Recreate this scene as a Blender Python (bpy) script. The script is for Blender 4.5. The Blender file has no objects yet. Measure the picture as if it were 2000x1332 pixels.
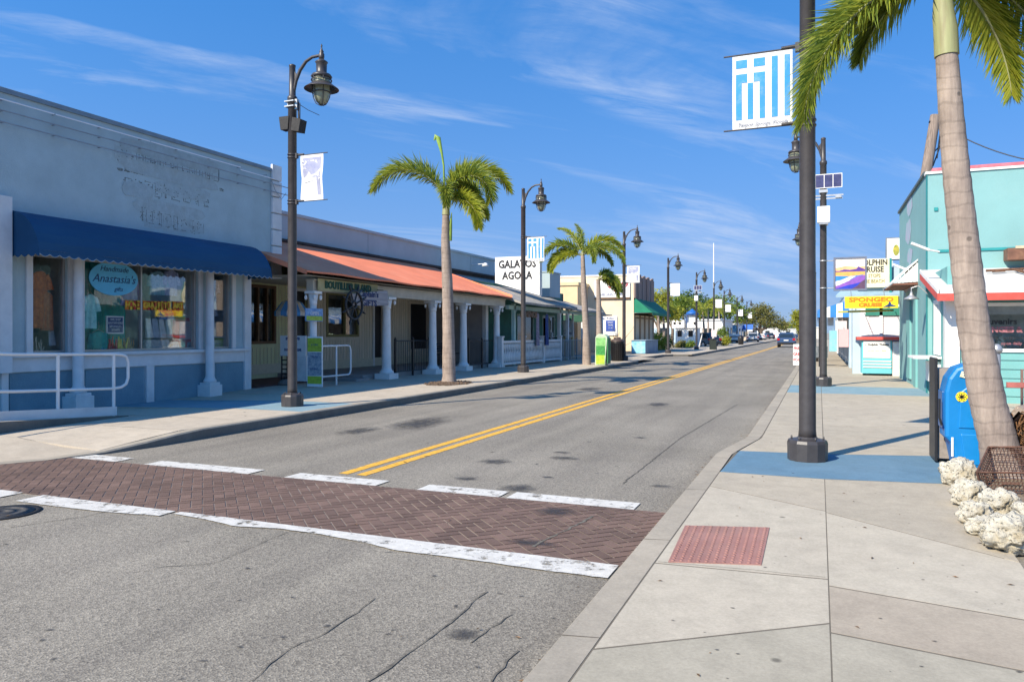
import bpy, math, random
from mathutils import Vector, Matrix, noise as mnoise
R = math.radians
rnd = random.Random(7)
scene = bpy.context.scene
COL = scene.collection
# ------------------------------------------------------------------ camera geometry (surveyed from the photo)
F = 1450.0; HY = 650.0; CH = 1.6
TH = math.atan(600 / 1450.0); CT, ST = math.cos(TH), math.sin(TH)
def ray(px, py):
    a = (px - 1000) / F; b = (HY - py) / F
    return Vector((a * CT - ST, a * ST + CT, b))
def G(px, py, z=0.15):
    d = ray(px, py); t = (z - CH) / d.z
    return Vector((d.x * t, d.y * t, z))
def FX(px, py, x):
    d = ray(px, py); t = x / d.x
    return Vector((x, d.y * t, CH + d.z * t))
def FY(px, py, y):
    d = ray(px, py); t = y / d.y
    return Vector((d.x * t, y, CH + d.z * t))
def yx(px, x): return FX(px, 650, x).y
def xy(px, y): return FY(px, 650, y).x

# ------------------------------------------------------------------ object helpers
ORG = {}
def tag(o, label=None, cat=None, group=None, kind=None):
    if label: o['label'] = label
    if cat: o['category'] = cat
    if group: o['group'] = group
    if kind: o['kind'] = kind
    return o
def thing(name, label, cat, loc=(0, 0, 0), group=None):
    o = bpy.data.objects.new(name, None); COL.objects.link(o)
    o.empty_display_size = 0.2; o.location = loc
    ORG[o.name] = Vector(loc)
    return tag(o, label, cat, group)
def link(name, me, parent):
    o = bpy.data.objects.new(name, me); COL.objects.link(o)
    if parent is not None:
        o.parent = parent; ORG[o.name] = ORG[parent.name].copy()
    else:
        ORG[o.name] = Vector((0, 0, 0))
    return o
def children(o): return [c for c in COL.objects if c.parent == o]
def dup(root, loc, rotz=0, label=None, scale=None, only=None):
    kids = {}
    for c in COL.objects:
        if c.parent: kids.setdefault(c.parent.name, []).append(c)
    def cp(o, parent):
        c = o.copy(); COL.objects.link(c); c.parent = parent
        for k in kids.get(o.name, []):
            if only and parent is None and not only(k.name): continue
            cp(k, c)
        return c
    r = cp(root, None); r.location = loc; r.rotation_euler = (0, 0, rotz)
    if scale: r.scale = (scale,) * 3 if not hasattr(scale, '__len__') else scale
    if label: r['label'] = label
    return r

class MB:
    def __init__(s): s.v = []; s.f = []; s.m = []; s.sm = []; s.c = None
    def add(s, vs, fs, m=0, smooth=False):
        n = len(s.v); s.v += [tuple(v) for v in vs]
        for f in fs: s.f.append([i + n for i in f]); s.m.append(m); s.sm.append(smooth)
        return s
    def box(s, x0, x1, y0, y1, z0, z1, m=0):
        x0, x1 = min(x0, x1), max(x0, x1); y0, y1 = min(y0, y1), max(y0, y1); z0, z1 = min(z0, z1), max(z0, z1)
        return s.add([(x0, y0, z0), (x1, y0, z0), (x1, y1, z0), (x0, y1, z0), (x0, y0, z1), (x1, y0, z1), (x1, y1, z1), (x0, y1, z1)],
                     [(0, 3, 2, 1), (4, 5, 6, 7), (0, 1, 5, 4), (1, 2, 6, 5), (2, 3, 7, 6), (3, 0, 4, 7)], m)
    def quad(s, a, b, c, d, m=0): return s.add([a, b, c, d], [(0, 1, 2, 3)], m)
    def poly(s, pts, m=0): return s.add(pts, [tuple(range(len(pts)))], m)
    def slab(s, pts, t, m=0):
        """thicken a polygon by vector t"""
        n = len(pts); t = Vector(t); a = [Vector(p) for p in pts]
        vs = a + [p + t for p in a]
        fs = [tuple(range(n)), tuple(range(2 * n - 1, n - 1, -1))]
        for i in range(n):
            j = (i + 1) % n; fs.append((i, i + n, j + n, j))
        return s.add(vs, fs, m)
    def tube(s, pts, r, n=8, m=0, caps=True, smooth=True):
        pts = [Vector(p) for p in pts]
        if not hasattr(r, '__len__'): r = [r] * len(pts)
        vs = []; up = None
        for i, p in enumerate(pts):
            t = (pts[min(i + 1, len(pts) - 1)] - pts[max(i - 1, 0)]).normalized()
            if up is None:
                ref = Vector((0, 0, 1)) if abs(t.z) < 0.9 else Vector((1, 0, 0))
                a = t.cross(ref).normalized()
            else:
                a = (up - t * up.dot(t)).normalized()
            up = a; b = t.cross(a)
            for k in range(n):
                an = 2 * math.pi * k / n
                vs.append(p + (a * math.cos(an) + b * math.sin(an)) * r[i])
        fs = []
        for i in range(len(pts) - 1):
            for k in range(n):
                k2 = (k + 1) % n
                fs.append((i * n + k, i * n + k2, (i + 1) * n + k2, (i + 1) * n + k))
        s.add(vs, fs, m, smooth)
        if caps:
            s.add(vs[:n], [tuple(range(n - 1, -1, -1))], m); s.add(vs[-n:], [tuple(range(n))], m)
        return s
    def lathe(s, prof, c=(0, 0, 0), n=20, m=0, smooth=True, ph=0):
        """prof = [(r, z)...]"""
        vs = []; fs = []
        for (r, z) in prof:
            for k in range(n):
                a = 2 * math.pi * k / n + ph
                vs.append((c[0] + r * math.cos(a), c[1] + r * math.sin(a), c[2] + z))
        for i in range(len(prof) - 1):
            for k in range(n):
                k2 = (k + 1) % n
                fs.append((i * n + k, i * n + k2, (i + 1) * n + k2, (i + 1) * n + k))
        fs.append(tuple(range(n - 1, -1, -1))); fs.append(tuple(range((len(prof) - 1) * n, len(prof) * n)))
        return s.add(vs, fs, m, smooth)
    def build(s, name, mats, parent=None, kind=None, world=True, bevel=0, autosm=None):
        me = bpy.data.meshes.new(name)
        o = link(name, me, parent)
        off = ORG[o.name] if world else Vector((0, 0, 0))
        me.from_pydata([Vector(v) - off for v in s.v], [], s.f)
        if not isinstance(mats, (list, tuple)): mats = [mats]
        for mt in mats: me.materials.append(mt)
        me.polygons.foreach_set('material_index', s.m); me.polygons.foreach_set('use_smooth', s.sm)
        me.validate(); me.update()
        if bevel:
            b = o.modifiers.new('bevel', 'BEVEL'); b.width = bevel; b.segments = 2; b.limit_method = 'ANGLE'; b.angle_limit = R(40)
        if kind: o['kind'] = kind
        return o

def pm(ax, P, sg=1):
    """map (u, n, z) on the plane ax=P to the world; n = outwards"""
    if ax == 'x': return lambda u, n, z: (P + n * sg, u, z)
    return lambda u, n, z: (u, P + n * sg, z)
def pbox(mb, mp, u0, u1, n0, n1, z0, z1, m=0):
    a = mp(u0, n0, z0); b = mp(u1, n1, z1)
    return mb.box(a[0], b[0], a[1], b[1], a[2], b[2], m)
def wall(mb, mp, u0, u1, z0, z1, holes=(), t=0.2, m=0):
    """wall with rectangular openings [(u0,u1,z0,z1)], thickness t going inwards"""
    us = sorted(set([u0, u1] + [c for h in holes for c in h[:2] if u0 < c < u1]))
    for a, b in zip(us, us[1:]):
        mid = (a + b) / 2
        hs = sorted([h for h in holes if h[0] <= mid <= h[1]], key=lambda h: h[2])
        z = z0
        for h in hs:
            if h[2] > z + 1e-4: pbox(mb, mp, a, b, 0, -t, z, h[2], m)
            z = max(z, h[3])
        if z < z1 - 1e-4: pbox(mb, mp, a, b, 0, -t, z, z1, m)
def window(parent, mp, u0, u1, z0, z1, fm, gm, n=-0.05, fw=0.05, fd=0.05, vs=(), hs=(), name='window', pane='pane'):
    mb = MB()
    pbox(mb, mp, u0, u0 + fw, n, n + fd, z0, z1); pbox(mb, mp, u1 - fw, u1, n, n + fd, z0, z1)
    pbox(mb, mp, u0 + fw, u1 - fw, n, n + fd, z0, z0 + fw); pbox(mb, mp, u0 + fw, u1 - fw, n, n + fd, z1 - fw, z1)
    for f in vs:
        c = u0 + (u1 - u0) * f; pbox(mb, mp, c - fw * .4, c + fw * .4, n + .002, n + fd - .004, z0 + fw, z1 - fw)
    for f in hs:
        c = z0 + (z1 - z0) * f; pbox(mb, mp, u0 + fw, u1 - fw, n + .004, n + fd - .006, c - fw * .35, c + fw * .35)
    w = mb.build(name, fm, parent, bevel=.004)
    g = MB(); pbox(g, mp, u0 + fw * .8, u1 - fw * .8, n + .012, n + .02, z0 + fw * .8, z1 - fw * .8)
    g.build(pane, gm, w)
    return w
def text(s, size, mat, parent, org, xd, zd, depth=.006, name='lettering', sx=1, align='CENTER', bold=0.0, warp=None, shear=0, spacing=1):
    cu = bpy.data.curves.new('t', 'FONT'); cu.body = s; cu.size = size; cu.extrude = depth / 2; cu.align_x = align; cu.align_y = 'CENTER'
    cu.offset = bold; cu.resolution_u = 2; cu.shear = shear; cu.space_character = spacing
    t = bpy.data.objects.new('t', cu); COL.objects.link(t)
    dg = bpy.context.evaluated_depsgraph_get()
    me = bpy.data.meshes.new_from_object(t.evaluated_get(dg)); 
    bpy.data.objects.remove(t); bpy.data.curves.remove(cu)
    me.name = name; me.materials.clear(); me.materials.append(mat)
    o = link(name, me, parent)
    xd = Vector(xd).normalized(); zd = Vector(zd).normalized(); nd = xd.cross(zd)
    off = Vector(org) - ORG[o.name]
    for v in me.vertices:
        c = v.co.copy()
        v.co = off + xd * (c.x * sx) + zd * c.y + nd * c.z
    me.update()
    return o

# ------------------------------------------------------------------ materials
MAT = {}
def lin(c):
    return tuple(((x / 255) / 12.92 if x / 255 <= .04045 else ((x / 255 + .055) / 1.055) ** 2.4) for x in c)
def nodes(name):
    m = bpy.data.materials.new(name); m.use_nodes = True
    nt = m.node_tree; b = nt.nodes['Principled BSDF']; return m, nt, b
def N(nt, t, **k):
    n = nt.nodes.new(t)
    for a, v in k.items():
        if a.startswith('i_'): n.inputs[a[2:].replace('_', ' ')].default_value = v
        else: setattr(n, a, v)
    return n
def mat(name, col, rough=.7, var=.12, scale=6, bump=.0, bscale=60, metal=0, spec=.4, tint=None, island=0, stretch=None, dirt=0, dirtcol=(.12, .1, .08), dscale=1.2, coat=0):
    if name in MAT: return MAT[name]
    m, nt, b = nodes(name); L = nt.links.new
    b.inputs['Roughness'].default_value = rough; b.inputs['Metallic'].default_value = metal
    b.inputs['Specular IOR Level'].default_value = spec; b.inputs['Coat Weight'].default_value = coat
    tc = N(nt, 'ShaderNodeTexCoord'); src = tc.outputs['Object']
    if stretch:
        mp = N(nt, 'ShaderNodeMapping'); mp.inputs['Scale'].default_value = stretch; L(src, mp.inputs['Vector']); vec = mp.outputs[0]
    else: vec = src
    n1 = N(nt, 'ShaderNodeTexNoise', i_Scale=scale, i_Detail=6.0, i_Roughness=.62); L(vec, n1.inputs['Vector'])
    c2 = tint if tint else tuple(min(1, c * (1 - 2 * var)) for c in col)
    c1 = col if tint else tuple(min(1, c * (1 + var)) for c in col)
    mr = N(nt, 'ShaderNodeMapRange'); mr.inputs[1].default_value = .3; mr.inputs[2].default_value = .7; L(n1.outputs[0], mr.inputs[0])
    mx = N(nt, 'ShaderNodeMix', data_type='RGBA'); mx.inputs['A'].default_value = (*c1, 1); mx.inputs['B'].default_value = (*c2, 1)
    L(mr.outputs[0], mx.inputs[0]); out = mx.outputs['Result']
    if dirt:
        n2 = N(nt, 'ShaderNodeTexNoise', i_Scale=dscale, i_Detail=8.0, i_Roughness=.7); L(vec, n2.inputs['Vector'])
        r2 = N(nt, 'ShaderNodeMapRange'); r2.inputs[1].default_value = .5; r2.inputs[2].default_value = .75; r2.inputs[4].default_value = dirt; L(n2.outputs[0], r2.inputs[0])
        m2 = N(nt, 'ShaderNodeMix', data_type='RGBA'); m2.inputs['B'].default_value = (*dirtcol, 1); L(out, m2.inputs['A']); L(r2.outputs[0], m2.inputs[0]); out = m2.outputs['Result']
    if island:
        g = N(nt, 'ShaderNodeNewGeometry'); r3 = N(nt, 'ShaderNodeMapRange'); r3.inputs[3].default_value = 1 - island; r3.inputs[4].default_value = 1 + island
        L(g.outputs['Random Per Island'], r3.inputs[0])
        h = N(nt, 'ShaderNodeHueSaturation'); L(r3.outputs[0], h.inputs['Value']); L(out, h.inputs['Color']); out = h.outputs[0]
    L(out, b.inputs['Base Color'])
    if bump:
        n3 = N(nt, 'ShaderNodeTexNoise', i_Scale=bscale, i_Detail=4.0); L(vec, n3.inputs['Vector'])
        bp = N(nt, 'ShaderNodeBump'); bp.inputs['Strength'].default_value = bump; bp.inputs['Distance'].default_value = .02
        L(n3.outputs[0], bp.inputs['Height']); L(bp.outputs[0], b.inputs['Normal'])
    MAT[name] = m; return m
def glass_mat(name, tint=(.85, .9, .9), refl=.12):
    m = bpy.data.materials.new(name); m.use_nodes = True; nt = m.node_tree; nt.nodes.clear(); L = nt.links.new
    o = N(nt, 'ShaderNodeOutputMaterial'); t = N(nt, 'ShaderNodeBsdfTransparent'); t.inputs[0].default_value = (*tint, 1)
    g = N(nt, 'ShaderNodeBsdfGlossy'); g.inputs['Roughness'].default_value = .02
    fr = N(nt, 'ShaderNodeFresnel'); fr.inputs[0].default_value = 1.5
    ad = N(nt, 'ShaderNodeMath', operation='MULTIPLY', use_clamp=True); ad.inputs[1].default_value = refl; L(fr.outputs[0], ad.inputs[0])
    tc = N(nt, 'ShaderNodeTexCoord'); nz = N(nt, 'ShaderNodeTexNoise', i_Scale=1.1); L(tc.outputs['Object'], nz.inputs['Vector'])
    bp = N(nt, 'ShaderNodeBump'); bp.inputs['Strength'].default_value = .15; bp.inputs['Distance'].default_value = .02; L(nz.outputs[0], bp.inputs['Height']); L(bp.outputs[0], g.inputs['Normal'])
    mx = N(nt, 'ShaderNodeMixShader'); L(ad.outputs[0], mx.inputs[0]); L(t.outputs[0], mx.inputs[1]); L(g.outputs[0], mx.inputs[2]); L(mx.outputs[0], o.inputs[0])
    return m
def leaf_mat(name, c1, c2, trans=.35, rough=.45):
    m = bpy.data.materials.new(name); m.use_nodes = True; nt = m.node_tree; b = nt.nodes['Principled BSDF']; L = nt.links.new
    g = N(nt, 'ShaderNodeNewGeometry'); mx = N(nt, 'ShaderNodeMix', data_type='RGBA'); mx.inputs['A'].default_value = (*c1, 1); mx.inputs['B'].default_value = (*c2, 1)
    L(g.outputs['Random Per Island'], mx.inputs[0]); L(mx.outputs['Result'], b.inputs['Base Color']); b.inputs['Roughness'].default_value = rough
    b.inputs['Specular IOR Level'].default_value = .35
    tr = N(nt, 'ShaderNodeBsdfTranslucent'); h = N(nt, 'ShaderNodeHueSaturation'); h.inputs['Value'].default_value = 1.6; h.inputs['Hue'].default_value = .485; L(mx.outputs['Result'], h.inputs['Color']); L(h.outputs[0], tr.inputs[0])
    ms = N(nt, 'ShaderNodeMixShader'); ms.inputs[0].default_value = trans; o = nt.nodes['Material Output']
    L(b.outputs[0], ms.inputs[1]); L(tr.outputs[0], ms.inputs[2]); L(ms.outputs[0], o.inputs[0])
    return m

# ------------------------------------------------------------------ render, sun, sky
cam = bpy.data.cameras.new('camera'); co = bpy.data.objects.new('camera', cam); COL.objects.link(co); scene.camera = co
co.location = (0, 0, CH); co.rotation_euler = (R(90), 0, TH)
cam.sensor_width = 36; cam.lens = F / 2000 * 36; cam.shift_y = -16 / 2000; cam.clip_end = 5000
SUN_EL = R(37.5); sh = Vector((.447, .894, 0)).normalized()     # direction shadows fall
sun = bpy.data.lights.new('sun', 'SUN'); so = bpy.data.objects.new('sun', sun); COL.objects.link(so)
sun.energy = 2.95; sun.angle = R(.5); sun.color = (1, .895, .735)
d = Vector((sh.x * math.cos(SUN_EL), sh.y * math.cos(SUN_EL), -math.sin(SUN_EL)))
so.rotation_euler = d.to_track_quat('-Z', 'Y').to_euler()
scene.view_settings.view_transform = 'Standard'; scene.view_settings.look = 'None'; scene.view_settings.exposure = 1.4; scene.view_settings.gamma = 1
w = bpy.data.worlds.new('World'); scene.world = w; w.use_nodes = True; nt = w.node_tree; L = nt.links.new
bg = nt.nodes['Background']
sky = N(nt, 'ShaderNodeTexSky', sky_type='NISHITA'); sky.sun_disc = False; sky.sun_elevation = SUN_EL
sky.sun_rotation = math.atan2(-sh.x, -sh.y); sky.altitude = 0; sky.air_density = 1.0; sky.dust_density = .35; sky.ozone_density = 2.2
hs = N(nt, 'ShaderNodeHueSaturation'); hs.inputs['Saturation'].default_value = 1.0; hs.inputs['Value'].default_value = 1.0; L(sky.outputs[0], hs.inputs['Color'])
tc = N(nt, 'ShaderNodeTexCoord'); sp = N(nt, 'ShaderNodeSeparateXYZ'); L(tc.outputs['Generated'], sp.inputs[0])
zl = N(nt, 'ShaderNodeMath', operation='MULTIPLY_ADD'); zl.inputs[1].default_value = .85; zl.inputs[2].default_value = .35; L(sp.outputs[2], zl.inputs[0])
zl2 = N(nt, 'ShaderNodeMath', operation='MAXIMUM'); zl2.inputs[1].default_value = .1; L(zl.outputs[0], zl2.inputs[0])
sv_ = N(nt, 'ShaderNodeCombineXYZ'); L(sp.outputs[0], sv_.inputs[0]); L(sp.outputs[1], sv_.inputs[1]); L(zl2.outputs[0], sv_.inputs[2]); nv = N(nt, 'ShaderNodeVectorMath', operation='NORMALIZE'); L(sv_.outputs[0], nv.inputs[0]); L(nv.outputs[0], sky.inputs['Vector'])
zm = N(nt, 'ShaderNodeMath', operation='MAXIMUM'); zm.inputs[1].default_value = 0.0; L(sp.outputs[2], zm.inputs[0])
za = N(nt, 'ShaderNodeMath', operation='ADD'); za.inputs[1].default_value = .22; L(zm.outputs[0], za.inputs[0])
dx = N(nt, 'ShaderNodeMath', operation='DIVIDE'); L(sp.outputs[0], dx.inputs[0]); L(za.outputs[0], dx.inputs[1])
dy = N(nt, 'ShaderNodeMath', operation='DIVIDE'); L(sp.outputs[1], dy.inputs[0]); L(za.outputs[0], dy.inputs[1])
cb = N(nt, 'ShaderNodeCombineXYZ'); L(dx.outputs[0], cb.inputs[0]); L(dy.outputs[0], cb.inputs[1])
mp = N(nt, 'ShaderNodeMapping', vector_type='TEXTURE'); mp.inputs['Rotation'].default_value = (0, 0, R(48)); mp.inputs['Scale'].default_value = (1.9, .62, 1); mp.inputs['Location'].default_value = (5.0, 1.1, 0); L(cb.outputs[0], mp.inputs['Vector'])
c1 = N(nt, 'ShaderNodeTexNoise', i_Scale=1.15, i_Detail=9.0, i_Roughness=.6, i_Distortion=.9); L(mp.outputs[0], c1.inputs['Vector'])
mp2 = N(nt, 'ShaderNodeMapping', vector_type='TEXTURE'); mp2.inputs['Rotation'].default_value = (0, 0, R(40)); mp2.inputs['Scale'].default_value = (1.2, .22, 1); L(cb.outputs[0], mp2.inputs['Vector'])
c2 = N(nt, 'ShaderNodeTexNoise', i_Scale=1.6, i_Detail=10.0, i_Roughness=.7, i_Distortion=.5); L(mp2.outputs[0], c2.inputs['Vector'])
r1 = N(nt, 'ShaderNodeMapRange'); r1.inputs[1].default_value = .50; r1.inputs[2].default_value = .66; L(c1.outputs[0], r1.inputs[0])
r2 = N(nt, 'ShaderNodeMapRange'); r2.inputs[1].default_value = .36; r2.inputs[2].default_value = .70; L(c2.outputs[0], r2.inputs[0])
mu = N(nt, 'ShaderNodeMath', operation='MULTIPLY'); L(r1.outputs[0], mu.inputs[0]); L(r2.outputs[0], mu.inputs[1])
mu2 = N(nt, 'ShaderNodeMath', operation='MULTIPLY', use_clamp=True); mu2.inputs[1].default_value = .85; L(mu.outputs[0], mu2.inputs[0])
ml = N(nt, 'ShaderNodeMix', data_type='RGBA', blend_type='MULTIPLY'); ml.inputs[0].default_value = 1; ml.inputs['B'].default_value = (.06, .43, .72, 1); L(hs.outputs[0], ml.inputs['A'])
e1 = N(nt, 'ShaderNodeMath', operation='MULTIPLY'); e1.inputs[1].default_value = -5.0; L(zm.outputs[0], e1.inputs[0]); e2 = N(nt, 'ShaderNodeMath', operation='EXPONENT'); L(e1.outputs[0], e2.inputs[0])
hz_ = N(nt, 'ShaderNodeMix', data_type='RGBA'); hz_.inputs['B'].default_value = (.96, 1.32, 1.84, 1); L(e2.outputs[0], hz_.inputs[0]); L(ml.outputs['Result'], hz_.inputs['A'])
cm = N(nt, 'ShaderNodeMix', data_type='RGBA'); cm.inputs['B'].default_value = (1.5, 1.8, 2.4, 1); L(mu2.outputs[0], cm.inputs[0]); L(hz_.outputs['Result'], cm.inputs['A'])
L(cm.outputs['Result'], bg.inputs[0]); bg.inputs[1].default_value = .15
# ------------------------------------------------------------------ ground, road, pavements
def asphalt_mat():
    m, nt, b = nodes('asphalt'); L = nt.links.new
    tc = N(nt, 'ShaderNodeTexCoord'); O = tc.outputs['Object']
    big = N(nt, 'ShaderNodeTexNoise', i_Scale=.45, i_Detail=5.0); L(O, big.inputs['Vector'])
    st = N(nt, 'ShaderNodeMapping'); st.inputs['Scale'].default_value = (1.4, .09, 1); L(O, st.inputs['Vector'])
    tr = N(nt, 'ShaderNodeTexNoise', i_Scale=1.5, i_Detail=5.0); L(st.outputs[0], tr.inputs['Vector'])
    fine = N(nt, 'ShaderNodeTexVoronoi', i_Scale=95.0); L(O, fine.inputs['Vector'])
    f2 = N(nt, 'ShaderNodeTexNoise', i_Scale=38.0, i_Detail=6.0, i_Roughness=.8); L(O, f2.inputs['Vector'])
    cr = N(nt, 'ShaderNodeValToRGB'); e = cr.color_ramp.elements
    e[0].position = .30; e[0].color = (.215, .199, .170, 1); e[1].position = .72; e[1].color = (.29, .269, .232, 1); L(big.outputs[0], cr.inputs[0])
    m1 = N(nt, 'ShaderNodeMix', data_type='RGBA', blend_type='MULTIPLY'); m1.inputs[0].default_value = 1.0
    c2 = N(nt, 'ShaderNodeValToRGB'); e = c2.color_ramp.elements; e[0].position = .3; e[0].color = (.80, .79, .79, 1); e[1].position = .7; e[1].color = (1.06, 1.05, 1.03, 1); L(tr.outputs[0], c2.inputs[0])
    L(cr.outputs[0], m1.inputs['A']); L(c2.outputs[0], m1.inputs['B'])
    m2 = N(nt, 'ShaderNodeMix', data_type='RGBA', blend_type='MULTIPLY'); m2.inputs[0].default_value = 1.0
    c3 = N(nt, 'ShaderNodeValToRGB'); e = c3.color_ramp.elements; e[0].position = .0; e[0].color = (.55, .54, .53, 1); e[1].position = 1.0; e[1].color = (1.55, 1.52, 1.45, 1); L(fine.outputs['Color'], c3.inputs[0])
    L(m1.outputs['Result'], m2.inputs['A']); L(c3.outputs[0], m2.inputs['B'])
    m3 = N(nt, 'ShaderNodeMix', data_type='RGBA', blend_type='MULTIPLY'); m3.inputs[0].default_value = 1.0
    c4 = N(nt, 'ShaderNodeValToRGB'); e = c4.color_ramp.elements; e[0].position = .3; e[0].color = (.72, .72, .72, 1); e[1].position = .7; e[1].color = (1.15, 1.15, 1.15, 1); L(f2.outputs[0], c4.inputs[0])
    L(m2.outputs['Result'], m3.inputs['A']); L(c4.outputs[0], m3.inputs['B'])
    L(m3.outputs['Result'], b.inputs['Base Color']); b.inputs['Roughness'].default_value = .86; b.inputs['Specular IOR Level'].default_value = .3
    bp = N(nt, 'ShaderNodeBump'); bp.inputs['Strength'].default_value = .5; bp.inputs['Distance'].default_value = .006; L(fine.outputs['Distance'], bp.inputs['Height']); L(bp.outputs[0], b.inputs['Normal'])
    return m
ASPH = asphalt_mat()
def concrete_mat(name, c, isl=.05, warm=(.36, .31, .25)):
    m, nt, b = nodes(name); L = nt.links.new
    tc = N(nt, 'ShaderNodeTexCoord'); O = tc.outputs['Object']
    n1 = N(nt, 'ShaderNodeTexNoise', i_Scale=.9, i_Detail=8.0, i_Roughness=.65); L(O, n1.inputs['Vector'])
    n2 = N(nt, 'ShaderNodeTexNoise', i_Scale=55.0, i_Detail=6.0, i_Roughness=.85); L(O, n2.inputs['Vector'])
    n3 = N(nt, 'ShaderNodeTexNoise', i_Scale=4.5, i_Detail=9.0, i_Roughness=.75); L(O, n3.inputs['Vector'])
    a = N(nt, 'ShaderNodeMix', data_type='RGBA'); a.inputs['A'].default_value = (*c, 1); a.inputs['B'].default_value = (*warm, 1)
    r = N(nt, 'ShaderNodeMapRange'); r.inputs[1].default_value = .4; r.inputs[2].default_value = .75; L(n1.outputs[0], r.inputs[0]); L(r.outputs[0], a.inputs[0])
    ml = N(nt, 'ShaderNodeMix', data_type='RGBA', blend_type='MULTIPLY'); ml.inputs[0].default_value = 1
    r2 = N(nt, 'ShaderNodeMapRange'); r2.inputs[1].default_value = .3; r2.inputs[2].default_value = .7; r2.inputs[3].default_value = .80; r2.inputs[4].default_value = 1.1; L(n2.outputs[0], r2.inputs[0])
    L(a.outputs['Result'], ml.inputs['A']); L(r2.outputs[0], ml.inputs['B'])
    m4 = N(nt, 'ShaderNodeMix', data_type='RGBA', blend_type='MULTIPLY'); m4.inputs[0].default_value = 1
    r4 = N(nt, 'ShaderNodeMapRange'); r4.inputs[1].default_value = .35; r4.inputs[2].default_value = .6; r4.inputs[3].default_value = .86; r4.inputs[4].default_value = 1.03; L(n3.outputs[0], r4.inputs[0])
    L(ml.outputs['Result'], m4.inputs['A']); L(r4.outputs[0], m4.inputs['B'])
    sv = N(nt, 'ShaderNodeTexVoronoi', i_Scale=1.6); L(O, sv.inputs['Vector'])
    s1 = N(nt, 'ShaderNodeMapRange'); s1.inputs[1].default_value = .025; s1.inputs[2].default_value = .05; s1.inputs[3].default_value = .45; s1.inputs[4].default_value = 1; L(sv.outputs['Distance'], s1.inputs[0])
    m5 = N(nt, 'ShaderNodeMix', data_type='RGBA', blend_type='MULTIPLY'); m5.inputs[0].default_value = 1; L(m4.outputs['Result'], m5.inputs['A']); L(s1.outputs[0], m5.inputs['B'])
    g = N(nt, 'ShaderNodeNewGeometry'); r3 = N(nt, 'ShaderNodeMapRange'); r3.inputs[3].default_value = 1 - isl; r3.inputs[4].default_value = 1 + isl; L(g.outputs['Random Per Island'], r3.inputs[0])
    h = N(nt, 'ShaderNodeHueSaturation'); L(r3.outputs[0], h.inputs['Value']); L(m5.outputs['Result'], h.inputs['Color']); L(h.outputs[0], b.inputs['Base Color'])
    b.inputs['Roughness'].default_value = .85; b.inputs['Specular IOR Level'].default_value = .3
    bp = N(nt, 'ShaderNodeBump'); bp.inputs['Strength'].default_value = .35; bp.inputs['Distance'].default_value = .004; L(n2.outputs[0], bp.inputs['Height']); L(bp.outputs[0], b.inputs['Normal'])
    return m
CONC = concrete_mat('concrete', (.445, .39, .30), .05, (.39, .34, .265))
CONC_L = concrete_mat('pale concrete', (.50, .435, .345), .05, (.45, .385, .30))  # slightly paler mix for the left pavement and ramp
CONC_W = concrete_mat('pale repaired concrete', (.495, .44, .345), 0, (.45, .395, .31))
CONC_T = concrete_mat('tan stained concrete', (.41, .35, .27), 0, (.37, .31, .24))
CONC_G = concrete_mat('greenish concrete', (.405, .365, .285), 0, (.36, .325, .25))
KERB = concrete_mat('kerb concrete', (.40, .35, .275), .04, (.29, .26, .21))
KERBD = concrete_mat('dirty kerb', (.20, .185, .16), .04, (.13, .12, .10))
DARK = mat('dark gap', (.03, .028, .025), .95)
BLUEPAD = concrete_mat('blue painted concrete', (.115, .215, .30), 0, (.15, .25, .33))
BLUEPADL = concrete_mat('faded blue painted concrete', (.20, .32, .38), 0, (.27, .36, .39))
REDPAD = mat('red tactile pad', (.34, .17, .14), .7, .12, 3, .3, 80, dirt=.35, dirtcol=(.3, .22, .18))

RX, LX = -1.17, -8.6
def rkx(y): return RX if y < 9.3 else (RX + (y - 9.3) / 1.5 * .22 if y < 10.8 else -.95)
gmb = MB(); gmb.box(-1500, 1500, -300, 3000, -.5, -.03); gmb.build('ground', mat('ground dirt', (.30, .27, .22), .95, .15, .3), kind='structure')
rd = MB()
rd.poly([(-70, -25, 0), (3.5, -25, 0), (3.5, -4, 0), (-.8, -2, 0), (-.8, 260, 0), (-9.9, 260, 0), (-9.9, 6.9, 0), (-70, 6.9, 0)])
rd.build('road', ASPH, kind='structure')
lot = MB(); lot.box(1.12, 30, -6, 6.3, -.2, .12); lot.build('parking_lot', ASPH, kind='structure')
# paint
YEL = mat('yellow road paint', (.78, .42, .045), .7, .12, 14, .2, 90, dirt=.55, dirtcol=(.42, .30, .14), dscale=5)
WHT = mat('white road paint', (.62, .60, .55), .7, .08, 14, .2, 90, dirt=.5, dirtcol=(.34, .32, .29), dscale=4)
def worn(m, lo, hi, sc):
    nt = m.node_tree; L = nt.links.new; b = nt.nodes['Principled BSDF']; o = nt.nodes['Material Output']
    tc = N(nt, 'ShaderNodeTexCoord'); nz = N(nt, 'ShaderNodeTexNoise', i_Scale=sc, i_Detail=10.0, i_Roughness=.75); L(tc.outputs['Object'], nz.inputs['Vector'])
    mr = N(nt, 'ShaderNodeMapRange'); mr.inputs[1].default_value = lo; mr.inputs[2].default_value = hi; mr.inputs[4].default_value = .9; L(nz.outputs[0], mr.inputs[0])
    t = N(nt, 'ShaderNodeBsdfTransparent'); ms = N(nt, 'ShaderNodeMixShader'); L(mr.outputs[0], ms.inputs[0]); L(b.outputs[0], ms.inputs[1]); L(t.outputs[0], ms.inputs[2]); L(ms.outputs[0], o.inputs[0])
worn(YEL, .54, .70, 7); worn(WHT, .53, .62, 6)
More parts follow.
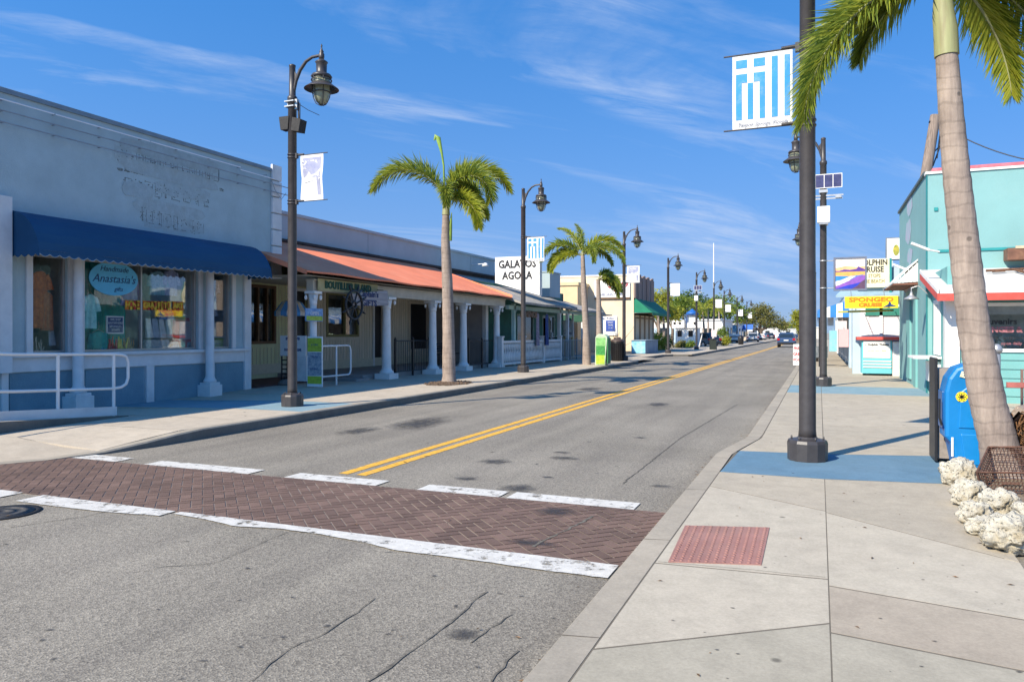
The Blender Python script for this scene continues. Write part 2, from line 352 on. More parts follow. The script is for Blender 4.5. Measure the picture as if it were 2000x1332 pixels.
def ribbon(mb, pts, wd, z, m=0, jit=0, r=None):
    pts = [Vector((p[0], p[1], 0)) for p in pts]; prev = None; n = len(mb.v)
    for i, p in enumerate(pts):
        t = (pts[min(i + 1, len(pts) - 1)] - pts[max(i - 1, 0)]).normalized(); s = Vector((-t.y, t.x, 0))
        a = wd / 2 + (r.uniform(-jit, jit) if jit else 0); b = wd / 2 + (r.uniform(-jit, jit) if jit else 0)
        mb.v += [tuple(p + s * a + Vector((0, 0, z))), tuple(p - s * b + Vector((0, 0, z)))]
    for i in range(len(pts) - 1):
        k = n + i * 2; mb.f.append([k, k + 1, k + 3, k + 2]); mb.m.append(m); mb.sm.append(False)
def ycx(y): return -4.87 if y < 25 else -4.87 + min(1, (y - 25) / 45) * .25
rr = random.Random(3)
ym = MB()
ys = [7.05 + i * .11 for i in range(500)] + [62 + i * 2 for i in range(60)]
for s in (-.118, .118):
    ribbon(ym, [(ycx(y) + s, y) for y in ys], .128, .004, 0, .004, rr)
ym.build('centre_line_paint', YEL, kind='structure')
wm = MB()
def wline(y0, y1, x0, x1):
    k = max(2, int(abs(x1 - x0) / .06)); xs = [x0 + (x1 - x0) * i / k for i in range(k + 1)]
    n = len(wm.v)
    for x in xs:
        wm.v += [(x, y0 + rr.uniform(-.004, .004), .0095), (x, y1 + rr.uniform(-.005, .005), .0095)]
    for i in range(k):
                q = n + 2 * i; wm.f.append([q, q + 2, q + 3, q + 1]); wm.m.append(0); wm.sm.append(False)
for a, b in ((140, 245), (300, 502), (572, 748), (828, 985), (1000, 1245)):
    wline(6.60, 6.88, xy(a, 6.75), xy(b, 6.75))
def wvar(x0, x1, y1, lows):
    k = int(abs(x1 - x0) / .05); n = len(wm.v)
    for i in range(k + 1):
        x = x0 + (x1 - x0) * i / k; t = i / k * (len(lows) - 1); a = int(min(t, len(lows) - 2)); lo = lows[a] + (lows[a + 1] - lows[a]) * (t - a)
        wm.v += [(x, lo + rr.uniform(-.005, .005), .0095), (x, y1 + rr.uniform(-.003, .003), .0095)]
    for i in range(k):
        q = n + 2 * i; wm.f.append([q, q + 2, q + 3, q + 1]); wm.m.append(0); wm.sm.append(False)
wvar(-1.27, xy(330, 4.85), 4.98, [4.69, 4.69, 4.70, 4.71, 4.70, 4.80, 4.85, 4.86, 4.78, 4.86, 4.90]); wvar(xy(320, 4.85), xy(60, 4.85), 4.98, [4.80, 4.72, 4.70, 4.70]); wvar(xy(20, 4.85), -12.5, 4.98, [4.7, 4.72])
wm.build('crosswalk_line_paint', WHT, kind='structure')
# herringbone bricks, clipped to the crosswalk
def clip(poly, ax, lim, keep_less):
    out = []
    for i in range(len(poly)):
        p, q = poly[i], poly[(i + 1) % len(poly)]
        ip = (p[ax] <= lim) if keep_less else (p[ax] >= lim); iq = (q[ax] <= lim) if keep_less else (q[ax] >= lim)
        if ip: out.append(p)
        if ip != iq:
            t = (lim - p[ax]) / (q[ax] - p[ax]); out.append((p[0] + (q[0] - p[0]) * t, p[1] + (q[1] - p[1]) * t))
    return out
BX0, BX1, BY0, BY1 = -13.5, -1.2, 4.97, 6.60
cw = MB(); cw.box(BX0, BX1, BY0, BY1, -.05, .003, 0)
g_, Lb, Wb = .010, .20, .10; c45 = math.cos(R(45))
def brick(ox, oy, wx, wy):
    loc = [(ox + g_ / 2, oy + g_ / 2), (ox + wx - g_ / 2, oy + g_ / 2), (ox + wx - g_ / 2, oy + wy - g_ / 2), (ox + g_ / 2, oy + wy - g_ / 2)]
    p = [(x * c45 - y * c45 - 7, x * c45 + y * c45 + 5) for x, y in loc]
    if max(q[0] for q in p) < BX0 or min(q[0] for q in p) > BX1 or max(q[1] for q in p) < BY0 or min(q[1] for q in p) > BY1: return
    for ax, lim, kl in ((0, BX0, False), (0, BX1, True), (1, BY0, False), (1, BY1, True)):
        p = clip(p, ax, lim, kl)
        if len(p) < 3: return
    cw.add([(x, y, .008) for x, y in p], [tuple(range(len(p)))], 1)
for i in range(-95, 105):
    for j in range(-95, 105):
        # herringbone lattice: period 4 widths along the diagonal
        if (i - j) % 4 == 0: brick(i * Wb, j * Wb, Lb, Wb)
        if (i - j) % 4 == 3: brick(i * Wb, j * Wb, Wb, Lb)
cw.build('brick_crosswalk', [mat('pale mortar', (.38, .32, .27), .9, .25, 1.2, tint=(.14, .10, .085)), mat('dark red brick', (.165, .105, .080), .8, .14, 2.0, .3, 120, island=.16, dirt=.5, dirtcol=(.17, .11, .09), dscale=1.2)], kind='structure')

# stains, dark patches and cracks
def stain_mat():
    m = bpy.data.materials.new('stain and dark patch'); m.use_nodes = True; nt = m.node_tree; b = nt.nodes['Principled BSDF']; L = nt.links.new
    b.inputs['Base Color'].default_value = (.045, .042, .04, 1); b.inputs['Roughness'].default_value = .6
    at = N(nt, 'ShaderNodeAttribute', attribute_name='edge'); tc = N(nt, 'ShaderNodeTexCoord'); nz = N(nt, 'ShaderNodeTexNoise', i_Scale=9.0, i_Detail=6.0); L(tc.outputs['Object'], nz.inputs['Vector'])
    mu = N(nt, 'ShaderNodeMath', operation='MULTIPLY'); L(at.outputs['Fac'], mu.inputs[0]); L(nz.outputs[0], mu.inputs[1])
    mr = N(nt, 'ShaderNodeMapRange'); mr.inputs[1].default_value = .12; mr.inputs[2].default_value = .42; mr.inputs[4].default_value = .62; L(mu.outputs[0], mr.inputs[0])
    t = N(nt, 'ShaderNodeBsdfTransparent'); ms = N(nt, 'ShaderNodeMixShader'); L(mr.outputs[0], ms.inputs[0]); L(t.outputs[0], ms.inputs[1]); L(b.outputs[0], ms.inputs[2]); L(ms.outputs[0], nt.nodes['Material Output'].inputs[0])
    return m
sv, sf, sc_ = [], [], []
def stain(px, py, rx, ry, rot=0, z=.0045):
    c = G(px, py, 0); n = len(sv); k = 20; sv.append((c.x, c.y, z)); sc_.append(1.0)
    for i in range(k):
        a = 2 * math.pi * i / k; q = rr.uniform(.82, 1.15); x = math.cos(a) * rx * q; y = math.sin(a) * ry * q
        sv.append((c.x + x * math.cos(rot) - y * math.sin(rot), c.y + x * math.sin(rot) + y * math.cos(rot), z)); sc_.append(0.0)
    for i in range(k): sf.append((n, n + 1 + i, n + 1 + (i + 1) % k))
for a in ((965, 902, .32, .28, .3), (1100, 895, .3, .22), (1097, 884, .2, .14), (912, 935, .22, .16), (1070, 932, .12, .08), (1290, 950, .2, .13), (1010, 954, .34, .3), (820, 827, .65, 1.5, .15), (700, 842, .4, .8), (1285, 790, .4, .7), (1250, 855, .18, .12),
          (1500, 800, .1, .3), (1150, 760, .5, 1.0), (1085, 1000, .3, .22), (1040, 1062, .3, .14), (905, 1240, .14, .12), (1240, 1180, .06, .05)):  # bigger ones are soft dark patches fading to the rim
    stain(*a[:4], rot=a[4] if len(a) > 4 else 0, z=.0095 if 970 < a[1] < 1100 and a[0] < 1200 and a[0] > 1020 else .0045)
for i in range(26): stain(rr.uniform(0, 1100), rr.uniform(1040, 1330), rr.uniform(.02, .05), rr.uniform(.015, .03), rr.uniform(0, 3))
for i in range(14): stain(rr.uniform(700, 1250), rr.uniform(830, 980), rr.uniform(.03, .08), rr.uniform(.02, .05), rr.uniform(0, 3))
def stainp(x, y, rx, ry, z):
    n = len(sv); sv.append((x, y, z)); sc_.append(1.0)
    for i in range(14):
        a = 2 * math.pi * i / 14; q = rr.uniform(.7, 1.2); sv.append((x + math.cos(a) * rx * q, y + math.sin(a) * ry * q, z)); sc_.append(0.0)
    for i in range(14): sf.append((n, n + 1 + i, n + 1 + (i + 1) % 14))
for i in range(46): r_ = rr.uniform(.008, .022); stainp(rr.uniform(-.9, 1.1), rr.uniform(2.6, 8), r_, r_ * .8, .1535)
for i in range(30): r_ = rr.uniform(.012, .035); stainp(rr.uniform(-.7, 2.2), rr.uniform(8, 20), r_, r_ * .8, .1535)
for i in range(40): r_ = rr.uniform(.02, .05); stainp(rr.uniform(-10.6, -8.9), rr.uniform(9, 30), r_, r_, .1535)
me = bpy.data.meshes.new('stains_and_patches'); me.from_pydata(sv, [], sf); me.update(); ca = me.attributes.new('edge', 'FLOAT', 'POINT'); ca.data.foreach_set('value', sc_)
me.materials.append(stain_mat()); o = bpy.data.objects.new('stains_and_patches', me); COL.objects.link(o); o['kind'] = 'structure'
ck = MB()
def crack(pxs, wd=.012, jit=.006, z=.005, wob=.012, plane=0.0, mb=ck, m=0):
    P = [G(*p, plane) for p in pxs]; pts = []
    for a, b in zip(P, P[1:]):
        k = max(2, int((b - a).length / .07))
        for i in range(k):
            q = a.lerp(b, i / k); pts.append((q.x + rr.uniform(-wob, wob), q.y + rr.uniform(-wob, wob)))
    pts.append((P[-1].x, P[-1].y)); ribbon(mb, pts, wd, plane + z, m, jit, rr)
crack([(950, 1155), (880, 1215), (800, 1275), (720, 1332)], .013, .006, wob=.008)
crack([(1215, 945), (1330, 855), (1440, 790)], .013, .006, wob=.008); crack([(730, 1170), (640, 1235), (560, 1270), (490, 1332)], .007, .003)
crack([(1010, 1270), (960, 1332)], .01, .003); crack([(250, 990), (160, 1010), (20, 1030)], .008, .003); crack([(920, 1255), (1000, 1200)], .006, .003)
crack([(880, 985), (870, 1050)], .004, .001)
crack([(1160, 1010), (1040, 1070)], .02, .008, z=.0105)
crack([(600, 868), (420, 900)], .006, .002); crack([(300, 1110), (420, 1100), (560, 1040)], .005, .002)
ck.build('road_cracks', mat('crack filler', (.15, .135, .11), .9, .3, 20), kind='structure')
# manhole
mh = thing('manhole_cover', 'dark round iron manhole cover set in the grey road near the brick crosswalk', 'manhole cover', tuple(G(5, 1002, 0)))
c = G(5, 1002, 0); IRON = mat('dark iron', (.035, .033, .032), .55, .2, 30, metal=.5)
m = MB(); m.lathe([(.30, .0), (.30, .008), (.255, .009), (.25, .003)], c, 40); m.build('frame', IRON, mh)
m = MB(); m.lathe([(.245, .002), (.245, .010), (.2, .010), (.2, .0145), (.16, .0145), (.16, .010), (.10, .010), (.10, .0145), (.05, .0145), (.05, .01)], c, 40); m.build('lid', mat('worn iron', (.10, .095, .09), .5, .3, 40, metal=.4), mh)

# left pavement: slabs with a height field, dipping a little beside the blue shop
def cl(v, a=0., b=1.): return max(a, min(b, v))
def lz(x, y):
    dip = cl((-x - 10.6) / 2.2) * cl((16.2 - y) / 3)
    drop = cl((8.2 - y) / 1.6) * cl((x + 10.6) / 1.2)
    return .15 - .10 * dip - .135 * drop
def slabs(mb, xs, ys, zf, mfun=lambda i, j: 0, gap=.006, sub=.45, skirt=.03):
    for i in range(len(xs) - 1):
        for j in range(len(ys) - 1):
            x0, x1, y0, y1 = xs[i] + gap, xs[i + 1] - gap, ys[j] + gap, ys[j + 1] - gap
            nx = max(1, int((x1 - x0) / sub)); ny = max(1, int((y1 - y0) / sub)) if zf is lz else 1
            if zf is not lz: nx = 1
            n = len(mb.v)
            for b in range(ny + 1):
                for a in range(nx + 1):
                    x = x0 + (x1 - x0) * a / nx; y = y0 + (y1 - y0) * b / ny; mb.v.append((x, y, zf(x, y)))
            for b in range(ny):
                for a in range(nx):
                    k = n + b * (nx + 1) + a; mb.f.append([k, k + 1, k + nx + 2, k + nx + 1]); mb.m.append(mfun(i, j)); mb.sm.append(False)
            cs = [n, n + nx, n + (ny + 1) * (nx + 1) - 1, n + ny * (nx + 1)]
            q = len(mb.v); mb.v += [(mb.v[c][0], mb.v[c][1], mb.v[c][2] - skirt) for c in cs]
            for a in range(4):
                b = (a + 1) % 4; mb.f.append([cs[a], q + a, q + b, cs[b]]); mb.m.append(mfun(i, j)); mb.sm.append(False)
lp = MB()
lys = [6.98, 8.3, 9.7, 11.15, 12.85] + [12.85 + 1.55 * i for i in range(1, 17)]
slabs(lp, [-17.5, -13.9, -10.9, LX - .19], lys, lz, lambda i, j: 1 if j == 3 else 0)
# rounded corner of the side street
arc = [(-8.79, 6.97), (-8.95, 6.45), (-9.3, 5.98), (-9.9, 5.55), (-10.8, 5.15), (-12.0, 4.9), (-17.5, 4.85)]
def arcy(x):
    for (xa, ya), (xb, yb) in zip(arc, arc[1:]):
        if xb <= x <= xa: return ya + (yb - ya) * (xa - x) / (xa - xb)
    return 4.85
n = len(lp.v); K_ = 34
for i in range(K_ + 1):
    x = -8.80 - (17.5 - 8.80) * (i / K_) ** 1.5; y1_ = arcy(x) + .001
    for j in range(5):
        u = j / 4; yv = 6.975 + (y1_ - 6.975) * u; zz = lz(x, 6.985) * (1 - u) + .014 * u; lp.v.append((x, yv, zz))
for i in range(K_):
    for j in range(4): a_ = n + i * 5 + j; lp.f.append([a_, a_ + 5, a_ + 6, a_ + 1]); lp.m.append(0); lp.sm.append(False)
lp2 = [lys[-1] + 1.6 * i for i in range(0, 6)]
slabs(lp, [-17.5, -12.4, -10.0, LX - .19], [lys[-1], 39.2, 41, 43], lambda x, y: .15)
slabs(lp, [-22, -14.4, -11, -9.6], [43, 47, 51], lambda x, y: .15)
slabs(lp, [-22, -14.4, -11, -7.95], [51] + [55 + 6 * i for i in range(30)], lambda x, y: .15)
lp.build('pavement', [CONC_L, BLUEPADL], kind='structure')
base = MB(); base.box(-60, -8.8, 7.2, 39, -.2, .02); base.box(-60, -9.62, 39, 250, -.2, .09); base.build('pavement_base', mat('dark soil', (.10, .09, .075), .95), kind='structure')  # dark earth base under the slabs and their gaps
# left kerb
kb = MB()
def kerb(mb, pts, wd, z0f, side, m=0):
    """pts on the road edge; side=+1 pavement lies to the left of travel"""
    n0 = len(mb.v); P = [Vector((p[0], p[1], 0)) for p in pts]
    for i, p in enumerate(P):
        t = (P[min(i + 1, len(P) - 1)] - P[max(i - 1, 0)]).normalized(); s = Vector((-t.y, t.x, 0)) * side; h = z0f(p.x, p.y)
        mb.v += [tuple(p + Vector((0, 0, -.05))), tuple(p + s * .012 + Vector((0, 0, max(.012, h - .02)))), tuple(p + s * .03 + Vector((0, 0, h))), tuple(p + s * wd + Vector((0, 0, h + .002))), tuple(p + s * wd + Vector((0, 0, -.05)))]
    for i in range(len(P) - 1):
        for k in range(4):
            a = n0 + i * 5 + k; mb.f.append([a, a + 1, a + 6, a + 5]); mb.m.append(m if k > 0 else m + 1); mb.sm.append(False)
kp = [(LX - .55, 5.9), (LX - .3, 6.35), (LX - .08, 7.0)] + [(LX, 7.6 + .5 * i) for i in range(60)] + [(LX, 37.8), (LX - .35, 38.6), (LX - .9, 39.3), (LX - 1, 40.5), (LX - 1, 49.5), (LX - .5, 50.5), (LX + .4, 51), (LX + .7, 52), (LX + .8, 250)]
kerb(kb, kp, .18, lambda x, y: .155 - .14 * cl((8.4 - y) / 1.8), 1)
kb.build('kerb', [KERB, KERBD], kind='structure')
# right pavement
rp = MB(); z15 = lambda x, y: .151
CX = .05
def poly15(pts, m, z=.15):
    z += .001
    n = len(rp.v); rp.v += [(x, y, z) for x, y in pts]; k = len(pts); rp.f.append(list(range(n, n + k))); rp.m.append(m); rp.sm.append(False)
    rp.v += [(x, y, z - .04) for x, y in pts]
    for i in range(k):
        j = (i + 1) % k; rp.f.append([n + i, n + i + k, n + j + k, n + j]); rp.m.append(m); rp.sm.append(False)
e = .0035; KX = RX + .215
poly15([(KX, .2), (CX - e, .2), (CX - e, 4.02), (KX, 3.28)], 3)
poly15([(KX, 3.30), (CX - e, 4.04), (CX - e, 4.74), (KX, 4.66)], 1)
poly15([(KX, 4.68), (CX - e, 4.76), (CX - e, 6.55), (KX, 7.2)], 1)
poly15([(KX, 7.22), (CX - e, 6.57), (CX - e, 7.98), (KX, 7.98)], 0)
poly15([(CX + e, .2), (1.1, .2), (1.1, 3.72), (CX + e, 3.9)], 3)
poly15([(CX + e, 3.92), (1.1, 3.74), (1.1, 4.42), (CX + e, 4.62)], 2)
poly15([(CX + e, 4.64), (1.1, 4.44), (1.17, 5.55), (CX + e, 6.5)], 1)
poly15([(CX + e, 6.52), (1.17, 5.57), (1.28, 8.2), (CX + e, 7.98)], 0)
poly15([(KX, 8.0), (CX, 8.0), (1.28, 8.22), (1.34, 10.0), (CX, 9.62), (KX + .05, 9.5)], 4, .151)
poly15([(KX + .05, 9.52), (CX - e, 9.63), (CX - e, 11.2), (-.73, 11.2), (-.73, 10.8)], 0)
poly15([(CX + e, 9.64), (1.34, 10.02), (2.6, 10.4), (2.6, 11.2), (CX + e, 11.2)], 0)
yy = [11.2, 12.7, 14.3, 15.9, 17.6, 19.3, 22.0]
slabs(rp, [-.735, CX, 2.6], yy, z15, lambda i, j: 5 if j == 5 else 0)
slabs(rp, [-.735, CX + .05, 2.6], [22 + 1.7 * i for i in range(90)], z15, lambda i, j: 0)
slabs(rp, [2.6, 5, 8, 12], [11.2, 13.4, 15.6, 18.1], z15, lambda i, j: 1)
rp.build('pavement', [CONC, CONC_W, CONC_T, CONC_G, BLUEPAD, BLUEPADL], kind='structure')
rb = MB(); rb.box(-.97, 1.1, -.5, 8, -.2, .1498); rb.box(-.95, 2.6, 8.002, 9.4, -.2, .1498); rb.box(-.75, 2.6, 9.402, 180, -.2, .1498); rb.box(2.602, 14, 9.3, 18.3, -.2, .1498); rb.box(1.1, 1.6, -.5, 8, -.2, .1); rb.build('pavement_base', mat('joint dirt', (.15, .13, .10), .95), kind='structure')
k2 = MB(); kerb(k2, [(rkx(y), y) for y in [.2 + .5 * i for i in range(30)] + [16 + 4 * i for i in range(42)]], .205, lambda x, y: .15, -1)
k2.build('kerb', [KERB, KERBD], kind='structure')
lit = MB(); q2 = random.Random(21)
for i in range(330):
    k = q2.random()
    if k < .45: x, yv, z = RX - abs(q2.gauss(0, .10)) - .01, q2.uniform(1.5, 22), .004; x += rkx(yv) - RX
    elif k < .8: x, yv, z = LX + abs(q2.gauss(0, .12)) + .01, q2.uniform(8, 36), .004
    elif k < .9: x, yv, z = q2.uniform(-.9, 1.1), q2.uniform(3, 8), .154
    else: x, yv, z = q2.uniform(-7, -1.5), q2.uniform(2.5, 9), .013
    a = q2.uniform(0, 6.3); s_ = q2.uniform(.006, .022); c_, d_ = math.cos(a), math.sin(a); lit.add([(x - c_ * s_, yv - d_ * s_, z), (x + d_ * s_ * .4, yv - c_ * s_ * .4, z + s_ * .3), (x + c_ * s_, yv + d_ * s_, z + s_ * .1), (x - d_ * s_ * .4, yv + c_ * s_ * .4, z + s_ * .2)], [(0, 1, 2, 3)])
tag(lit.build('leaf_litter', mat('dry leaf litter', (.20, .12, .06), .9, .3, 9, island=.5), None), 'scattered dry leaf bits and grit along the kerbs', 'litter', kind='stuff')
tp = MB(); P = [G(1338, 1027), G(1503, 1031), G(1487, 1104), G(1305, 1098)]
tp.slab([P[3] , P[2], P[1], P[0]], (0, 0, .006)); 
for i in range(11):
    for j in range(18):
        u, v = (i + .5) / 11, (j + .5) / 18; q = P[3].lerp(P[2], u).lerp(P[0].lerp(P[1], u), v)
        tp.lathe([(.014, .006), (.010, .011)], q, 6)
tp.build('tactile_paving', REDPAD, kind='structure')
cr2 = MB()
crack([(1285, 1097), (1440, 1110), (1612, 1127)], .006, .002, .0015, .004, .15, cr2)
for y_ in [1.6, 3.4, 5.2, 7.0, 8.9, 12.2, 14.6, 17, 19.4, 22]: ribbon(cr2, [(rkx(y_) + .004, y_ - .02), (rkx(y_) + .205, y_ + .02)], .008, .1525)
cr2.build('pavement_cracks', mat('joint crack', (.13, .11, .085), .95), kind='structure')
# ------------------------------------------------------------------ left side: the blue grey shop
STUC = mat('blue grey stucco', (.43, .54, .565), .85, .06, 1.5, .5, 35, dirt=.35, dirtcol=(.36, .455, .475), dscale=.9)
STUC2 = mat('darker blue stucco', (.19, .31, .37), .85, .06, 2, .5, 35, dirt=.3, dirtcol=(.10, .15, .2), dscale=1.2)
WHP = mat('white paint', (.74, .73, .71), .55, .05, 3, dirt=.3, dirtcol=(.36, .37, .38), dscale=2.5)
WHB = mat('bright white paint', (.80, .79, .76), .5, .03, 3, dirt=.2, dirtcol=(.5, .48, .44), dscale=3)
FRM = mat('aluminium frame', (.42, .40, .38), .4, .05, 5, metal=.6)
GLS = glass_mat('shop glass', (.97, .98, .98), .38)
DGL = mat('dark window glass', (.03, .04, .045), .06, .3, 1.2, spec=.9)
INT = mat('dim shop interior', (.12, .115, .11), .9, .2, 2)
BX = -13.9; mp = pm('x', BX)
b1 = thing('corner_shop', 'long blue grey stucco shop with white trim, display windows and faded marks of removed lettering', 'building', (BX, 12.5, .05))
w1 = [(yx(62, BX), yx(131, BX)), (yx(163, BX), yx(386, BX)), (yx(412, BX), yx(451, BX))]
YC = yx(487, BX); YU = 16.62; ZS, ZW, ZT = 1.2, 3.12, 6.02
mb = MB(); wall(mb, mp, 2.0, YC, -.1, 3.5, [(a, b, ZS, ZW) for a, b in w1], .2)
pbox(mb, mp, 2.0, YU, 0, -.22, 3.5, ZT); mb.box(-26, BX - .22, YC - .2, YC, -.1, 3.5); mb.box(-26, BX - .22, 2, 2.2, -.1, ZT); mb.box(-26, BX - .22, YU - .2, YU, 3.5, ZT)
mb.box(-26, -25.8, 2.2, YU - .2, -.1, ZT)
mb.build('wall', STUC, b1)
mb = MB(); mb.box(-25.8, BX - .22, 2.2, YU - .2, 5.5, 5.6); mb.build('roof', mat('grey roofing', (.3, .3, .3), .9), b1)
mb = MB(); pbox(mb, mp, 2, YU + .03, .04, -.26, ZT, ZT + .09); mb.build('parapet_coping', mat('grey blue flashing', (.20, .26, .31), .6, .08, 4), b1)
# lower panels and white trim
mb = MB(); pbox(mb, mp, 2, YC - .1, .003, .05, .86, 1.17); pbox(mb, mp, 2, YC - .1, .05, .12, 1.13, 1.2)
for a, b in ((0, 13), (283, 298)): pbox(mb, mp, yx(a, BX), yx(b, BX), .004, .06, -.1, .86)
pbox(mb, mp, YC - .24, YC, .005, .07, -.1, 3.5); pbox(mb, mp, yx(0, BX) - .2, yx(12, BX), .03, .18, .86, 4.1); pbox(mb, mp, 2, YC - .1, .003, .04, 3.12, 3.25)
for a, b in w1:
    pbox(mb, mp, a - .13, a - .005, .003, .05, 1.2, 3.12); pbox(mb, mp, b + .005, b + .13, .003, .05, 1.2, 3.12)
mb.build('white_trim', WHP, b1, bevel=.006)
mb = MB()
for a, b in ((14, 144), (163, 282), (299, 402), (419, 478)): pbox(mb, mp, yx(a, BX) + .03, yx(b, BX) - .03, .0, .02, -.1, .84)
mb.build('lower_panel', STUC2, b1)
for px in (153, 410):
    y = yx(px, BX + .22); c = MB(); X = BX + .22
    c.box(X - .20, X + .20, y - .2, y + .2, -.05, .34); c.box(X - .165, X + .165, y - .165, y + .165, .34, .40)
    c.lathe([(.15, .40), (.16, .44), (.125, .50), (.105, .55), (.10, 1.8), (.095, 3.2)], (X, y, 0), 12)
    c.box(X - .13, X + .13, y - .13, y + .13, 3.2, 3.3)
    c.build('column', WHP, b1, bevel=.008)
# quoins
mb = MB()
for i in range(7):
    z = 3.1 + i * .45; pbox(mb, mp, YU - .34, YU + .04, .0, .07, z, z + .42); mb.box(BX - .22, BX, YU, YU + .05, z, z + .42)
mb.build('quoins', WHP, b1, bevel=.012)
# tubes along the parapet
mb = MB()
def tb(y0, y1, z, r=.013): mb.tube([(BX + .12, y0, z), (BX + .12, y1, z)], r, 6)
for a, b, z in ((2.2, 7.9, 5.86), (7.95, 9.96, 5.86), (9.99, 12.2, 5.86), (12.23, 15.0, 5.86), (15.0, 16.3, 5.80)): tb(a, b, z)
mb.build('neon_tube', mat('white glass tube', (.9, .9, .92), .3, .02), b1)
mb = MB(); tb(2, 16.95, 5.66, .012); tb(2, 16.85, 5.45, .012)
for i in range(14):
    y = 3 + i; [mb.box(BX, BX + .12, y - .008, y + .008, z_ - .008, z_ + .008) for z_ in (5.45, 5.66, 5.86)]
mb.tube([(BX + .05, 16.2, 5.86), (BX + .14, 16.3, 5.5), (BX + .1, 16.6, 5.3), (BX + .14, 16.75, 5.5)], .008, 5)
mb.build('tube_bracket', mat('grey metal', (.36, .39, .42), .5, .1, metal=.4), b1)
# scars of removed lettering
scar = MB(); q = random.Random(11)
def scarrow(px0, py0, px1, py1, h, n):
    for i in range(n):
        t = (i + .5) / n; a = FX(px0 + (px1 - px0) * t, py0 + (py1 - py0) * t, BX); H = h * (1 if True else 1); wl = (yx(px1, BX) - yx(px0, BX)) / n * .62
        k = q.random()
        def st(y0, z0, y1, z1, w=.008):
            y0 += q.uniform(-.02, .02); z1 += q.uniform(-.03, .03)
            if abs(y1 - y0) > abs(z1 - z0): scar.box(BX, BX + .006, min(y0, y1), max(y0, y1), z0 - w / 2, z0 + w / 2)
            else: scar.box(BX, BX + .005, y0 - w / 2, y0 + w / 2, min(z0, z1), max(z0, z1))
        y, z = a.y, a.z
        for s in (-1, 1):
            if q.random() < .5: st(y + q.uniform(-.05,.05) + s * wl / 2, z - H / 2, y + s * wl / 2, z + H / 2, q.choice((.008, .012)))
            if q.random() < .6: st(y + s * wl / 2 + .04, z - H * .4, y + s * wl / 2 + .04, z + H * .35, .006)
        if q.random() < .45: st(y - wl / 2, z + H / 2, y + wl / 2, z + H / 2)
        if q.random() < .6: st(y - wl / 2, z - H / 2 + q.uniform(-.02, .02), y + wl / 2, z - H / 2, .014)
        if k < .3: st(y - wl / 2, z, y + wl / 2, z)
        for _ in range(9):
            yy_, zz_ = y + q.uniform(-wl, wl) * .6, z + q.uniform(-.6, .6) * H; scar.box(BX, BX + .007, yy_ - .012, yy_ + .012, zz_ - .010, zz_ + .010)
scarrow(228, 296, 430, 342, .34, 12); scarrow(240, 360, 412, 392, .30, 9); scarrow(272, 418, 398, 448, .28, 8); scarrow(228, 330, 440, 372, .04, 15)
scar.build('lettering_marks', mat('old glue marks', (.24, .28, .28), .9, .35, 9), b1)
pt = MB(); 
for (a, b, c_, d_) in ((222, 270, 258, 330), (236, 282, 432, 330), (232, 330, 425, 352), (238, 345, 300, 400), (300, 352, 410, 395), (262, 400, 400, 420), (275, 425, 400, 450)):
    p0, p1 = FX(a, b, BX), FX(c_, d_, BX)
    k = 9; q0 = (p0.y + p1.y) / 2; z0 = (p0.z + p1.z) / 2; pts = []
    zt = lambda y: FX(0, 0, BX).z
    for i in range(18):
        an = 2 * math.pi * i / 18; cx_, sx_ = math.cos(an), math.sin(an); rx_ = abs(p1.y - p0.y) / 2; rz_ = .17
        pts.append((BX + .0025 + .0006 * ((a + c_) % 11), q0 + rx_ * (abs(cx_) ** .5) * (1 if cx_ > 0 else -1) * q.uniform(.9, 1.05), z0 + rz_ * (abs(sx_) ** .5) * (1 if sx_ > 0 else -1) * q.uniform(.8, 1.15)))
    pt.poly(pts)
pt.build('paint_patch', mat('greyer repaired stucco', (.40, .49, .51), .9, .08, 5, .6, 30, dirt=.6, dirtcol=(.37, .40, .37), dscale=3.5), b1)
# windows
for i, (a, b) in enumerate(w1):
    window(b1, mp, a, b, ZS, ZW, FRM, GLS, n=-.12, fw=.05, fd=.07, vs=(((yx(280, BX) - a) / (b - a),) if i == 1 else ()))
rv = MB()
for a, b in w1: pbox(rv, mp, a, a + .004, -.12, 0, ZS, ZW)
# interior boxes behind each window
ib = MB()
for a, b in ((w1[0][0], w1[0][1]), (w1[1][0], w1[1][1]), (w1[2][0], w1[2][1])):
    x0, x1 = BX - 1.5, BX - .22; A, B = a - .25, b + .25
    ib.quad((x0, A, ZS), (x1, A, ZS), (x1, B, ZS), (x0, B, ZS)); ib.quad((x0, A, ZS), (x0, B, ZS), (x0, B, 3.3), (x0, A, 3.3))
    ib.quad((x0, A, ZS), (x0, A, 3.3), (x1, A, 3.3), (x1, A, ZS)); ib.quad((x0, B, ZS), (x1, B, ZS), (x1, B, 3.3), (x0, B, 3.3)); ib.quad((x0, A, 3.3), (x0, B, 3.3), (x1, B, 3.3), (x1, A, 3.3))
ib.build('display_alcove', mat('shop display backing', (.60, .60, .55), .9, .35, 3, tint=(.3, .36, .33)), b1)
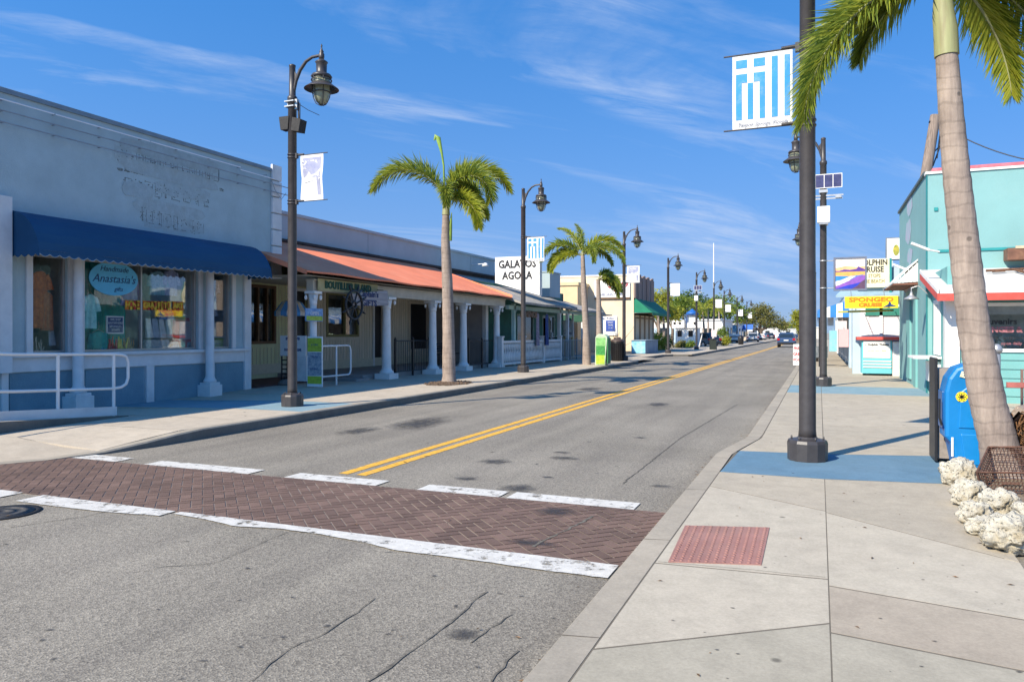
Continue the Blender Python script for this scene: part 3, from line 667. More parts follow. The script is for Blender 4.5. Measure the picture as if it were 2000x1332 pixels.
# awning
AW = mat('navy blue awning canvas', (.012, .075, .16), .75, .1, 1.2, .15, 200, dirt=.3, dirtcol=(.03, .13, .21), dscale=1.5, stretch=(1, .3, 1))
aw = thing('awning', 'long navy blue rounded fabric awning over the display windows of the blue grey shop', 'awning', (BX, 12.2, 3.5))
A0, A1 = yx(15, BX), 15.32; prof = [(0, 3.86), (.16, 3.85), (.34, 3.80), (.50, 3.71), (.64, 3.58), (.75, 3.42), (.83, 3.25), (.86, 3.10)]
mb = MB()
nseg = 40
for k in range(nseg):
    ya, yb = A0 + (A1 - A0) * k / nseg, A0 + (A1 - A0) * (k + 1) / nseg
    sg = lambda y: .012 * math.sin((y - A0) * 5.1) 
    for i in range(len(prof) - 1):
        (n0, z0), (n1, z1) = prof[i], prof[i + 1]
        mb.add([(BX + n0 + sg(ya) * n0, ya, z0), (BX + n1 + sg(ya) * n1, ya, z1), (BX + n1 + sg(yb) * n1, yb, z1), (BX + n0 + sg(yb) * n0, yb, z0)], [(0, 1, 2, 3)], 0, True)
for y in (A0, A1):
    mb.poly([(BX, y, 3.10)] + [(BX + n, y, z) for n, z in prof])
mb.build('canopy', AW, aw)
mb = MB(); N_ = 200
def scal(t): return 3.035 - .045 * abs(math.sin(t * math.pi))
ylen = A1 - A0
for i in range(N_):
    a, b = A0 + ylen * i / N_, A0 + ylen * (i + 1) / N_
    mb.quad((BX + .86, a, 3.10), (BX + .868, a, scal((a - A0) / .19)), (BX + .868, b, scal((b - A0) / .19)), (BX + .86, b, 3.10))
for y in (A0, A1):
    for i in range(40):
        a, b = .868 * i / 40, .868 * (i + 1) / 40
        mb.quad((BX + a, y, 3.10), (BX + a, y, scal(a / .19)), (BX + b, y, scal(b / .19)), (BX + b, y, 3.10))
va = mb.build('valance', AW, aw)
mb = MB(); mb.tube([(BX + .872, A0 + ylen * i / 600, scal((ylen * i / 600) / .19)) for i in range(601)], .006, 4); mb.build('piping', mat('white piping', (.55, .57, .58), .7), va)
mb = MB()
for i in range(6):
    y = A0 + .1 + (ylen - .2) * i / 5; mb = MB(); mb.tube([(BX, y, 3.12), (BX + .84, y, 3.10)], .012, 6); mb.build('support_bar', FRM, aw)

# shop window stock -------------------------------------------------
def cloth_mat(nm, c, c2=None, sc=12, k='noise'):
    c = tuple(min(.85, v * 1.6) for v in c); c2 = tuple(min(.85, v * 1.6) for v in c2) if c2 else None
    return mat(nm, c, .9, .12, sc, .2, 60, tint=c2)
def garment(nm, label, loc, w, h, m, cat='dress', sleeves=True, flare=1.3, group=None):
    """hanging garment: shaped front and back with folds"""
    t = thing(nm, label, cat, loc, group)
    mb = MB(); nx, nz = 14, 12; r = random.Random(hash(nm + label) % 1000)
    for side in (1, -1):
        n = len(mb.v)
        for j in range(nz + 1):
            v = j / nz
            wd = w * ((.36 + .14 * (v / .12)) if v < .12 else (.42 + (flare - 1) * .5 * (v - .12)) if True else 0)
            for i in range(nx + 1):
                u = i / nx * 2 - 1; fold = .018 * math.sin(u * 9 + v * 2 + side) * (0.3 + v)
                mb.v.append((loc[0] + side * (.045 + .03 * v) * (1 - u * u) + fold, loc[1] + u * wd, loc[2] - v * h - (.05 * u * u if v < .05 else 0)))
        for j in range(nz):
            for i in range(nx):
                a = n + j * (nx + 1) + i; mb.f.append([a, a + 1, a + nx + 2, a + nx + 1]); mb.m.append(0); mb.sm.append(True)
    mb.build('garment_body', m, t)
    if sleeves:
        for s in (-1, 1):
            mb = MB(); mb.tube([(loc[0], loc[1] + s * w * .36, loc[2] - .06), (loc[0], loc[1] + s * w * .5, loc[2] - .16), (loc[0] + .01, loc[1] + s * w * .58, loc[2] - .36)], [.05, .055, .07], 8); mb.build('sleeve', m, t)
    mb = MB(); mb.tube([(loc[0], loc[1] - w * .3, loc[2] - .02), (loc[0], loc[1], loc[2] + .05), (loc[0], loc[1] + w * .3, loc[2] - .02)], .006, 5); mb.tube([(loc[0], loc[1], loc[2] + .05), (loc[0], loc[1] + .02, loc[2] + .1), (loc[0], loc[1], loc[2] + .22)], .003, 4); mb.build('hanger', FRM, t)
    return t
def P1(px, py, dx=.35): return tuple(FX(px, py, BX - .17 - dx * .35))
OR = cloth_mat('rust orange cloth', (.42, .13, .04), (.24, .07, .03)); TL = cloth_mat('pale teal cloth', (.30, .55, .50), (.16, .40, .38)); DTL = cloth_mat('dark teal cloth', (.02, .16, .15), (.03, .25, .2))
garment('dress', 'rust orange hanging dress in the narrow first display window', P1(78, 530), .34, 1.12, OR)
garment('shawl', 'long rust brown shawl in the narrow first display window', P1(92, 572, .3), .26, .75, cloth_mat('brown cloth', (.36, .14, .06), (.2, .08, .04)), 'shawl', False)
garment('dress', 'pale teal dress at the left side of the wide display window', P1(176, 575, .3), .3, .72, TL)
garment('shirt', 'dark teal cloth spread low behind the pale teal dress', P1(192, 648, .45), .5, .36, DTL, 'cloth', False)
garment('shirt', 'pale blue shirt with turquoise spots in the wide display window', P1(308, 530, .35), .42, .55, mat('turquoise spotted cloth', (.40, .52, .60), .9, .1, 26, tint=(.10, .34, .38)), 'shirt')
garment('shirt', 'lilac white patterned shirt beside the turquoise spotted shirt', P1(334, 528, .3), .36, .6, mat('lilac floral cloth', (.55, .56, .70), .9, .1, 22, tint=(.25, .27, .5)), 'shirt')
garment('shirt', 'lilac patterned shirt behind the blue oval window sign', P1(254, 545, .5), .42, .6, mat('lilac pink cloth', (.5, .44, .58), .9, .1, 15, tint=(.3, .25, .45)), 'shirt')
garment('dress', 'black and white patterned dress in the last narrow display window', P1(416, 545, .3), .26, .95, mat('black and white cloth', (.62, .62, .64), .9, .1, 24, tint=(.05, .05, .06)))
# hung teal cloth backdrop and dark curtain pieces
t = thing('backdrop_cloth', 'green teal cloth hung behind the pale teal dress in the wide window', 'cloth', P1(200, 620, .9)); mb = MB(); a = FX(164, 520, BX - .9); b = FX(245, 690, BX - .9)
for i in range(24):
    y0, y1 = a.y + (b.y - a.y) * i / 24, a.y + (b.y - a.y) * (i + 1) / 24; f = lambda y: BX - .9 + .03 * math.sin(y * 22)
    mb.add([(f(y0), y0, 1.21), (f(y1), y1, 1.21), (f(y1), y1, 3.2), (f(y0), y0, 3.2)], [(0, 1, 2, 3)], 0, True)
mb.build('cloth_sheet', cloth_mat('green teal cloth', (.03, .30, .24), (.02, .2, .18)), t)
t = thing('window_sign', 'oval sky blue sign with dark handwriting at the top of the wide display window', 'sign', P1(218, 545, .17)); c = FX(218, 545, BX - .17)
pts = [(BX - .10, c.y + .60 * math.cos(2 * math.pi * i / 36), c.z + .36 * math.sin(2 * math.pi * i / 36)) for i in range(36)]; mb = MB(); mb.slab(pts, (.012, 0, 0)); mb.build('board', mat('sky blue board', (.14, .55, .80), .6, .05), t)
NV = mat('navy lettering', (.02, .06, .18), .6)
text('Handmade', .16, NV, t, (BX - .084, c.y, c.z + .2), (0, 1, 0), (0, 0, 1), .004, shear=.3); text("Anastasia's", .24, NV, t, (BX - .084, c.y, c.z - .01), (0, 1, 0), (0, 0, 1), .004, shear=.3, name='lettering'); text('gifts', .13, NV, t, (BX - .084, c.y + .1, c.z - .22), (0, 1, 0), (0, 0, 1), .004, shear=.3)
# orange and yellow garland letters
t = thing('banner_string', 'orange and yellow letter banner strung across the wide display window', 'banner', P1(290, 600, .2)); a = FX(238, 596, BX - .2); b = FX(350, 598, BX - .2)
mb = MB(); word = 'HAND GRAFFITI ART'; lt = []
ms = [mat('orange card', (.75, .20, .02), .7), mat('yellow card', (.85, .55, .05), .7), mat('red card', (.55, .05, .03), .7)]
for i, ch in enumerate(word):
    y = a.y + (b.y - a.y) * (i + .5) / len(word); z = a.z + (b.z - a.z) * i / len(word) - .0
    if ch == ' ': continue
    mb.box(BX - .09, BX - .083, y - .062, y + .062, z - .10, z + .10, (i + (i // 3)) % 3)
mb.tube([(BX - .09, a.y - .1, a.z + .12), (BX - .09, (a.y + b.y) / 2, (a.z + b.z) / 2 + .09), (BX - .09, b.y + .1, b.z + .12)], .004, 4, 1); mb.build('cards', ms, t)
for i, ch in enumerate(word):
    if ch == ' ': continue
    y = a.y + (b.y - a.y) * (i + .5) / len(word); z = a.z + (b.z - a.z) * i / len(word)
    text(ch, .17, ms[1] if (i + (i // 3)) % 3 != 1 else ms[2], t, (BX - .079, y, z), (0, 1, 0), (0, 0, 1), .003, name='letter', bold=.006)
# notice board
t = thing('notice_board', 'small navy price board in a white frame in the wide display window', 'notice', P1(226, 640, .4)); a = FX(208, 617, BX - .4); b = FX(242, 652, BX - .4)
mb = MB(); mb.box(BX - .43, BX - .40, a.y, b.y, b.z, a.z); mb.build('frame', WHB, t)
mb = MB(); mb.box(BX - .405, BX - .394, a.y + .03, b.y - .03, b.z + .03, a.z - .03); mb.build('panel', mat('navy panel', (.05, .07, .2), .6), t)
for i, s_ in enumerate(('WE SHIP', 'ANYWHERE', 'SPONGES', 'SOAPS')): text(s_, .07, WHB, t, (BX - .390, (a.y + b.y) / 2, a.z - .08 - i * .075), (0, 1, 0), (0, 0, 1), .003)
# folded towels, bags, baskets
def bag(nm, label, px0, py0, px1, py1, m, cat, dx=.35, d=.16, lean=.06, extra=None):
    dx = .2 + dx * .4
    a = FX(px0, py0, BX - dx); b = FX(px1, py1, BX - dx); t = thing(nm, label, cat, (BX - dx, (a.y + b.y) / 2, b.z)); mb = MB(); zb = max(1.205, b.z)
    X = BX - dx
    vs = [(X - d, a.y, zb), (X, a.y, zb), (X, b.y, zb), (X - d, b.y, zb), (X - d * .6 - lean, a.y + .03, a.z), (X - .02 - lean, a.y + .02, a.z), (X - .02 - lean, b.y - .02, a.z), (X - d * .6 - lean, b.y - .03, a.z)]
    mb.add(vs, [(0, 3, 2, 1), (4, 5, 6, 7), (0, 1, 5, 4), (1, 2, 6, 5), (2, 3, 7, 6), (3, 0, 4, 7)]); o = mb.build('bag_body' if cat == 'bag' else 'body', m, t, bevel=.02)
    return t, a, b
CR = cloth_mat('coral red cloth', (.55, .07, .07), (.4, .05, .06)); CW_ = cloth_mat('cream cloth', (.62, .58, .50), (.4, .36, .3)); 
t, a, b = bag('bag', 'coral red bag with a pale shell panel low in the wide display window', 344, 620, 381, 686, CR, 'bag', .4)
mb = MB(); mb.slab([(BX - .345, a.y + .08, b.z + .28), (BX - .36, b.y - .06, b.z + .30), (BX - .39, b.y - .03, a.z - .08), (BX - .39, a.y + .14, a.z - .1)], (.01, 0, 0)); mb.build('shell_panel', mat('pink shell print', (.7, .45, .42), .8, .2, 9, tint=(.6, .6, .62)), t)
for i, (x0, w_, cc) in enumerate(((288, 13, CW_), (300, 14, cloth_mat('grey cloth', (.36, .38, .40), (.2, .22, .26))), (314, 12, CW_), (327, 12, cloth_mat('sage cloth', (.42, .48, .42), (.3, .34, .3))))):
    bag('folded_towel', ['cream folded towel standing first in the row of towels', 'grey folded towel second in the row of towels', 'cream folded towel third in the row of towels', 'sage green folded towel standing last in the row of towels'][i], x0, 622, x0 + w_, 660, cc, 'towel', .42, .08)
bag('cushion', 'royal blue cushion on the towels in the wide display window', 312, 604, 343, 624, cloth_mat('royal blue cloth', (.02, .12, .35), (.02, .08, .25)), 'cushion', .5, .12)
bag('basket', 'white wire basket low on the shop window sill below the towels', 285, 664, 334, 686, mat('white basket weave', (.62, .60, .56), .8, .25, 20), 'basket', .3, .2, 0)
bag('jar_tray', 'pale blue tray of jars at the corner of the wide display window', 368, 668, 384, 687, mat('pale blue jar', (.20, .34, .42), .3, .3, 14), 'tray', .3, .12, 0)
bag('gift_box', 'cream gift box beside the coral red bag', 335, 668, 352, 686, CW_, 'box', .26, .12, 0)
bag('framed_picture', 'small white framed picture in the first narrow window', 96, 646, 110, 675, mat('white frame with grey picture', (.6, .62, .62), .6, .3, 5, tint=(.3, .36, .38)), 'picture', .3, .03, .03)
bag('folded_cloth_pile', 'cream pile of folded cloth in the last narrow window', 414, 664, 446, 684, CW_, 'cloth', .35, .25, 0)
for (x0, y0, c_, lb) in ((180, 668, (.02, .22, .2), 'dark green patterned scarf bundle low in the wide display window'), (215, 660, (.45, .06, .04), 'red and brown sponge ornament bundle low in the wide window'), (232, 668, (.55, .42, .05), 'yellow flower bundle low in the wide display window'), (250, 660, (.3, .16, .06), 'brown sponge bundle near the window mullion'), (205, 676, (.06, .3, .42), 'turquoise glass bundle near the white sill'), (72, 672, (.35, .30, .22), 'tan shell bundle low in the first narrow window')):
    p = FX(x0, y0, BX - .35); t = thing('ornament_bundle', lb, 'ornaments', (p.x, p.y, 1.2)); mb = MB()
    for i in range(26):
        a = q.uniform(0, 6.28); r_ = q.uniform(0, .14); h = q.uniform(.05, .34 * (1 - r_)); x, y = p.x + r_ * math.cos(a) * .7, p.y + r_ * math.sin(a) * 1.2
        mb.tube([(x, y, 1.205), (x + q.uniform(-.04, .04), y + q.uniform(-.05, .05), 1.2 + h)], [q.uniform(.02, .035), .008], 5)
    mb.build('ornament_pieces', mat('ornament ' + lb[:12], c_, .6, .3, 20, tint=tuple(min(1, v * 1.9 + .05) for v in c_)), t)
# shelf tables and a pale reflection-like rear panel inside the last window
t = thing('display_shelf', 'pale shelf unit inside the last narrow display window', 'shelf', (BX - 1.1, yx(430, BX), 1.2)); mb = MB()
y0, y1 = w1[2][0] - .1, w1[2][1] + .2
for z in (1.5, 1.9, 2.3): mb.box(BX - 1.3, BX - .9, y0, y1, z, z + .04)
mb.box(BX - 1.32, BX - 1.3, y0, y1, 1.2, 2.6); mb.build('shelf_boards', mat('pale shelf', (.5, .5, .48), .7), t)
for z in (1.54, 1.94):
    for k in range(5):
        mb = MB(); mb.lathe([(.05, 0), (.06, .08), (.03, .16), (.035, .2)], (BX - 1.0, y0 + .12 + k * .17, z), 8); o = mb.build('vase', mat('white ceramic', (.6, .6, .58), .4), None); tag(o, 'white vase on the shelf unit in the last narrow window', 'vase', 'white vases on the shop shelf')

# ------------------------------------------------------------------ ramp, railing beside the blue shop
rk = MB(); RP = [(-10.95, 6.2), (-10.98, 6.9), (-11.1, 7.6), (-11.22, 8.3), (-11.3, 9.0), (-11.36, 9.6)]
hz = [.34, .32, .27, .22, .17, .135]
for i in range(len(RP) - 1):
    (x0, y0), (x1, y1) = RP[i], RP[i + 1]; n = len(rk.v)
    for (x, y, h) in ((x0, y0, hz[i]), (x1, y1, hz[i + 1])):
        rk.v += [(x, y, -.05), (x + .0, y, h), (x - .14, y, h), (x - .16, y, h - .02), (BX + .02, y, h - .03)]
    for k in range(4):
        a = n + k; rk.f.append([a, a + 5, a + 6, a + 1]); rk.m.append(1 if k == 0 else 0); rk.sm.append(False)
rk.build('ramp', [CONC_L, KERBD], kind='structure')
rl = thing('ramp_railing', 'white painted tubular steel railing along the ramp of the blue grey shop', 'railing', (-11.3, 8.5, .15))
def rzz(y): return .135 + (9.6 - y) / 3.4 * .2
XR = -11.4
tp_ = lambda y: 1.03 + rzz(y) - .02
mb = MB(); yE = yx(222, XR); yR = yx(250, XR)
top = [(XR + .25, 5.6, 1.36), (XR + .12, 6.6, 1.33), (XR, 7.6, 1.27), (XR, yE, 1.225), (XR, yR - .14, 1.215), (XR, yR - .04, 1.18), (XR, yR, 1.08), (XR, yR, .80), (XR, yR - .04, .69), (XR, yR - .14, .64), (XR, yE, .625), (XR, 7.6, .70), (XR + .12, 6.6, .78), (XR + .25, 5.6, .85)]
mb.tube(top, .026, 10); mb.build('rail', WHB, rl)
for px in (222, 113, -60):
    y = yx(px, XR); mb = MB(); xx = XR + (0 if y > 7.3 else .1); mb.tube([(xx, y, .1), (xx, y, 1.24 if y > 8 else 1.27)], .027, 10); mb.build('post', WHB, rl)
mb = MB(); mb.box(XR + .03, XR + .045, 5.6, yE + .03, .155, .30)
mb = MB(); y0 = 5.6
mb.add([(XR + .03, y0, .36), (XR + .045, y0, .36), (XR + .045, yE + .03, .16), (XR + .03, yE + .03, .16), (XR + .03, y0, .52), (XR + .045, y0, .52), (XR + .045, yE + .03, .31), (XR + .03, yE + .03, .31)], [(0, 3, 2, 1), (4, 5, 6, 7), (0, 1, 5, 4), (1, 2, 6, 5), (2, 3, 7, 6), (3, 0, 4, 7)]); mb.build('kick_plate', WHP, rl)
# ------------------------------------------------------------------ left side: orange roofed shop with porch
X2 = -16.2; m2 = pm('x', X2)
CRM = mat('beige board wall', (.70, .61, .48), .8, .08, 2, dirt=.3, dirtcol=(.26, .23, .19), stretch=(6, 6, .4))
OLV = mat('pale olive board wall', (.64, .64, .38), .8, .08, 2, dirt=.3, dirtcol=(.28, .3, .18), stretch=(6, 6, .4))
GRYW = mat('grey brown panel', (.38, .34, .31), .8, .08, 2)
OLT = mat('olive trim', (.26, .23, .10), .7, .08, 4); BRT = mat('brown wood trim', (.16, .085, .04), .6, .15, 6)
TER = mat('orange roof felt', (.85, .25, .12), .75, .07, 1.2, .2, 60, dirt=.5, dirtcol=(.82, .35, .21), dscale=1.0)
PARA = mat('blue grey metal parapet', (.36, .45, .48), .6, .05, 1.0, dirt=.3, dirtcol=(.24, .32, .35))
DRK = mat('dark doorway', (.018, .018, .02), .35, .2, 2)
BLK = mat('black painted steel', (.02, .02, .022), .4, .1, 8)
b2 = thing('porch_shop', 'low beige shop with a long orange sloped roof over a white columned porch', 'building', (X2, 23, .15))
Y2a, Y2b = 15.6, 29.6
y = lambda px: yx(px, X2)
holes = [(y(490) - .5, y(538), 1.25, 3.1), (y(575), y(600), .3, 3.0), (y(637), y(700), 1.45, 3.05), (y(730), y(748), .3, 2.95), (y(800), y(836), .9, 2.85), ]
mb = MB(); wall(mb, m2, Y2a, yx(606, X2), 0, 4.6, holes, .2, 0); mb.build('olive_wall', [OLV], b2)
mb = MB(); wall(mb, m2, yx(606, X2), Y2b, 0, 4.6, holes, .2, 0); mb.build('wall', [CRM], b2); mb = MB(); mb.box(-26, X2 - .2, Y2a, Y2a + .2, 0, 5.4); mb.build('party_wall', [CRM], b2)
# battens (board wall)
mb = MB(); yy = Y2a
while yy < Y2b:
    for (z0, z1) in ((.3, 4.5),):
        if not any(h[0] - .08 < yy < h[1] + .08 for h in holes): pbox(mb, m2, yy - .008, yy + .008, .0, .012, z0, z1)
        else:
            h = [h for h in holes if h[0] - .08 < yy < h[1] + .08][0]
            pbox(mb, m2, yy - .008, yy + .008, .0, .012, h[3] + .12, z1)
            if h[2] > .5: pbox(mb, m2, yy - .008, yy + .008, .0, .012, z0, h[2] - .12)
    yy += .17
pbox(mb, m2, Y2a, Y2b, .003, .04, .3, .62)
mb.build('battens', mat('batten paint', (.60, .54, .40), .8, .05), b2)  # slightly darker than the board walls
mb = MB(); mb.box(X2 + .01, -13.55, 29.4, 29.6, .1, 3.3); mb.build('end_wall', GRYW, b2)
mb = MB(); mb.box(-13.55, -13.38, 29.36, 29.62, .1, 3.2); mb.box(xy(880, 29.4), xy(886, 29.4), 29.36, 29.4, .3, 3.2); mb.build('end_trim', WHP, b2)
for i, h in enumerate(holes):
    if i in (0, 2):
        window(b2, m2, h[0], h[1], h[2], h[3], BRT if i == 0 else OLT, GLS, n=-.06, fw=.09, fd=.1, vs=((.5, .75) if i == 0 else (.56,)))
    elif i == 4:
        mb = MB(); pbox(mb, m2, h[0], h[1], -.15, -.1, h[2], h[3]); o = mb.build('window', DRK, b2); mb = MB(); pbox(mb, m2, h[0] - .1, h[0], .0, .05, h[2] - .1, h[3] + .1); pbox(mb, m2, h[1], h[1] + .1, .0, .05, h[2] - .1, h[3] + .1); pbox(mb, m2, h[0], h[1], .0, .05, h[3], h[3] + .1); pbox(mb, m2, h[0], h[1], .0, .05, h[2] - .1, h[2]); mb.build('sill', CRM, o)
    else:
        mb = MB(); pbox(mb, m2, h[0], h[1], -.15, -.1, h[2], h[3]); o = mb.build('door', DRK, b2)
        mb = MB(); pbox(mb, m2, h[0] - .1, h[0], .0, .05, .3, h[3] + .1); pbox(mb, m2, h[1], h[1] + .1, .0, .05, .3, h[3] + .1); pbox(mb, m2, h[0], h[1], .0, .05, h[3], h[3] + .1); mb.build('frame', WHP, o)
# interior behind windows
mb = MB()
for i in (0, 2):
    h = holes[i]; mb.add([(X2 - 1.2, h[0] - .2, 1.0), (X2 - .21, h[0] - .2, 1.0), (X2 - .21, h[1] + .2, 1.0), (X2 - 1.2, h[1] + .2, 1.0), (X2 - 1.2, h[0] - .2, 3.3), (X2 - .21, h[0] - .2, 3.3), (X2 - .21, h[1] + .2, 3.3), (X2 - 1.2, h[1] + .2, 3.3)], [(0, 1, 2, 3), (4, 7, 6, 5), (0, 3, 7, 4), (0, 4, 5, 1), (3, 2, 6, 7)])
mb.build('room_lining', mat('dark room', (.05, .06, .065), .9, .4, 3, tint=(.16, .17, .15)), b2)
# deck and step
mb = MB(); mb.box(X2 + .001, -12.95, 19.3, 29.5, -.05, .30); mb.box(-14.6, -12.7, 18.6, 19.3, -.05, .22); mb.build('porch_floor', mat('painted porch floor', (.30, .29, .28), .8, .1, 2, dirt=.4, dirtcol=(.2, .18, .17)), b2)
mb = MB(); mb.box(X2 + .001, -13.8, Y2a + .02, 19.3, .05, .17); mb.build('entry_floor', mat('dark red entry floor', (.14, .06, .05), .8, .2, 3), b2)
# roof
XE, ZE, ZR = -12.2, 3.22, 4.60
mb = MB(); ye0, ye1 = 15.66, 29.5
nn = 28
for k in range(nn):
    a, b = ye0 + (ye1 - ye0) * k / nn, ye0 + (ye1 - ye0) * (k + 1) / nn; dz = lambda v: .012 * math.sin(v * 2.3) - .006 * (v - ye0)
    mb.add([(XE, a, ZE + dz(a)), (XE, b, ZE + dz(b)), (X2, b, ZR), (X2, a, ZR)], [(0, 1, 2, 3)], 0)
    mb.add([(XE, a, ZE - .05 + dz(a)), (XE, b, ZE - .05 + dz(b)), (XE, b, ZE + dz(b)), (XE, a, ZE + dz(a))], [(0, 1, 2, 3)], 0)
for v in (ye0, ye1): mb.poly([(XE, v, ZE - .12), (XE, v, ZE), (X2, v, ZR), (X2, v, ZR - .2)], 0)
mb.build('roof', TER, b2)
mb = MB(); mb.add([(XE + .02, ye0 + .03, ZE - .12), (XE + .02, ye1 - .03, ZE - .18), (X2, ye1 - .03, ZE - .1), (X2, ye0 + .03, ZE - .05)], [(0, 3, 2, 1)]); mb.build('soffit', mat('soffit boards', (.5, .45, .36), .9, .1, 3), b2)
mb = MB(); mb.box(-12.72, -12.50, 16.3, 29.45, 2.72, 3.0); mb.box(-12.76, -12.46, 16.3, 29.45, 3.0, 3.04); mb.build('beam', mat('cream porch beam', (.50, .46, .38), .7, .08, 3), b2, bevel=.01)
mb = MB(); pbox(mb, m2, Y2a, 42, .16, .26, ZR - .06, ZR + .03); mb.build('flashing', mat('rusty dark flashing', (.06, .045, .04), .8, .2, 3), b2)
mb = MB(); mb.box(X2 - .22, X2 + .14, Y2a, 36.4, ZR + .03, 5.44); mb.box(X2 - .3, X2 + .2, Y2a, 36.45, 5.44, 5.54)
for yv in (18.2, 24.3, 30.2, 33.4): mb.box(X2 + .14, X2 + .15, yv, yv + .02, ZR + .03, 5.44)
mb.build('parapet', PARA, b2)
mb = MB(); mb.box(-26, -25.8, Y2a, 42.5, 0, 5.4); mb.box(-25.8, X2 - .22, 42.3, 42.5, 0, 5); mb.box(-25.8, X2 - .22, Y2a + .2, 42.3, 4.8, 4.9); mb.build('rear_wall', PARA, b2)
def column(parent, x, yv, z0, z1, m=WHB, r=.15, ped=True):
    mb = MB(); zb = z0
    if ped: mb.box(x - .27, x + .27, yv - .27, yv + .27, z0 - .2, z0 + .17); zb = z0 + .17
    mb.lathe([(r * 1.5, 0), (r * 1.55, .05), (r * 1.25, .09), (r * 1.05, .14), (r, .2), (r * .82, z1 - zb - .42), (r * .8, z1 - zb - .36), (r * 1.0, z1 - zb - .34), (r * .9, z1 - zb - .30), (r * 1.25, z1 - zb - .06)], (x, yv, zb), 16)
    mb.box(x - r * 1.5, x + r * 1.5, yv - r * 1.5, yv + r * 1.5, z1 - .07, z1)
    for sx in (-1, 1):
        for sy in (-1, 1):
            mb.lathe([(.02, 0), (.035, .03), (.045, .07), (.035, .11), (.02, .14)], (x + sx * r * 1.25, yv + sy * r * 1.25, z1 - .24), 8)
    return mb.build('column', m, parent)
for px in (755, 845, 905, 970): column(b2, -12.62, yx(px, -12.62), .15, 2.72)
column(b2, -12.62, yx(612, -12.62), .15, 2.72, ped=False, r=.11)
# cut letters under the eave
GRN = mat('dark green letters', (.02, .09, .055), .6)
p0, p1 = FX(620, 551, XE - .32), FX(718, 563, XE - .32)
mb = MB(); mb.box(XE - .24, XE - .22, p0.y - .1, p1.y + .4, 2.74, 3.06); mb.build('sign_board', mat('straw sign board', (.46, .42, .22), .7, .1, 4), b2)
text('BOUTILLIER ISLAND', .27, GRN, b2, (XE - .205, (p0.y + p1.y) / 2 + .1, 2.90), (0, 1, 0), (0, 0, 1), .02, sx=.98 * (p1.y - p0.y + .2) / 2.75, bold=.012)
# blue-and-yellow small sign on the slim column
t = thing('hanging_sign', 'small blue and lime green sign fixed to the slim porch column', 'sign', tuple(FX(613, 614, -12.4))); a, b = FX(597, 602, -12.4), FX(630, 628, -12.4)
mb = MB(); mb.box(-12.42, -12.39, a.y, b.y, b.z, a.z); mb.build('board', mat('blue sign face', (.04, .14, .42), .5, .3, 14, tint=(.3, .5, .7)), t); mb = MB(); mb.box(-12.388, -12.385, a.y + .02, b.y - .02, b.z + .02, b.z + .14); mb.build('stripe', mat('lime sign band', (.35, .5, .06), .5, .2, 20), t)
text('OPEN', .14, WHB, t, (-12.385, (a.y + b.y) / 2, a.z - .13), (0, 1, 0), (0, 0, 1), .004)
# wheel sign hanging from the porch
YS_ = yx(720, -12.3)
t = thing('ship_wheel_sign', 'weathered wooden hanging sign with a black ship wheel at the porch beam', 'sign', tuple(FX(715, 585, -12.2))); a, b = FX(676, 570, -12.2), FX(758, 597, -12.2)
Yc = yx(700, -12.2); 
WDS = mat('weathered grey wood', (.38, .36, .37), .85, .15, 4, .3, 50, stretch=(1, .4, 6))
sy0, sy1 = -13.9, -11.0
def PS(px, py): return FX(px, py, -12.15)
pA, pB, pC, pD = PS(686, 574), PS(757, 568), PS(759, 597), PS(690, 597)
mb = MB(); mb.slab([pD, pC, pB, pA], (-.04, 0, 0)); mb.build('board', WDS, t, bevel=.006)
c = PS(690, 596); mb = MB(); R0 = .40
mb.tube([(-12.12, c.y + R0 * math.cos(2 * math.pi * i / 24), c.z + R0 * math.sin(2 * math.pi * i / 24)) for i in range(25)], .035, 6)
mb.tube([(-12.12, c.y + .1 * math.cos(2 * math.pi * i / 12), c.z + .1 * math.sin(2 * math.pi * i / 12)) for i in range(13)], .03, 6)
for i in range(8):
    an = 2 * math.pi * (i + .5) / 8; mb.tube([(-12.12, c.y + .08 * math.cos(an), c.z + .08 * math.sin(an)), (-12.12, c.y + R0 * 1.0 * math.cos(an), c.z + R0 * math.sin(an)), (-12.12, c.y + R0 * 1.25 * math.cos(an), c.z + R0 * 1.25 * math.sin(an)), (-12.12, c.y + R0 * 1.5 * math.cos(an), c.z + R0 * 1.5 * math.sin(an))], [.018, .018, .034, .016], 6)
mb.build('ship_wheel', BLK, t)
mb = MB(); mb.tube([(-12.17, pA.y + .4, pA.z), (-12.4, pA.y + .4, 2.9)], .01, 5); mb.tube([(-12.17, pB.y - .2, pB.z), (-12.4, pB.y - .2, 2.9)], .01, 5); mb.build('hanger', BLK, t)
text("Captain's", .24, mat('faded navy lettering', (.05, .07, .16), .8, .4, 12), t, (-12.143, pB.y - 1.02, pB.z - .16), (0, 1, 0), (0, 0, 1), .006, bold=.008, sx=1.15)
text('GIFTS', .24, MAT['faded navy lettering'], t, (-12.143, pB.y - 1.0, pB.z - .42), (0, 1, 0), (0, 0, 1), .006, bold=.008, sx=1.3)
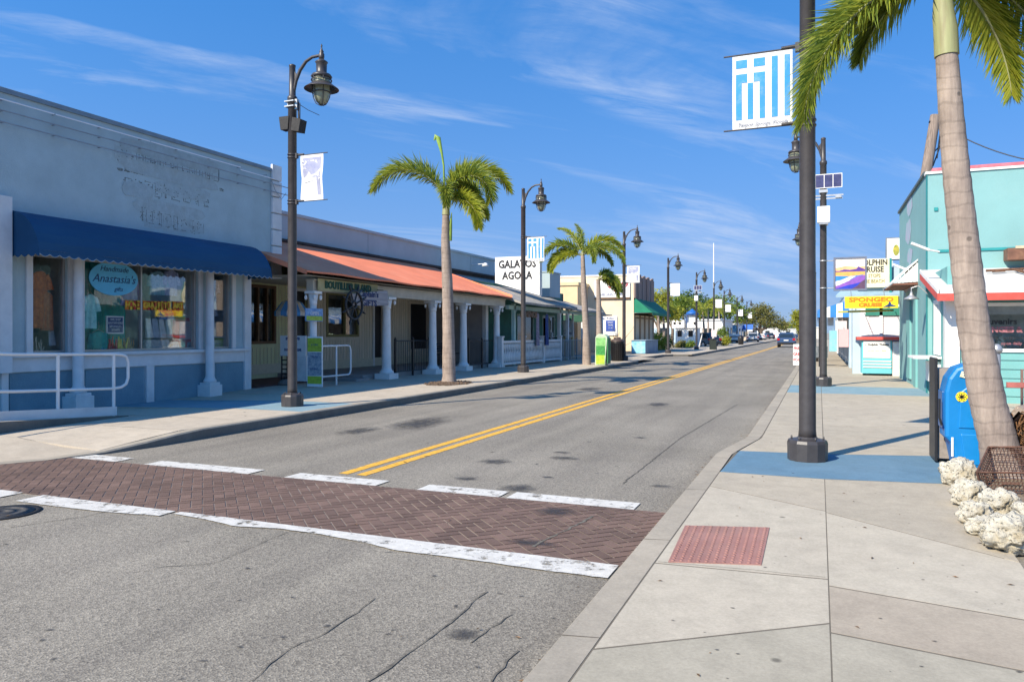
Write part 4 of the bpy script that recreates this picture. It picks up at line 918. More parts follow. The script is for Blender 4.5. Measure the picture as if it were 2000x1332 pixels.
# black railings between columns
def steel_fence(label, x, pxa, pxb, z0, z1, posts, m=BLK, nb=0, grp=None):
    ya, yb = yx(pxa, x), yx(pxb, x); t = thing('porch_railing', label, 'railing', (x, (ya + yb) / 2, .15), grp); mb = MB()
    mb.tube([(x, ya, z1), (x, yb, z1)], .022, 6); mb.tube([(x, ya, z0 + .12), (x, yb, z0 + .12)], .015, 6)
    mb.build('rail', m, t)
    for i in range(posts):
        v = ya + (yb - ya) * i / (posts - 1); mb = MB(); mb.box(x - .03, x + .03, v - .03, v + .03, .15, z1 + .03); mb.lathe([(.05, 0), (.03, .06), (.01, .1)], (x, v, z1 + .03), 8); mb.build('post', m, t)
    mb = MB(); k = int((yb - ya) / .115)
    for i in range(k): v = ya + (yb - ya) * (i + .5) / k; mb.tube([(x, v, z0 + .12), (x, v, z1)], .009, 5)
    mb.build('balusters', m, t)
steel_fence('black steel porch railing between the first and second white columns', -12.8, 772, 838, .2, 1.33, 3)
steel_fence('black steel porch railing between the third and fourth white columns', -12.8, 915, 966, .2, 1.28, 3)
t = thing('bench', 'black metal bench on the porch behind the tall palm trunk', 'bench', (-14.2, yx(880, -14.2), .3)); ya, yb = yx(850, -14.2), yx(897, -14.2)
mb = MB(); 
for i in range(5): mb.box(-14.45 + i * .09, -14.38 + i * .09, ya, yb, .72, .75)
mb.build('seat', BLK, t); mb = MB()
for i in range(4): mb.box(-14.52, -14.49, ya, yb, .82 + i * .1, .88 + i * .1)
mb.build('backrest', BLK, t)
for v in (ya + .1, yb - .1):
    for xx in (-14.42, -14.08):
        mb = MB(); mb.box(xx - .02, xx + .02, v - .02, v + .02, .3, .72 if xx > -14.3 else 1.2); mb.build('leg', BLK, t)
# white U railing and signs near the entrance
t = thing('handrail', 'short white tubular handrail beside the lime green poster sign', 'railing', (-12.4, yx(656, -12.4), .15)); X = -12.4; ya, yb = yx(628, X), yx(685, X)
mb = MB(); mb.tube([(X, ya, 1.24), (X, yb - .12, 1.24), (X, yb - .04, 1.2), (X, yb, 1.1), (X, yb, .55), (X, yb - .04, .45), (X, yb - .12, .41), (X, ya, .41)], .025, 8); mb.build('rail', WHB, t)
mb = MB(); v = yx(657, X); mb.tube([(X, v, .1), (X, v, 1.24)], .026, 8); mb.build('post', WHB, t)
def aboard(nm, label, px0, px1, py0, X, mface, lines, mtxt, bar=None, z0=.17):
    """free standing two-leaf board facing the street side (towards the camera)"""
    a = FX(px0, py0, X); b = FX(px1, py0, X); t = thing(nm, label, 'sign', (X, (a.y + b.y) / 2, .15)); H = a.z
    u = Vector((ST * 0 + .28, 0, 0))
    # board runs roughly across the view
    A = G(px0, 0 or HY + 1450 * 1.45 / 19.4, .15); 
    return t, a, b, H
# poster boards face the camera: plane across the pavement
t = thing('poster_board', 'tall lime green and white poster board standing beside the grey lamp post', 'sign', tuple(G(615, 757)))
D_ = 16.2; a, b = xy(601, D_), xy(630, D_)
mb = MB(); mb.box(a, b, D_ - .02, D_ + .02, .17, 1.50); mb.build('panel', WHB, t, bevel=.005)
mb = MB(); mb.box(a + .015, b - .015, D_ - .028, D_ - .021, 1.10, 1.46, 0); mb.box(a + .015, b - .015, D_ - .028, D_ - .021, .25, .45, 0); mb.box(a + .02, b - .02, D_ - .0275, D_ - .021, .47, 1.08, 1)
mb.build('poster', [mat('lime print', (.42, .52, .05), .6, .15, 12), mat('grey print', (.45, .47, .47), .6, .3, 14, tint=(.16, .2, .26))], t)
for i, s_ in enumerate(('SCUBA', 'CRUISE', 'FISHING')): text(s_, .075, mat('ink blue', (.02, .05, .2), .6), t, ((a + b) / 2, D_ - .031, 1.28 - i * .32), (1, 0, 0), (0, 0, 1), .003)
t = thing('notice_stand', 'white notice stand with blue lettering half hidden behind the grey lamp post', 'sign', tuple(G(572, 748)))
D2_ = 16.9; a, b = xy(548, D2_), xy(598, D2_)
mb = MB(); mb.box(a, b, D2_ - .02, D2_ + .02, .95, 1.52); mb.build('header_panel', WHB, t); mb = MB(); mb.box(a + .28, b + .02, D2_ - .01, D2_ + .03, .25, .95); mb.build('lower_panel', WHP, t)
for xx in (a + .03, a + .22): mb = MB(); mb.box(xx, xx + .03, D2_ - .015, D2_ + .015, .17, .95); mb.build('leg', BLK, t)
mb = MB()
for k in range(5): mb.box(a + .06, a + .22, D2_ - .012, D2_ + .012, .3 + k * .13, .33 + k * .13)
mb.build('rungs', BLK, t)
IB = MAT['ink blue']
for i, (s_, z_) in enumerate((('SPONGE DIVER', 1.43), ('CAMERAS', 1.28), ('PARKING IN REAR', 1.12))): text(s_, .1, IB, t, ((a + b) / 2, D2_ - .024, z_), (1, 0, 0), (0, 0, 1), .003, sx=.72, bold=.004)
mb = MB(); c = G(560, 752); mb.lathe([(.22, 0), (.24, .05), (.2, .12), (.12, .16)], (c.x, c.y, .15), 12); o = mb.build('sandbag_base', mat('grey brown concrete base', (.2, .17, .15), .9, .2, 6), t)
# parasol
cx, cy = xy(570, 17.9), 17.9
t = thing('parasol', 'small blue and white parasol at the shop entrance behind the lamp post', 'parasol', (cx, cy, .17))
for k in range(8):
    pass
mb = MB(); n = 16
for k in range(n):
    a0, a1 = 2 * math.pi * k / n, 2 * math.pi * (k + 1) / n
    P = lambda r, z, a: (cx + r * math.cos(a), cy + r * math.sin(a), z)
    mb.add([P(.02, 2.62, a0), P(.3, 2.5, a0), P(.3, 2.5, a1), P(.02, 2.62, a1)], [(0, 1, 2, 3)], k % 2); mb.add([P(.3, 2.5, a0), P(.5, 2.22, a0), P(.5, 2.22, a1), P(.3, 2.5, a1)], [(0, 1, 2, 3)], k % 2)
    mb.add([P(.5, 2.22, a0), P(.5, 2.1, a0), P(.5, 2.1, a1), P(.5, 2.22, a1)], [(0, 1, 2, 3)], k % 2)
mb.build('canopy', [cloth_mat('sky blue parasol cloth', (.08, .28, .6), (.06, .2, .5)), CW_], t); mb = MB(); mb.tube([(cx, cy, .17), (cx, cy, 2.6)], .02, 6); mb.build('pole', WHP, t)
mb = MB(); mb.lathe([(.2, 0), (.2, .06), (.05, .1)], (cx, cy, .17), 12); mb.build('base', WHP, t)

# ------------------------------------------------------------------ green shop with white balustrade and grey roof
GW = mat('deep green wall', (.02, .16, .12), .7, .15, 2); GRF = mat('grey shingle roof', (.33, .31, .28), .9, .12, 5, .4, 25, dirt=.6, dirtcol=(.16, .16, .14), dscale=1.5); PGR = mat('pale green trim', (.40, .56, .50), .7, .06, 3)
b3 = thing('green_shop', 'green walled shop with a worn grey sloped roof and white balustrade', 'building', (-16, 36, .15))
X3 = -14.6; m3 = pm('x', X3); y3 = lambda px: yx(px, X3)
hol = [(y3(1090) - .3, y3(1118) + .2, .3, 2.6)]
mb = MB(); hs3 = [(y3(1010), y3(1043), .9, 2.6), (y3(1060), y3(1084), .3, 2.6)]
wall(mb, m3, 29.65, y3(1100), 0, 4.0, hs3, .2); mb.build('wall', GW, b3)
for h in hs3: window(b3, m3, h[0], h[1], h[2], h[3], PGR, DGL, n=-.1, fw=.08, fd=.1, vs=(.5,))
mb = MB(); wall(mb, m3, y3(1100) + .02, 43.4, 0, 4.0, [(39.5, 41.3, .9, 2.5)], .2); mb.build('side_wall', mat('pale green wall', (.42, .52, .46), .8), b3)
window(b3, m3, 39.5, 41.3, .9, 2.5, WHP, DGL, n=-.1)
mb = MB()
def shed(mb, y0, y1, xe, ze, xr, zr, k=14):
    for i in range(k):
        a, b = y0 + (y1 - y0) * i / k, y0 + (y1 - y0) * (i + 1) / k; dz = lambda v: .015 * math.sin(v * 1.7)
        mb.add([(xe, a, ze + dz(a)), (xe, b, ze + dz(b)), (xr, b, zr), (xr, a, zr)], [(0, 1, 2, 3)]); mb.add([(xe, a, ze - .1 + dz(a)), (xe, b, ze - .1 + dz(b)), (xe, b, ze + dz(b)), (xe, a, ze + dz(a))], [(0, 1, 2, 3)])
        mb.add([(xe, a, ze - .1 + dz(a)), (xr, a, zr - .12), (xr, b, zr - .12), (xe, b, ze - .1 + dz(b))], [(0, 1, 2, 3)])
    for v in (y0, y1): mb.poly([(xe, v, ze - .1), (xe, v, ze), (xr, v, zr), (xr, v, zr - .2)])
shed(mb, 29.52, 37.4, -11.75, 2.92, X2, 4.45); mb.build('roof', GRF, b3)
mb = MB(); shed(mb, 37.42, 43.8, -12.05, 2.86, X2 - 1, 4.25); mb.box(-26, X2 - 1, 29.7, 43.7, 4.0, 4.2); mb.build('far_roof', GRF, b3)
mb = MB(); pbox(mb, pm('x', X2), 29.6, 43.5, .0, .12, 4.42, 4.62); mb.build('ridge_flashing', MAT['rusty dark flashing'], b3)
mb = MB(); mb.box(-26, X2 - .01, 43.2, 43.4, 0, 4.2); mb.build('far_wall', MAT['pale green wall'], b3)
for px in (1003, 1092, 1108): 
    mb = MB(); v = yx(px, -12.5); mb.box(-12.58, -12.42, v - .08, v + .08, .15, 2.9); mb.tube([(-12.5, v, 2.3), (-12.5, v + .5, 2.8)], .04, 6); mb.build('post', PGR if px < 1090 else WHP, b3, bevel=.01)
mb = MB(); mb.box(-12.6, -12.42, 29.7, 43.3, 2.62, 2.8); mb.build('beam', PGR, b3)
bal = thing('balustrade', 'white turned balustrade along the front of the green shop', 'balustrade', (-12.4, 32.5, .15))
v0, v1 = yx(978, -12.4), yx(1093, -12.4)
mb = MB(); mb.box(-12.47, -12.33, v0, v1, 1.16, 1.26); mb.build('rail', WHP, bal, bevel=.01); mb = MB(); mb.box(-12.47, -12.33, v0, v1, .22, .32); mb.build('rail', WHP, bal, bevel=.01)
for i in range(4):
    v = v0 + (v1 - v0) * i / 3; mb = MB(); mb.box(-12.5, -12.3, v - .1, v + .1, .15, 1.4); mb.box(-12.53, -12.27, v - .13, v + .13, 1.4, 1.46); mb.build('post', WHP, bal, bevel=.01)
mb = MB(); k = int((v1 - v0) / .19)
for i in range(k): mb.lathe([(.03, 0), (.055, .1), (.075, .25), (.045, .42), (.03, .5), (.045, .6), (.06, .72), (.03, .84)], (-12.4, v0 + (i + .5) * (v1 - v0) / k, .32), 8)
bo = mb.build('balusters', WHP, bal)
text('ATHENOS', .36, BRT, b3, (-12.1, yx(1033, -12.1), 2.42), (0, 1, 0), (0, 0, 1), .03, bold=.02, sx=1.25)
for i, (px, c_, lb) in enumerate(((1068, (.04, .07, .2), 'navy blue scarf hung from the grey roof of the green shop'), (1050, (.22, .2, .26), 'grey patterned scarf hung beside the navy blue scarf'))):
    v = yx(px, -12.2); garment('scarf', lb, (-12.2, v, 2.5), .42, 1.5, cloth_mat('scarf %d' % i, c_, tuple(k * .4 for k in c_)), 'scarf', False, 1.0)
# roof sign
t = thing('roof_sign', 'large white sign reading Galatos Agora in black serif letters on the grey roof', 'sign', (-13.4, 33, 4.2)); yv = 33.0
a, b = xy(967, yv), xy(1054, yv); zt = FY(967, 503, yv).z; zl = FY(967, 553, yv).z; zr = FY(1054, 577, yv).z
mb = MB(); mb.slab([(a, yv, zl), (b, yv, zr), (b, yv, zt), (a, yv, zt)], (0, .35, 0)); mb.build('board', WHB, t, bevel=.01)
KL = mat('black letters', (.015, .015, .018), .5)
text('GALATOS', .52, KL, t, ((a + b) / 2, yv - .012, zt - .37), (1, 0, 0), (0, 0, 1), .015, bold=.014, sx=.84); text('AGORA', .52, KL, t, ((a + b) / 2, yv - .012, zt - .92), (1, 0, 0), (0, 0, 1), .015, bold=.014, sx=.84)
# serif feet on the letters
mb = MB(); mb.box(xy(1057, 35), xy(1074, 35), 35, 36.6, 3.4, FY(1060, 532, 35).z); mb.box(xy(1057, 35) - .04, xy(1074, 35) + .04, 34.96, 36.64, FY(1060, 532, 35).z, FY(1060, 532, 35).z + .05); tag(mb.build('roof_box', PARA, None), 'blue grey boxed roof unit just behind the white roof sign', 'roof unit')
mb = MB(); mb.lathe([(.18, 0), (.12, .1), (.05, .16)], (X2 + .9, yx(948, X2 + .9), 4.9), 10); mb.tube([(X2, yx(948, X2 + .9), 5.0), (X2 + .9, yx(948, X2 + .9), 5.02)], .02, 6); tag(mb.build('flood_light', WHB, None), 'small white flood light on an arm below the blue grey parapet', 'light')
# thin white fence / gate beyond the balustrade + pale column sign etc.
steel_fence('grey railing beyond the balustrade of the green shop', -12.3, 1100, 1150, .2, 1.2, 5, mat('grey railing steel', (.3, .32, .33), .6))
t = thing('menu_post', 'yellow and white standing board with a red numeral three on a white top panel', 'sign', tuple(G(1112, 697))); yv = G(1112, 697).y; a, b = xy(1101, yv), xy(1120, yv)
PYL = mat('pale yellow paint', (.62, .47, .24), .7, .06, 3)
mb = MB(); mb.box(a, b, yv - .12, yv + .12, .15, 1.35); mb.build('plinth', PYL, t, bevel=.01); mb = MB(); mb.box(a + .16, a + .22, yv - .125, yv - .12, .3, 1.2); mb.box(b - .2, b - .14, yv - .125, yv - .12, .3, 1.2); mb.build('stripe', mat('orange stripe', (.5, .25, .08), .7), t)
mb = MB(); mb.box(a - .03, b - .02, yv - .05, yv, 1.75, 2.35); mb.box(a, b, yv - .05, yv, 1.4, 1.72); mb.build('panel', WHB, t); mb = MB(); mb.box(b - .1, b, yv, yv + .06, 1.35, 2.9); mb.build('post', WHB, t)
text('3', .5, mat('red letters', (.45, .02, .03), .6), t, ((a + b) / 2, yv - .058, 2.05), (1, 0, 0), (0, 0, 1), .01); text('HOURS', .15, IB, t, ((a + b) / 2, yv - .058, 1.56), (1, 0, 0), (0, 0, 1), .01)
# newspaper style dark box with white ornament
t = thing('statue', 'small white statue on a dark plinth at the far end of the balustrade', 'statue', tuple(G(1078, 702))); c = G(1078, 702)
mb = MB(); mb.lathe([(.2, 0), (.2, .06), (.12, .12), (.1, .5), (.2, .6), (.2, .66)], c, 12); mb.build('plinth', BLK, t); mb = MB(); mb.lathe([(.12, .66), (.14, .8), (.08, .95), (.13, 1.1), (.11, 1.22), (.05, 1.28), (.08, 1.36), (.06, 1.45), (.01, 1.5)], c, 12); mb.build('figure', WHP, t)
mb = MB(); mb.box(c.x - .25, c.x + .35, c.y - .1, c.y + .2, 1.28, 1.34); mb.build('shelf', BLK, t)

# ------------------------------------------------------------------ cream corner store with green awning
YC4 = 53.0; X4 = -12.4; CRY = mat('cream yellow stucco', (.72, .59, .42), .85, .05, 1.2, dirt=.3, dirtcol=(.6, .48, .34)); CRD = mat('yellow stucco', (.66, .50, .30), .85, .05, 2)
b4 = thing('cream_store', 'cream yellow flat roofed store with a brown striped side and a dollar price sign', 'building', (-16, 56, .15))
b_y = pm('y', YC4, -1); zt4 = FY(1150, 541, YC4).z
mb = MB(); mb.box(xy(1076, YC4), X4, YC4, YC4 + .25, 0, zt4); mb.box(-30, xy(1076, YC4), YC4, YC4 + .25, 0, 4.5); mb.box(X4 - .25, X4, YC4 + .25, 59.8, 0, 2.9); mb.box(X4 - .25, X4, YC4 + .25, 59.8, 4.1, zt4); mb.box(-30, X4, 59.8, 60, 0, zt4); mb.box(-30.2, -30, YC4, 60, 0, 4.5)
mb.build('wall', CRY, b4)
mb = MB(); mb.box(-30, X4 - .25, YC4 + .25, 59.8, 4.3, 4.4); mb.build('roof', mat('pale roof', (.5, .5, .48), .9), b4)
mb = MB(); mb.box(xy(1076, YC4) - .05, X4 + .06, YC4 - .05, YC4 + .3, zt4, zt4 + .12); mb.build('coping', mat('cream coping', (.75, .7, .6), .7), b4)
# front projecting block, two steps
fz = FY(1100, 555, 51).z
mb = MB(); mb.box(xy(1080, 50.5), xy(1128, 50.5), 50.5, YC4, 0, FY(1100, 558, 50.5).z); mb.box(xy(1080, 50.5) - .1, xy(1129, 50.5) + .06, 50.4, YC4, FY(1100, 558, 50.5).z, FY(1100, 552, 50.5).z); mb.build('front_block', CRD, b4)
mb = MB(); yb4 = YC4
for k in range(9):
    y0 = YC4 + .05 + k * .74; mb.box(X4, X4 + (.16 if k % 2 else .1), y0, y0 + .5, 4.0, zt4 + (.18 if k % 2 == 0 else .08))
    mb.box(X4, X4 + .1, y0 + .5, y0 + .74, 4.0, zt4)
mb.build('striped_cladding', mat('brown striped boards', (.24, .15, .11), .8, .25, 1.4, stretch=(1, 2.5, .1), tint=(.34, .27, .24)), b4)
for k in range(4):
    y0 = YC4 + .6 + k * 1.6; window(b4, pm('x', X4), y0, y0 + 1.2, .35, 2.75, BRT, DGL, n=-.1, fw=.08, fd=.1, name='window')
mb = MB()
for k in range(5): y0 = YC4 + .26 + k * 1.6; mb.box(X4 - .25, X4 + .02, y0, y0 + (.42 if k else .2), .15, 2.895)
mb.build('pilaster', mat('tan pilaster', (.35, .22, .12), .8), b4)
GA = mat('green awning canvas', (.012, .20, .11), .75, .08, 2); 
aw2 = thing('green_awning', 'green sloped fabric awning on the street side of the cream store', 'awning', (X4 + .6, 56, 3.5)); mb = MB(); z1_, z0_ = 4.15, 3.05; XO = X4 + 1.35; ya, yb = YC4 + .05, 60.2
mb.poly([(X4 + .02, ya + .05, z1_), (X4 + .02, yb, z1_), (XO, yb, z0_), (XO, ya, z0_)]); mb.poly([(X4 + .02, ya, z1_), (XO, ya, z0_), (X4 + .02, ya, z0_)]); mb.poly([(X4 + .02, yb, z1_), (XO, yb, z0_), (X4 + .02, yb, z0_)]); mb.build('canopy', GA, aw2)
mb = MB(); mb.box(XO - .01, XO, ya, yb, z0_ - .18, z0_); mb.build('valance', GA, aw2); mb = MB(); mb.tube([(X4 + .03, ya + .03, z0_ - .02), (XO - .04, ya + .03, z0_ - .02), (XO - .04, yb - .03, z0_ - .02), (X4 + .03, yb - .03, z0_ - .02)], .02, 6); mb.build('support_frame', FRM, aw2)
# price banner
t = thing('price_banner', 'white wall sign with a large red five dollar price', 'sign', (xy(1197, YC4), YC4 - .05, 4.6)); a, b = xy(1162, YC4), xy(1231, YC4); z1_, z0_ = FY(1200, 549, YC4).z, FY(1200, 581, YC4).z
mb = MB(); mb.box(a, b, YC4 - .12, YC4 - .01, z0_, z1_); mb.build('board', WHB, t); mb = MB(); mb.box(a, b, YC4 - .14, YC4 - .01, z0_ - .12, z0_ - .01); mb.build('ledge', BRT, t)
RL = MAT['red letters']; text('$', .55, RL, t, (xy(1192, YC4), YC4 - .13, (z0_ + z1_) / 2 + .28), (1, 0, 0), (0, 0, 1), .02, bold=.012); text('5', 1.05, RL, t, (xy(1205, YC4), YC4 - .13, (z0_ + z1_) / 2 + .15), (1, 0, 0), (0, 0, 1), .02, bold=.02); text('99', .5, RL, t, (xy(1221, YC4), YC4 - .13, (z0_ + z1_) / 2 + .3), (1, 0, 0), (0, 0, 1), .02, bold=.012); text('SHELLING TOURS', .24, IB, t, (xy(1195, YC4), YC4 - .13, z0_ + .2), (1, 0, 0), (0, 0, 1), .02)
t = thing('wall_sign', 'white and navy notice board low on the front of the cream store', 'sign', (xy(1186, YC4), YC4 - .05, 1.8)); a, b = xy(1165, YC4), xy(1206, YC4); z1_, z0_ = FY(1180, 618, YC4).z, FY(1180, 655, YC4).z
mb = MB(); mb.box(a, b, YC4 - .08, YC4 - .01, z0_, z1_); mb.build('board', WHB, t); mb = MB(); mb.box(xy(1184, YC4), xy(1202, YC4), YC4 - .1, YC4 - .082, z0_ + .3, z1_ - .3); mb.build('panel', mat('royal blue panel', (.03, .08, .35), .6), t)
text('Boat Rides', .26, IB, t, ((a + b) / 2, YC4 - .09, z1_ - .15), (1, 0, 0), (0, 0, 1), .01)
for i, s_ in enumerate(('DAILY', 'TRIPS', '2 - 4')): text(s_, .15, WHB, t, (xy(1193, YC4), YC4 - .105, z1_ - .45 - i * .2), (1, 0, 0), (0, 0, 1), .01)
steel = 0
# low dark green wall + shade structure between green shop and cream store
t = thing('side_shed', 'low open shed with dark green fascia between the green shop and cream store', 'shed', (-15.5, 46, .15)); mb = MB(); mb.box(-19, xy(1138, 46), 45.9, 46.1, 2.3, 2.75); mb.build('fascia', GRN, t)
mb = MB(); mb.box(-22, xy(1138, 48) - .6, 48, 48.2, .1, 3.0); mb.build('wall', mat('grey brown fence boards', (.26, .22, .19), .9, .2, 2, stretch=(8, 8, .3)), t); mb = MB(); mb.box(-22, -13.2, 46, 50, 2.76, 2.84); mb.build('roof', GRF, t)
for xx in (xy(1113, 46), xy(1138, 46)): mb = MB(); mb.box(xx - .08, xx + .08, 45.92, 46.08, .15, 2.75); mb.build('post', WHP, t)
# chest
t = thing('storage_chest', 'long blue grey chest with a light blue end panel beneath the green awning', 'chest', tuple(G(1256, 690))); c = G(1240, 691)
mb = MB(); x0, yv = c.x - .25, c.y; mb.box(x0, x0 + 1.0, yv, yv + 4.2, .15, 1.05); mb.build('body', mat('blue grey chest paint', (.22, .29, .36), .7, .1, 3), t, bevel=.02)
mb = MB(); mb.box(x0 + .02, x0 + .98, yv - .03, yv - .004, .2, 1.02); mb.build('end_panel', mat('light blue panel', (.13, .42, .58), .6, .2, 5, tint=(.4, .65, .75)), t); mb = MB(); mb.box(x0 - .04, x0 + 1.04, yv - .05, yv + 4.25, 1.052, 1.1); mb.build('lid', MAT['blue grey chest paint'], t, bevel=.01)
# ------------------------------------------------------------------ street lamps and banners
LMP = mat('dark bronze lamp paint', (.052, .047, .048), .42, .12, 8, .05, 60, spec=.5, dirt=.3, dirtcol=(.09, .08, .075), dscale=5)
GLO = mat('frosted lamp glass', (.30, .32, .22), .25, .12, 6, spec=.6)
SLV = mat('galvanised steel', (.5, .5, .5), .4, .1, 10, metal=.6)
def lamp_proto():
    t = thing('street_lamp', 'x', 'street lamp', (0, 0, 0), 'bronze street lamps along the street')
    mb = MB(); mb.lathe([(.215, 0), (.215, .02), (.218, .20), (.205, .235), (.12, .25), (.10, .27)], n=12, smooth=False)
    for k in range(6): a = 2 * math.pi * k / 6; mb.lathe([(.012, 0), (.012, .03), (.004, .035)], (.17 * math.cos(a), .17 * math.sin(a), .24), 6)
    mb.build('base', LMP, t, bevel=.006)
    mb = MB(); mb.lathe([(.10, .25), (.092, .35), (.088, 2.2), (.083, 6.02), (.095, 6.03), (.098, 6.10), (.085, 6.12), (.066, 6.14), (.06, 6.70), (.066, 6.71), (.066, 6.74), (.03, 6.76)], n=20); mb.build('pole', LMP, t)
    mb = MB(); mb.tube([(.04, 0, 6.22), (.09, 0, 6.42), (.19, 0, 6.62), (.33, 0, 6.77), (.48, 0, 6.835), (.62, 0, 6.84), (.72, 0, 6.84)], [.03, .034, .034, .032, .03, .03, .03], 10)
    mb.slab([(.04, -.012, 6.15), (.10, -.012, 6.36), (.15, -.012, 6.5), (.05, -.012, 6.62)], (0, .024, 0)); mb.build('arm', LMP, t)
    X = .70
    mb = MB(); mb.lathe([(.045, 6.76), (.055, 6.80), (.055, 6.86), (.035, 6.89), (.045, 6.91), (.02, 6.95), (.012, 7.0), (.02, 7.02), (.005, 7.06)], (X, 0, 0), 12); mb.build('finial', LMP, t)
    mb = MB(); mb.lathe([(.05, 6.76), (.105, 6.72), (.125, 6.70), (.105, 6.68), (.10, 6.50), (.115, 6.48), (.18, 6.46), (.205, 6.42), (.185, 6.40), (.17, 6.385)], (X, 0, 0), 24)
    hd = mb.build('lamp_head', LMP, t)
    mb = MB(); mb.lathe([(.165, 6.40), (.17, 6.25), (.165, 6.15), (.145, 6.03), (.10, 5.93), (.03, 5.885)], (X, 0, 0), 24); mb.build('globe', GLO, hd)
    mb = MB()
    for z, r in ((6.35, .195), (6.27, .19), (6.11, .175)): mb.tube([(X + r * math.cos(2 * math.pi * i / 24), r * math.sin(2 * math.pi * i / 24), z) for i in range(25)], .011, 6, caps=False)
    for k in range(6):
        a = 2 * math.pi * k / 6 + .3; c_, s_ = math.cos(a), math.sin(a); mb.tube([(X + r * c_, r * s_, z) for r, z in ((.19, 6.40), (.19, 6.25), (.182, 6.12), (.16, 6.01), (.11, 5.91), (.04, 5.87), (.0, 5.865))], .009, 5)
    mb.build('cage', LMP, hd)
    mb = MB(); mb.lathe([(.175, 6.30), (.24, 6.25), (.33, 6.185), (.335, 6.175), (.24, 6.235), (.175, 6.285)], (X, 0, 0), 28); mb.build('shade', LMP, hd)
    return t
proto = lamp_proto()
ordn = ['nearest', 'second', 'third', 'fourth', 'fifth', 'sixth', 'seventh', 'eighth', 'ninth', 'tenth']
lampL = [tuple(G(571, 793)), tuple(G(1022, 727)), (-9.45, 38.2, .15), (-9.9, 52.9, .15), (-9.95, 66.4, .15), (-10.2, 80, .15), (-11.0, 96, .15), (-11.2, 114, .15), (-11.3, 131, .15), (-11.3, 170, .15)]
labL = ['street lamp with two black camera boxes, before the blue grey shop',
        'street lamp in front of the white balustrade of the green shop', 'street lamp beside the black litter bin by the twin palm',
        'street lamp at the green awning corner of the cream store', 'street lamp with a small solar panel across from the white booth',
        'first street lamp past the white booth on the shop side', 'second street lamp past the white booth on the shop side', 'third street lamp past the white booth on the shop side', 'fourth street lamp past the white booth on the shop side', 'last and smallest street lamp on the shop side of the street']
lampR = [(tuple(G(1577, 898)), 'tall street lamp on the blue painted band beside the blue newspaper box'), (tuple(G(1608, 754)), 'street lamp carrying a solar panel and white box beside the teal building'), ((-.25, 40.5, .15), 'street lamp beyond the teal building, just past the sunset picture sign'), ((-.3, 62, .15), 'farthest street lamp on the teal building side')]
proto.location = lampL[0]; proto['label'] = labL[0]
L_ = [proto] + [dup(proto, p, 0, l) for p, l in zip(lampL[1:], labL[1:])]
R_ = [dup(proto, p, math.pi, l) for p, l in lampR]
# camera boxes etc. on the first lamp
ORG[proto.name] = Vector((0, 0, 0))
def part_on(lamp, mb, name, m): o = mb.build(name, m, None, world=False); o.parent = lamp; return o
for s, x in ((-1, -.11), (1, .19)):
    mb = MB(); mb.slab([(x - .14 * 1, -.1, 5.72), (x + .10, -.1, 5.72), (x + .075, -.1, 5.46), (x - .10, -.1, 5.46)], (0, .16, 0)) if s < 0 else mb.slab([(x - .1, -.12, 5.68), (x + .10, -.12, 5.62), (x + .05, -.12, 5.38), (x - .13, -.12, 5.42)], (0, .2, 0)); part_on(proto, mb, 'camera_box', IRON)
mb = MB(); mb.tube([(.09, 0, 6.0), (.14, 0, 6.0), (.16, 0, 5.5)], .015, 6); mb.tube([(.12, 0, 5.98), (.3, .1, 5.85), (.5, .2, 5.75)], .006, 5); mb.tube([(.2, -.02, 5.95), (.2, -.02, 5.45)], .01, 5); part_on(proto, mb, 'cable', IRON)
mb = MB(); mb.box(-.11, .11, -.11, .11, 5.9, 5.92); mb.box(-.11, .11, -.11, .11, 6.0, 6.02); mb.box(-.11, -.09, -.02, .02, 5.92, 6.0); mb.box(.09, .14, -.04, .04, 5.85, 6.05); part_on(proto, mb, 'clamp', SLV)
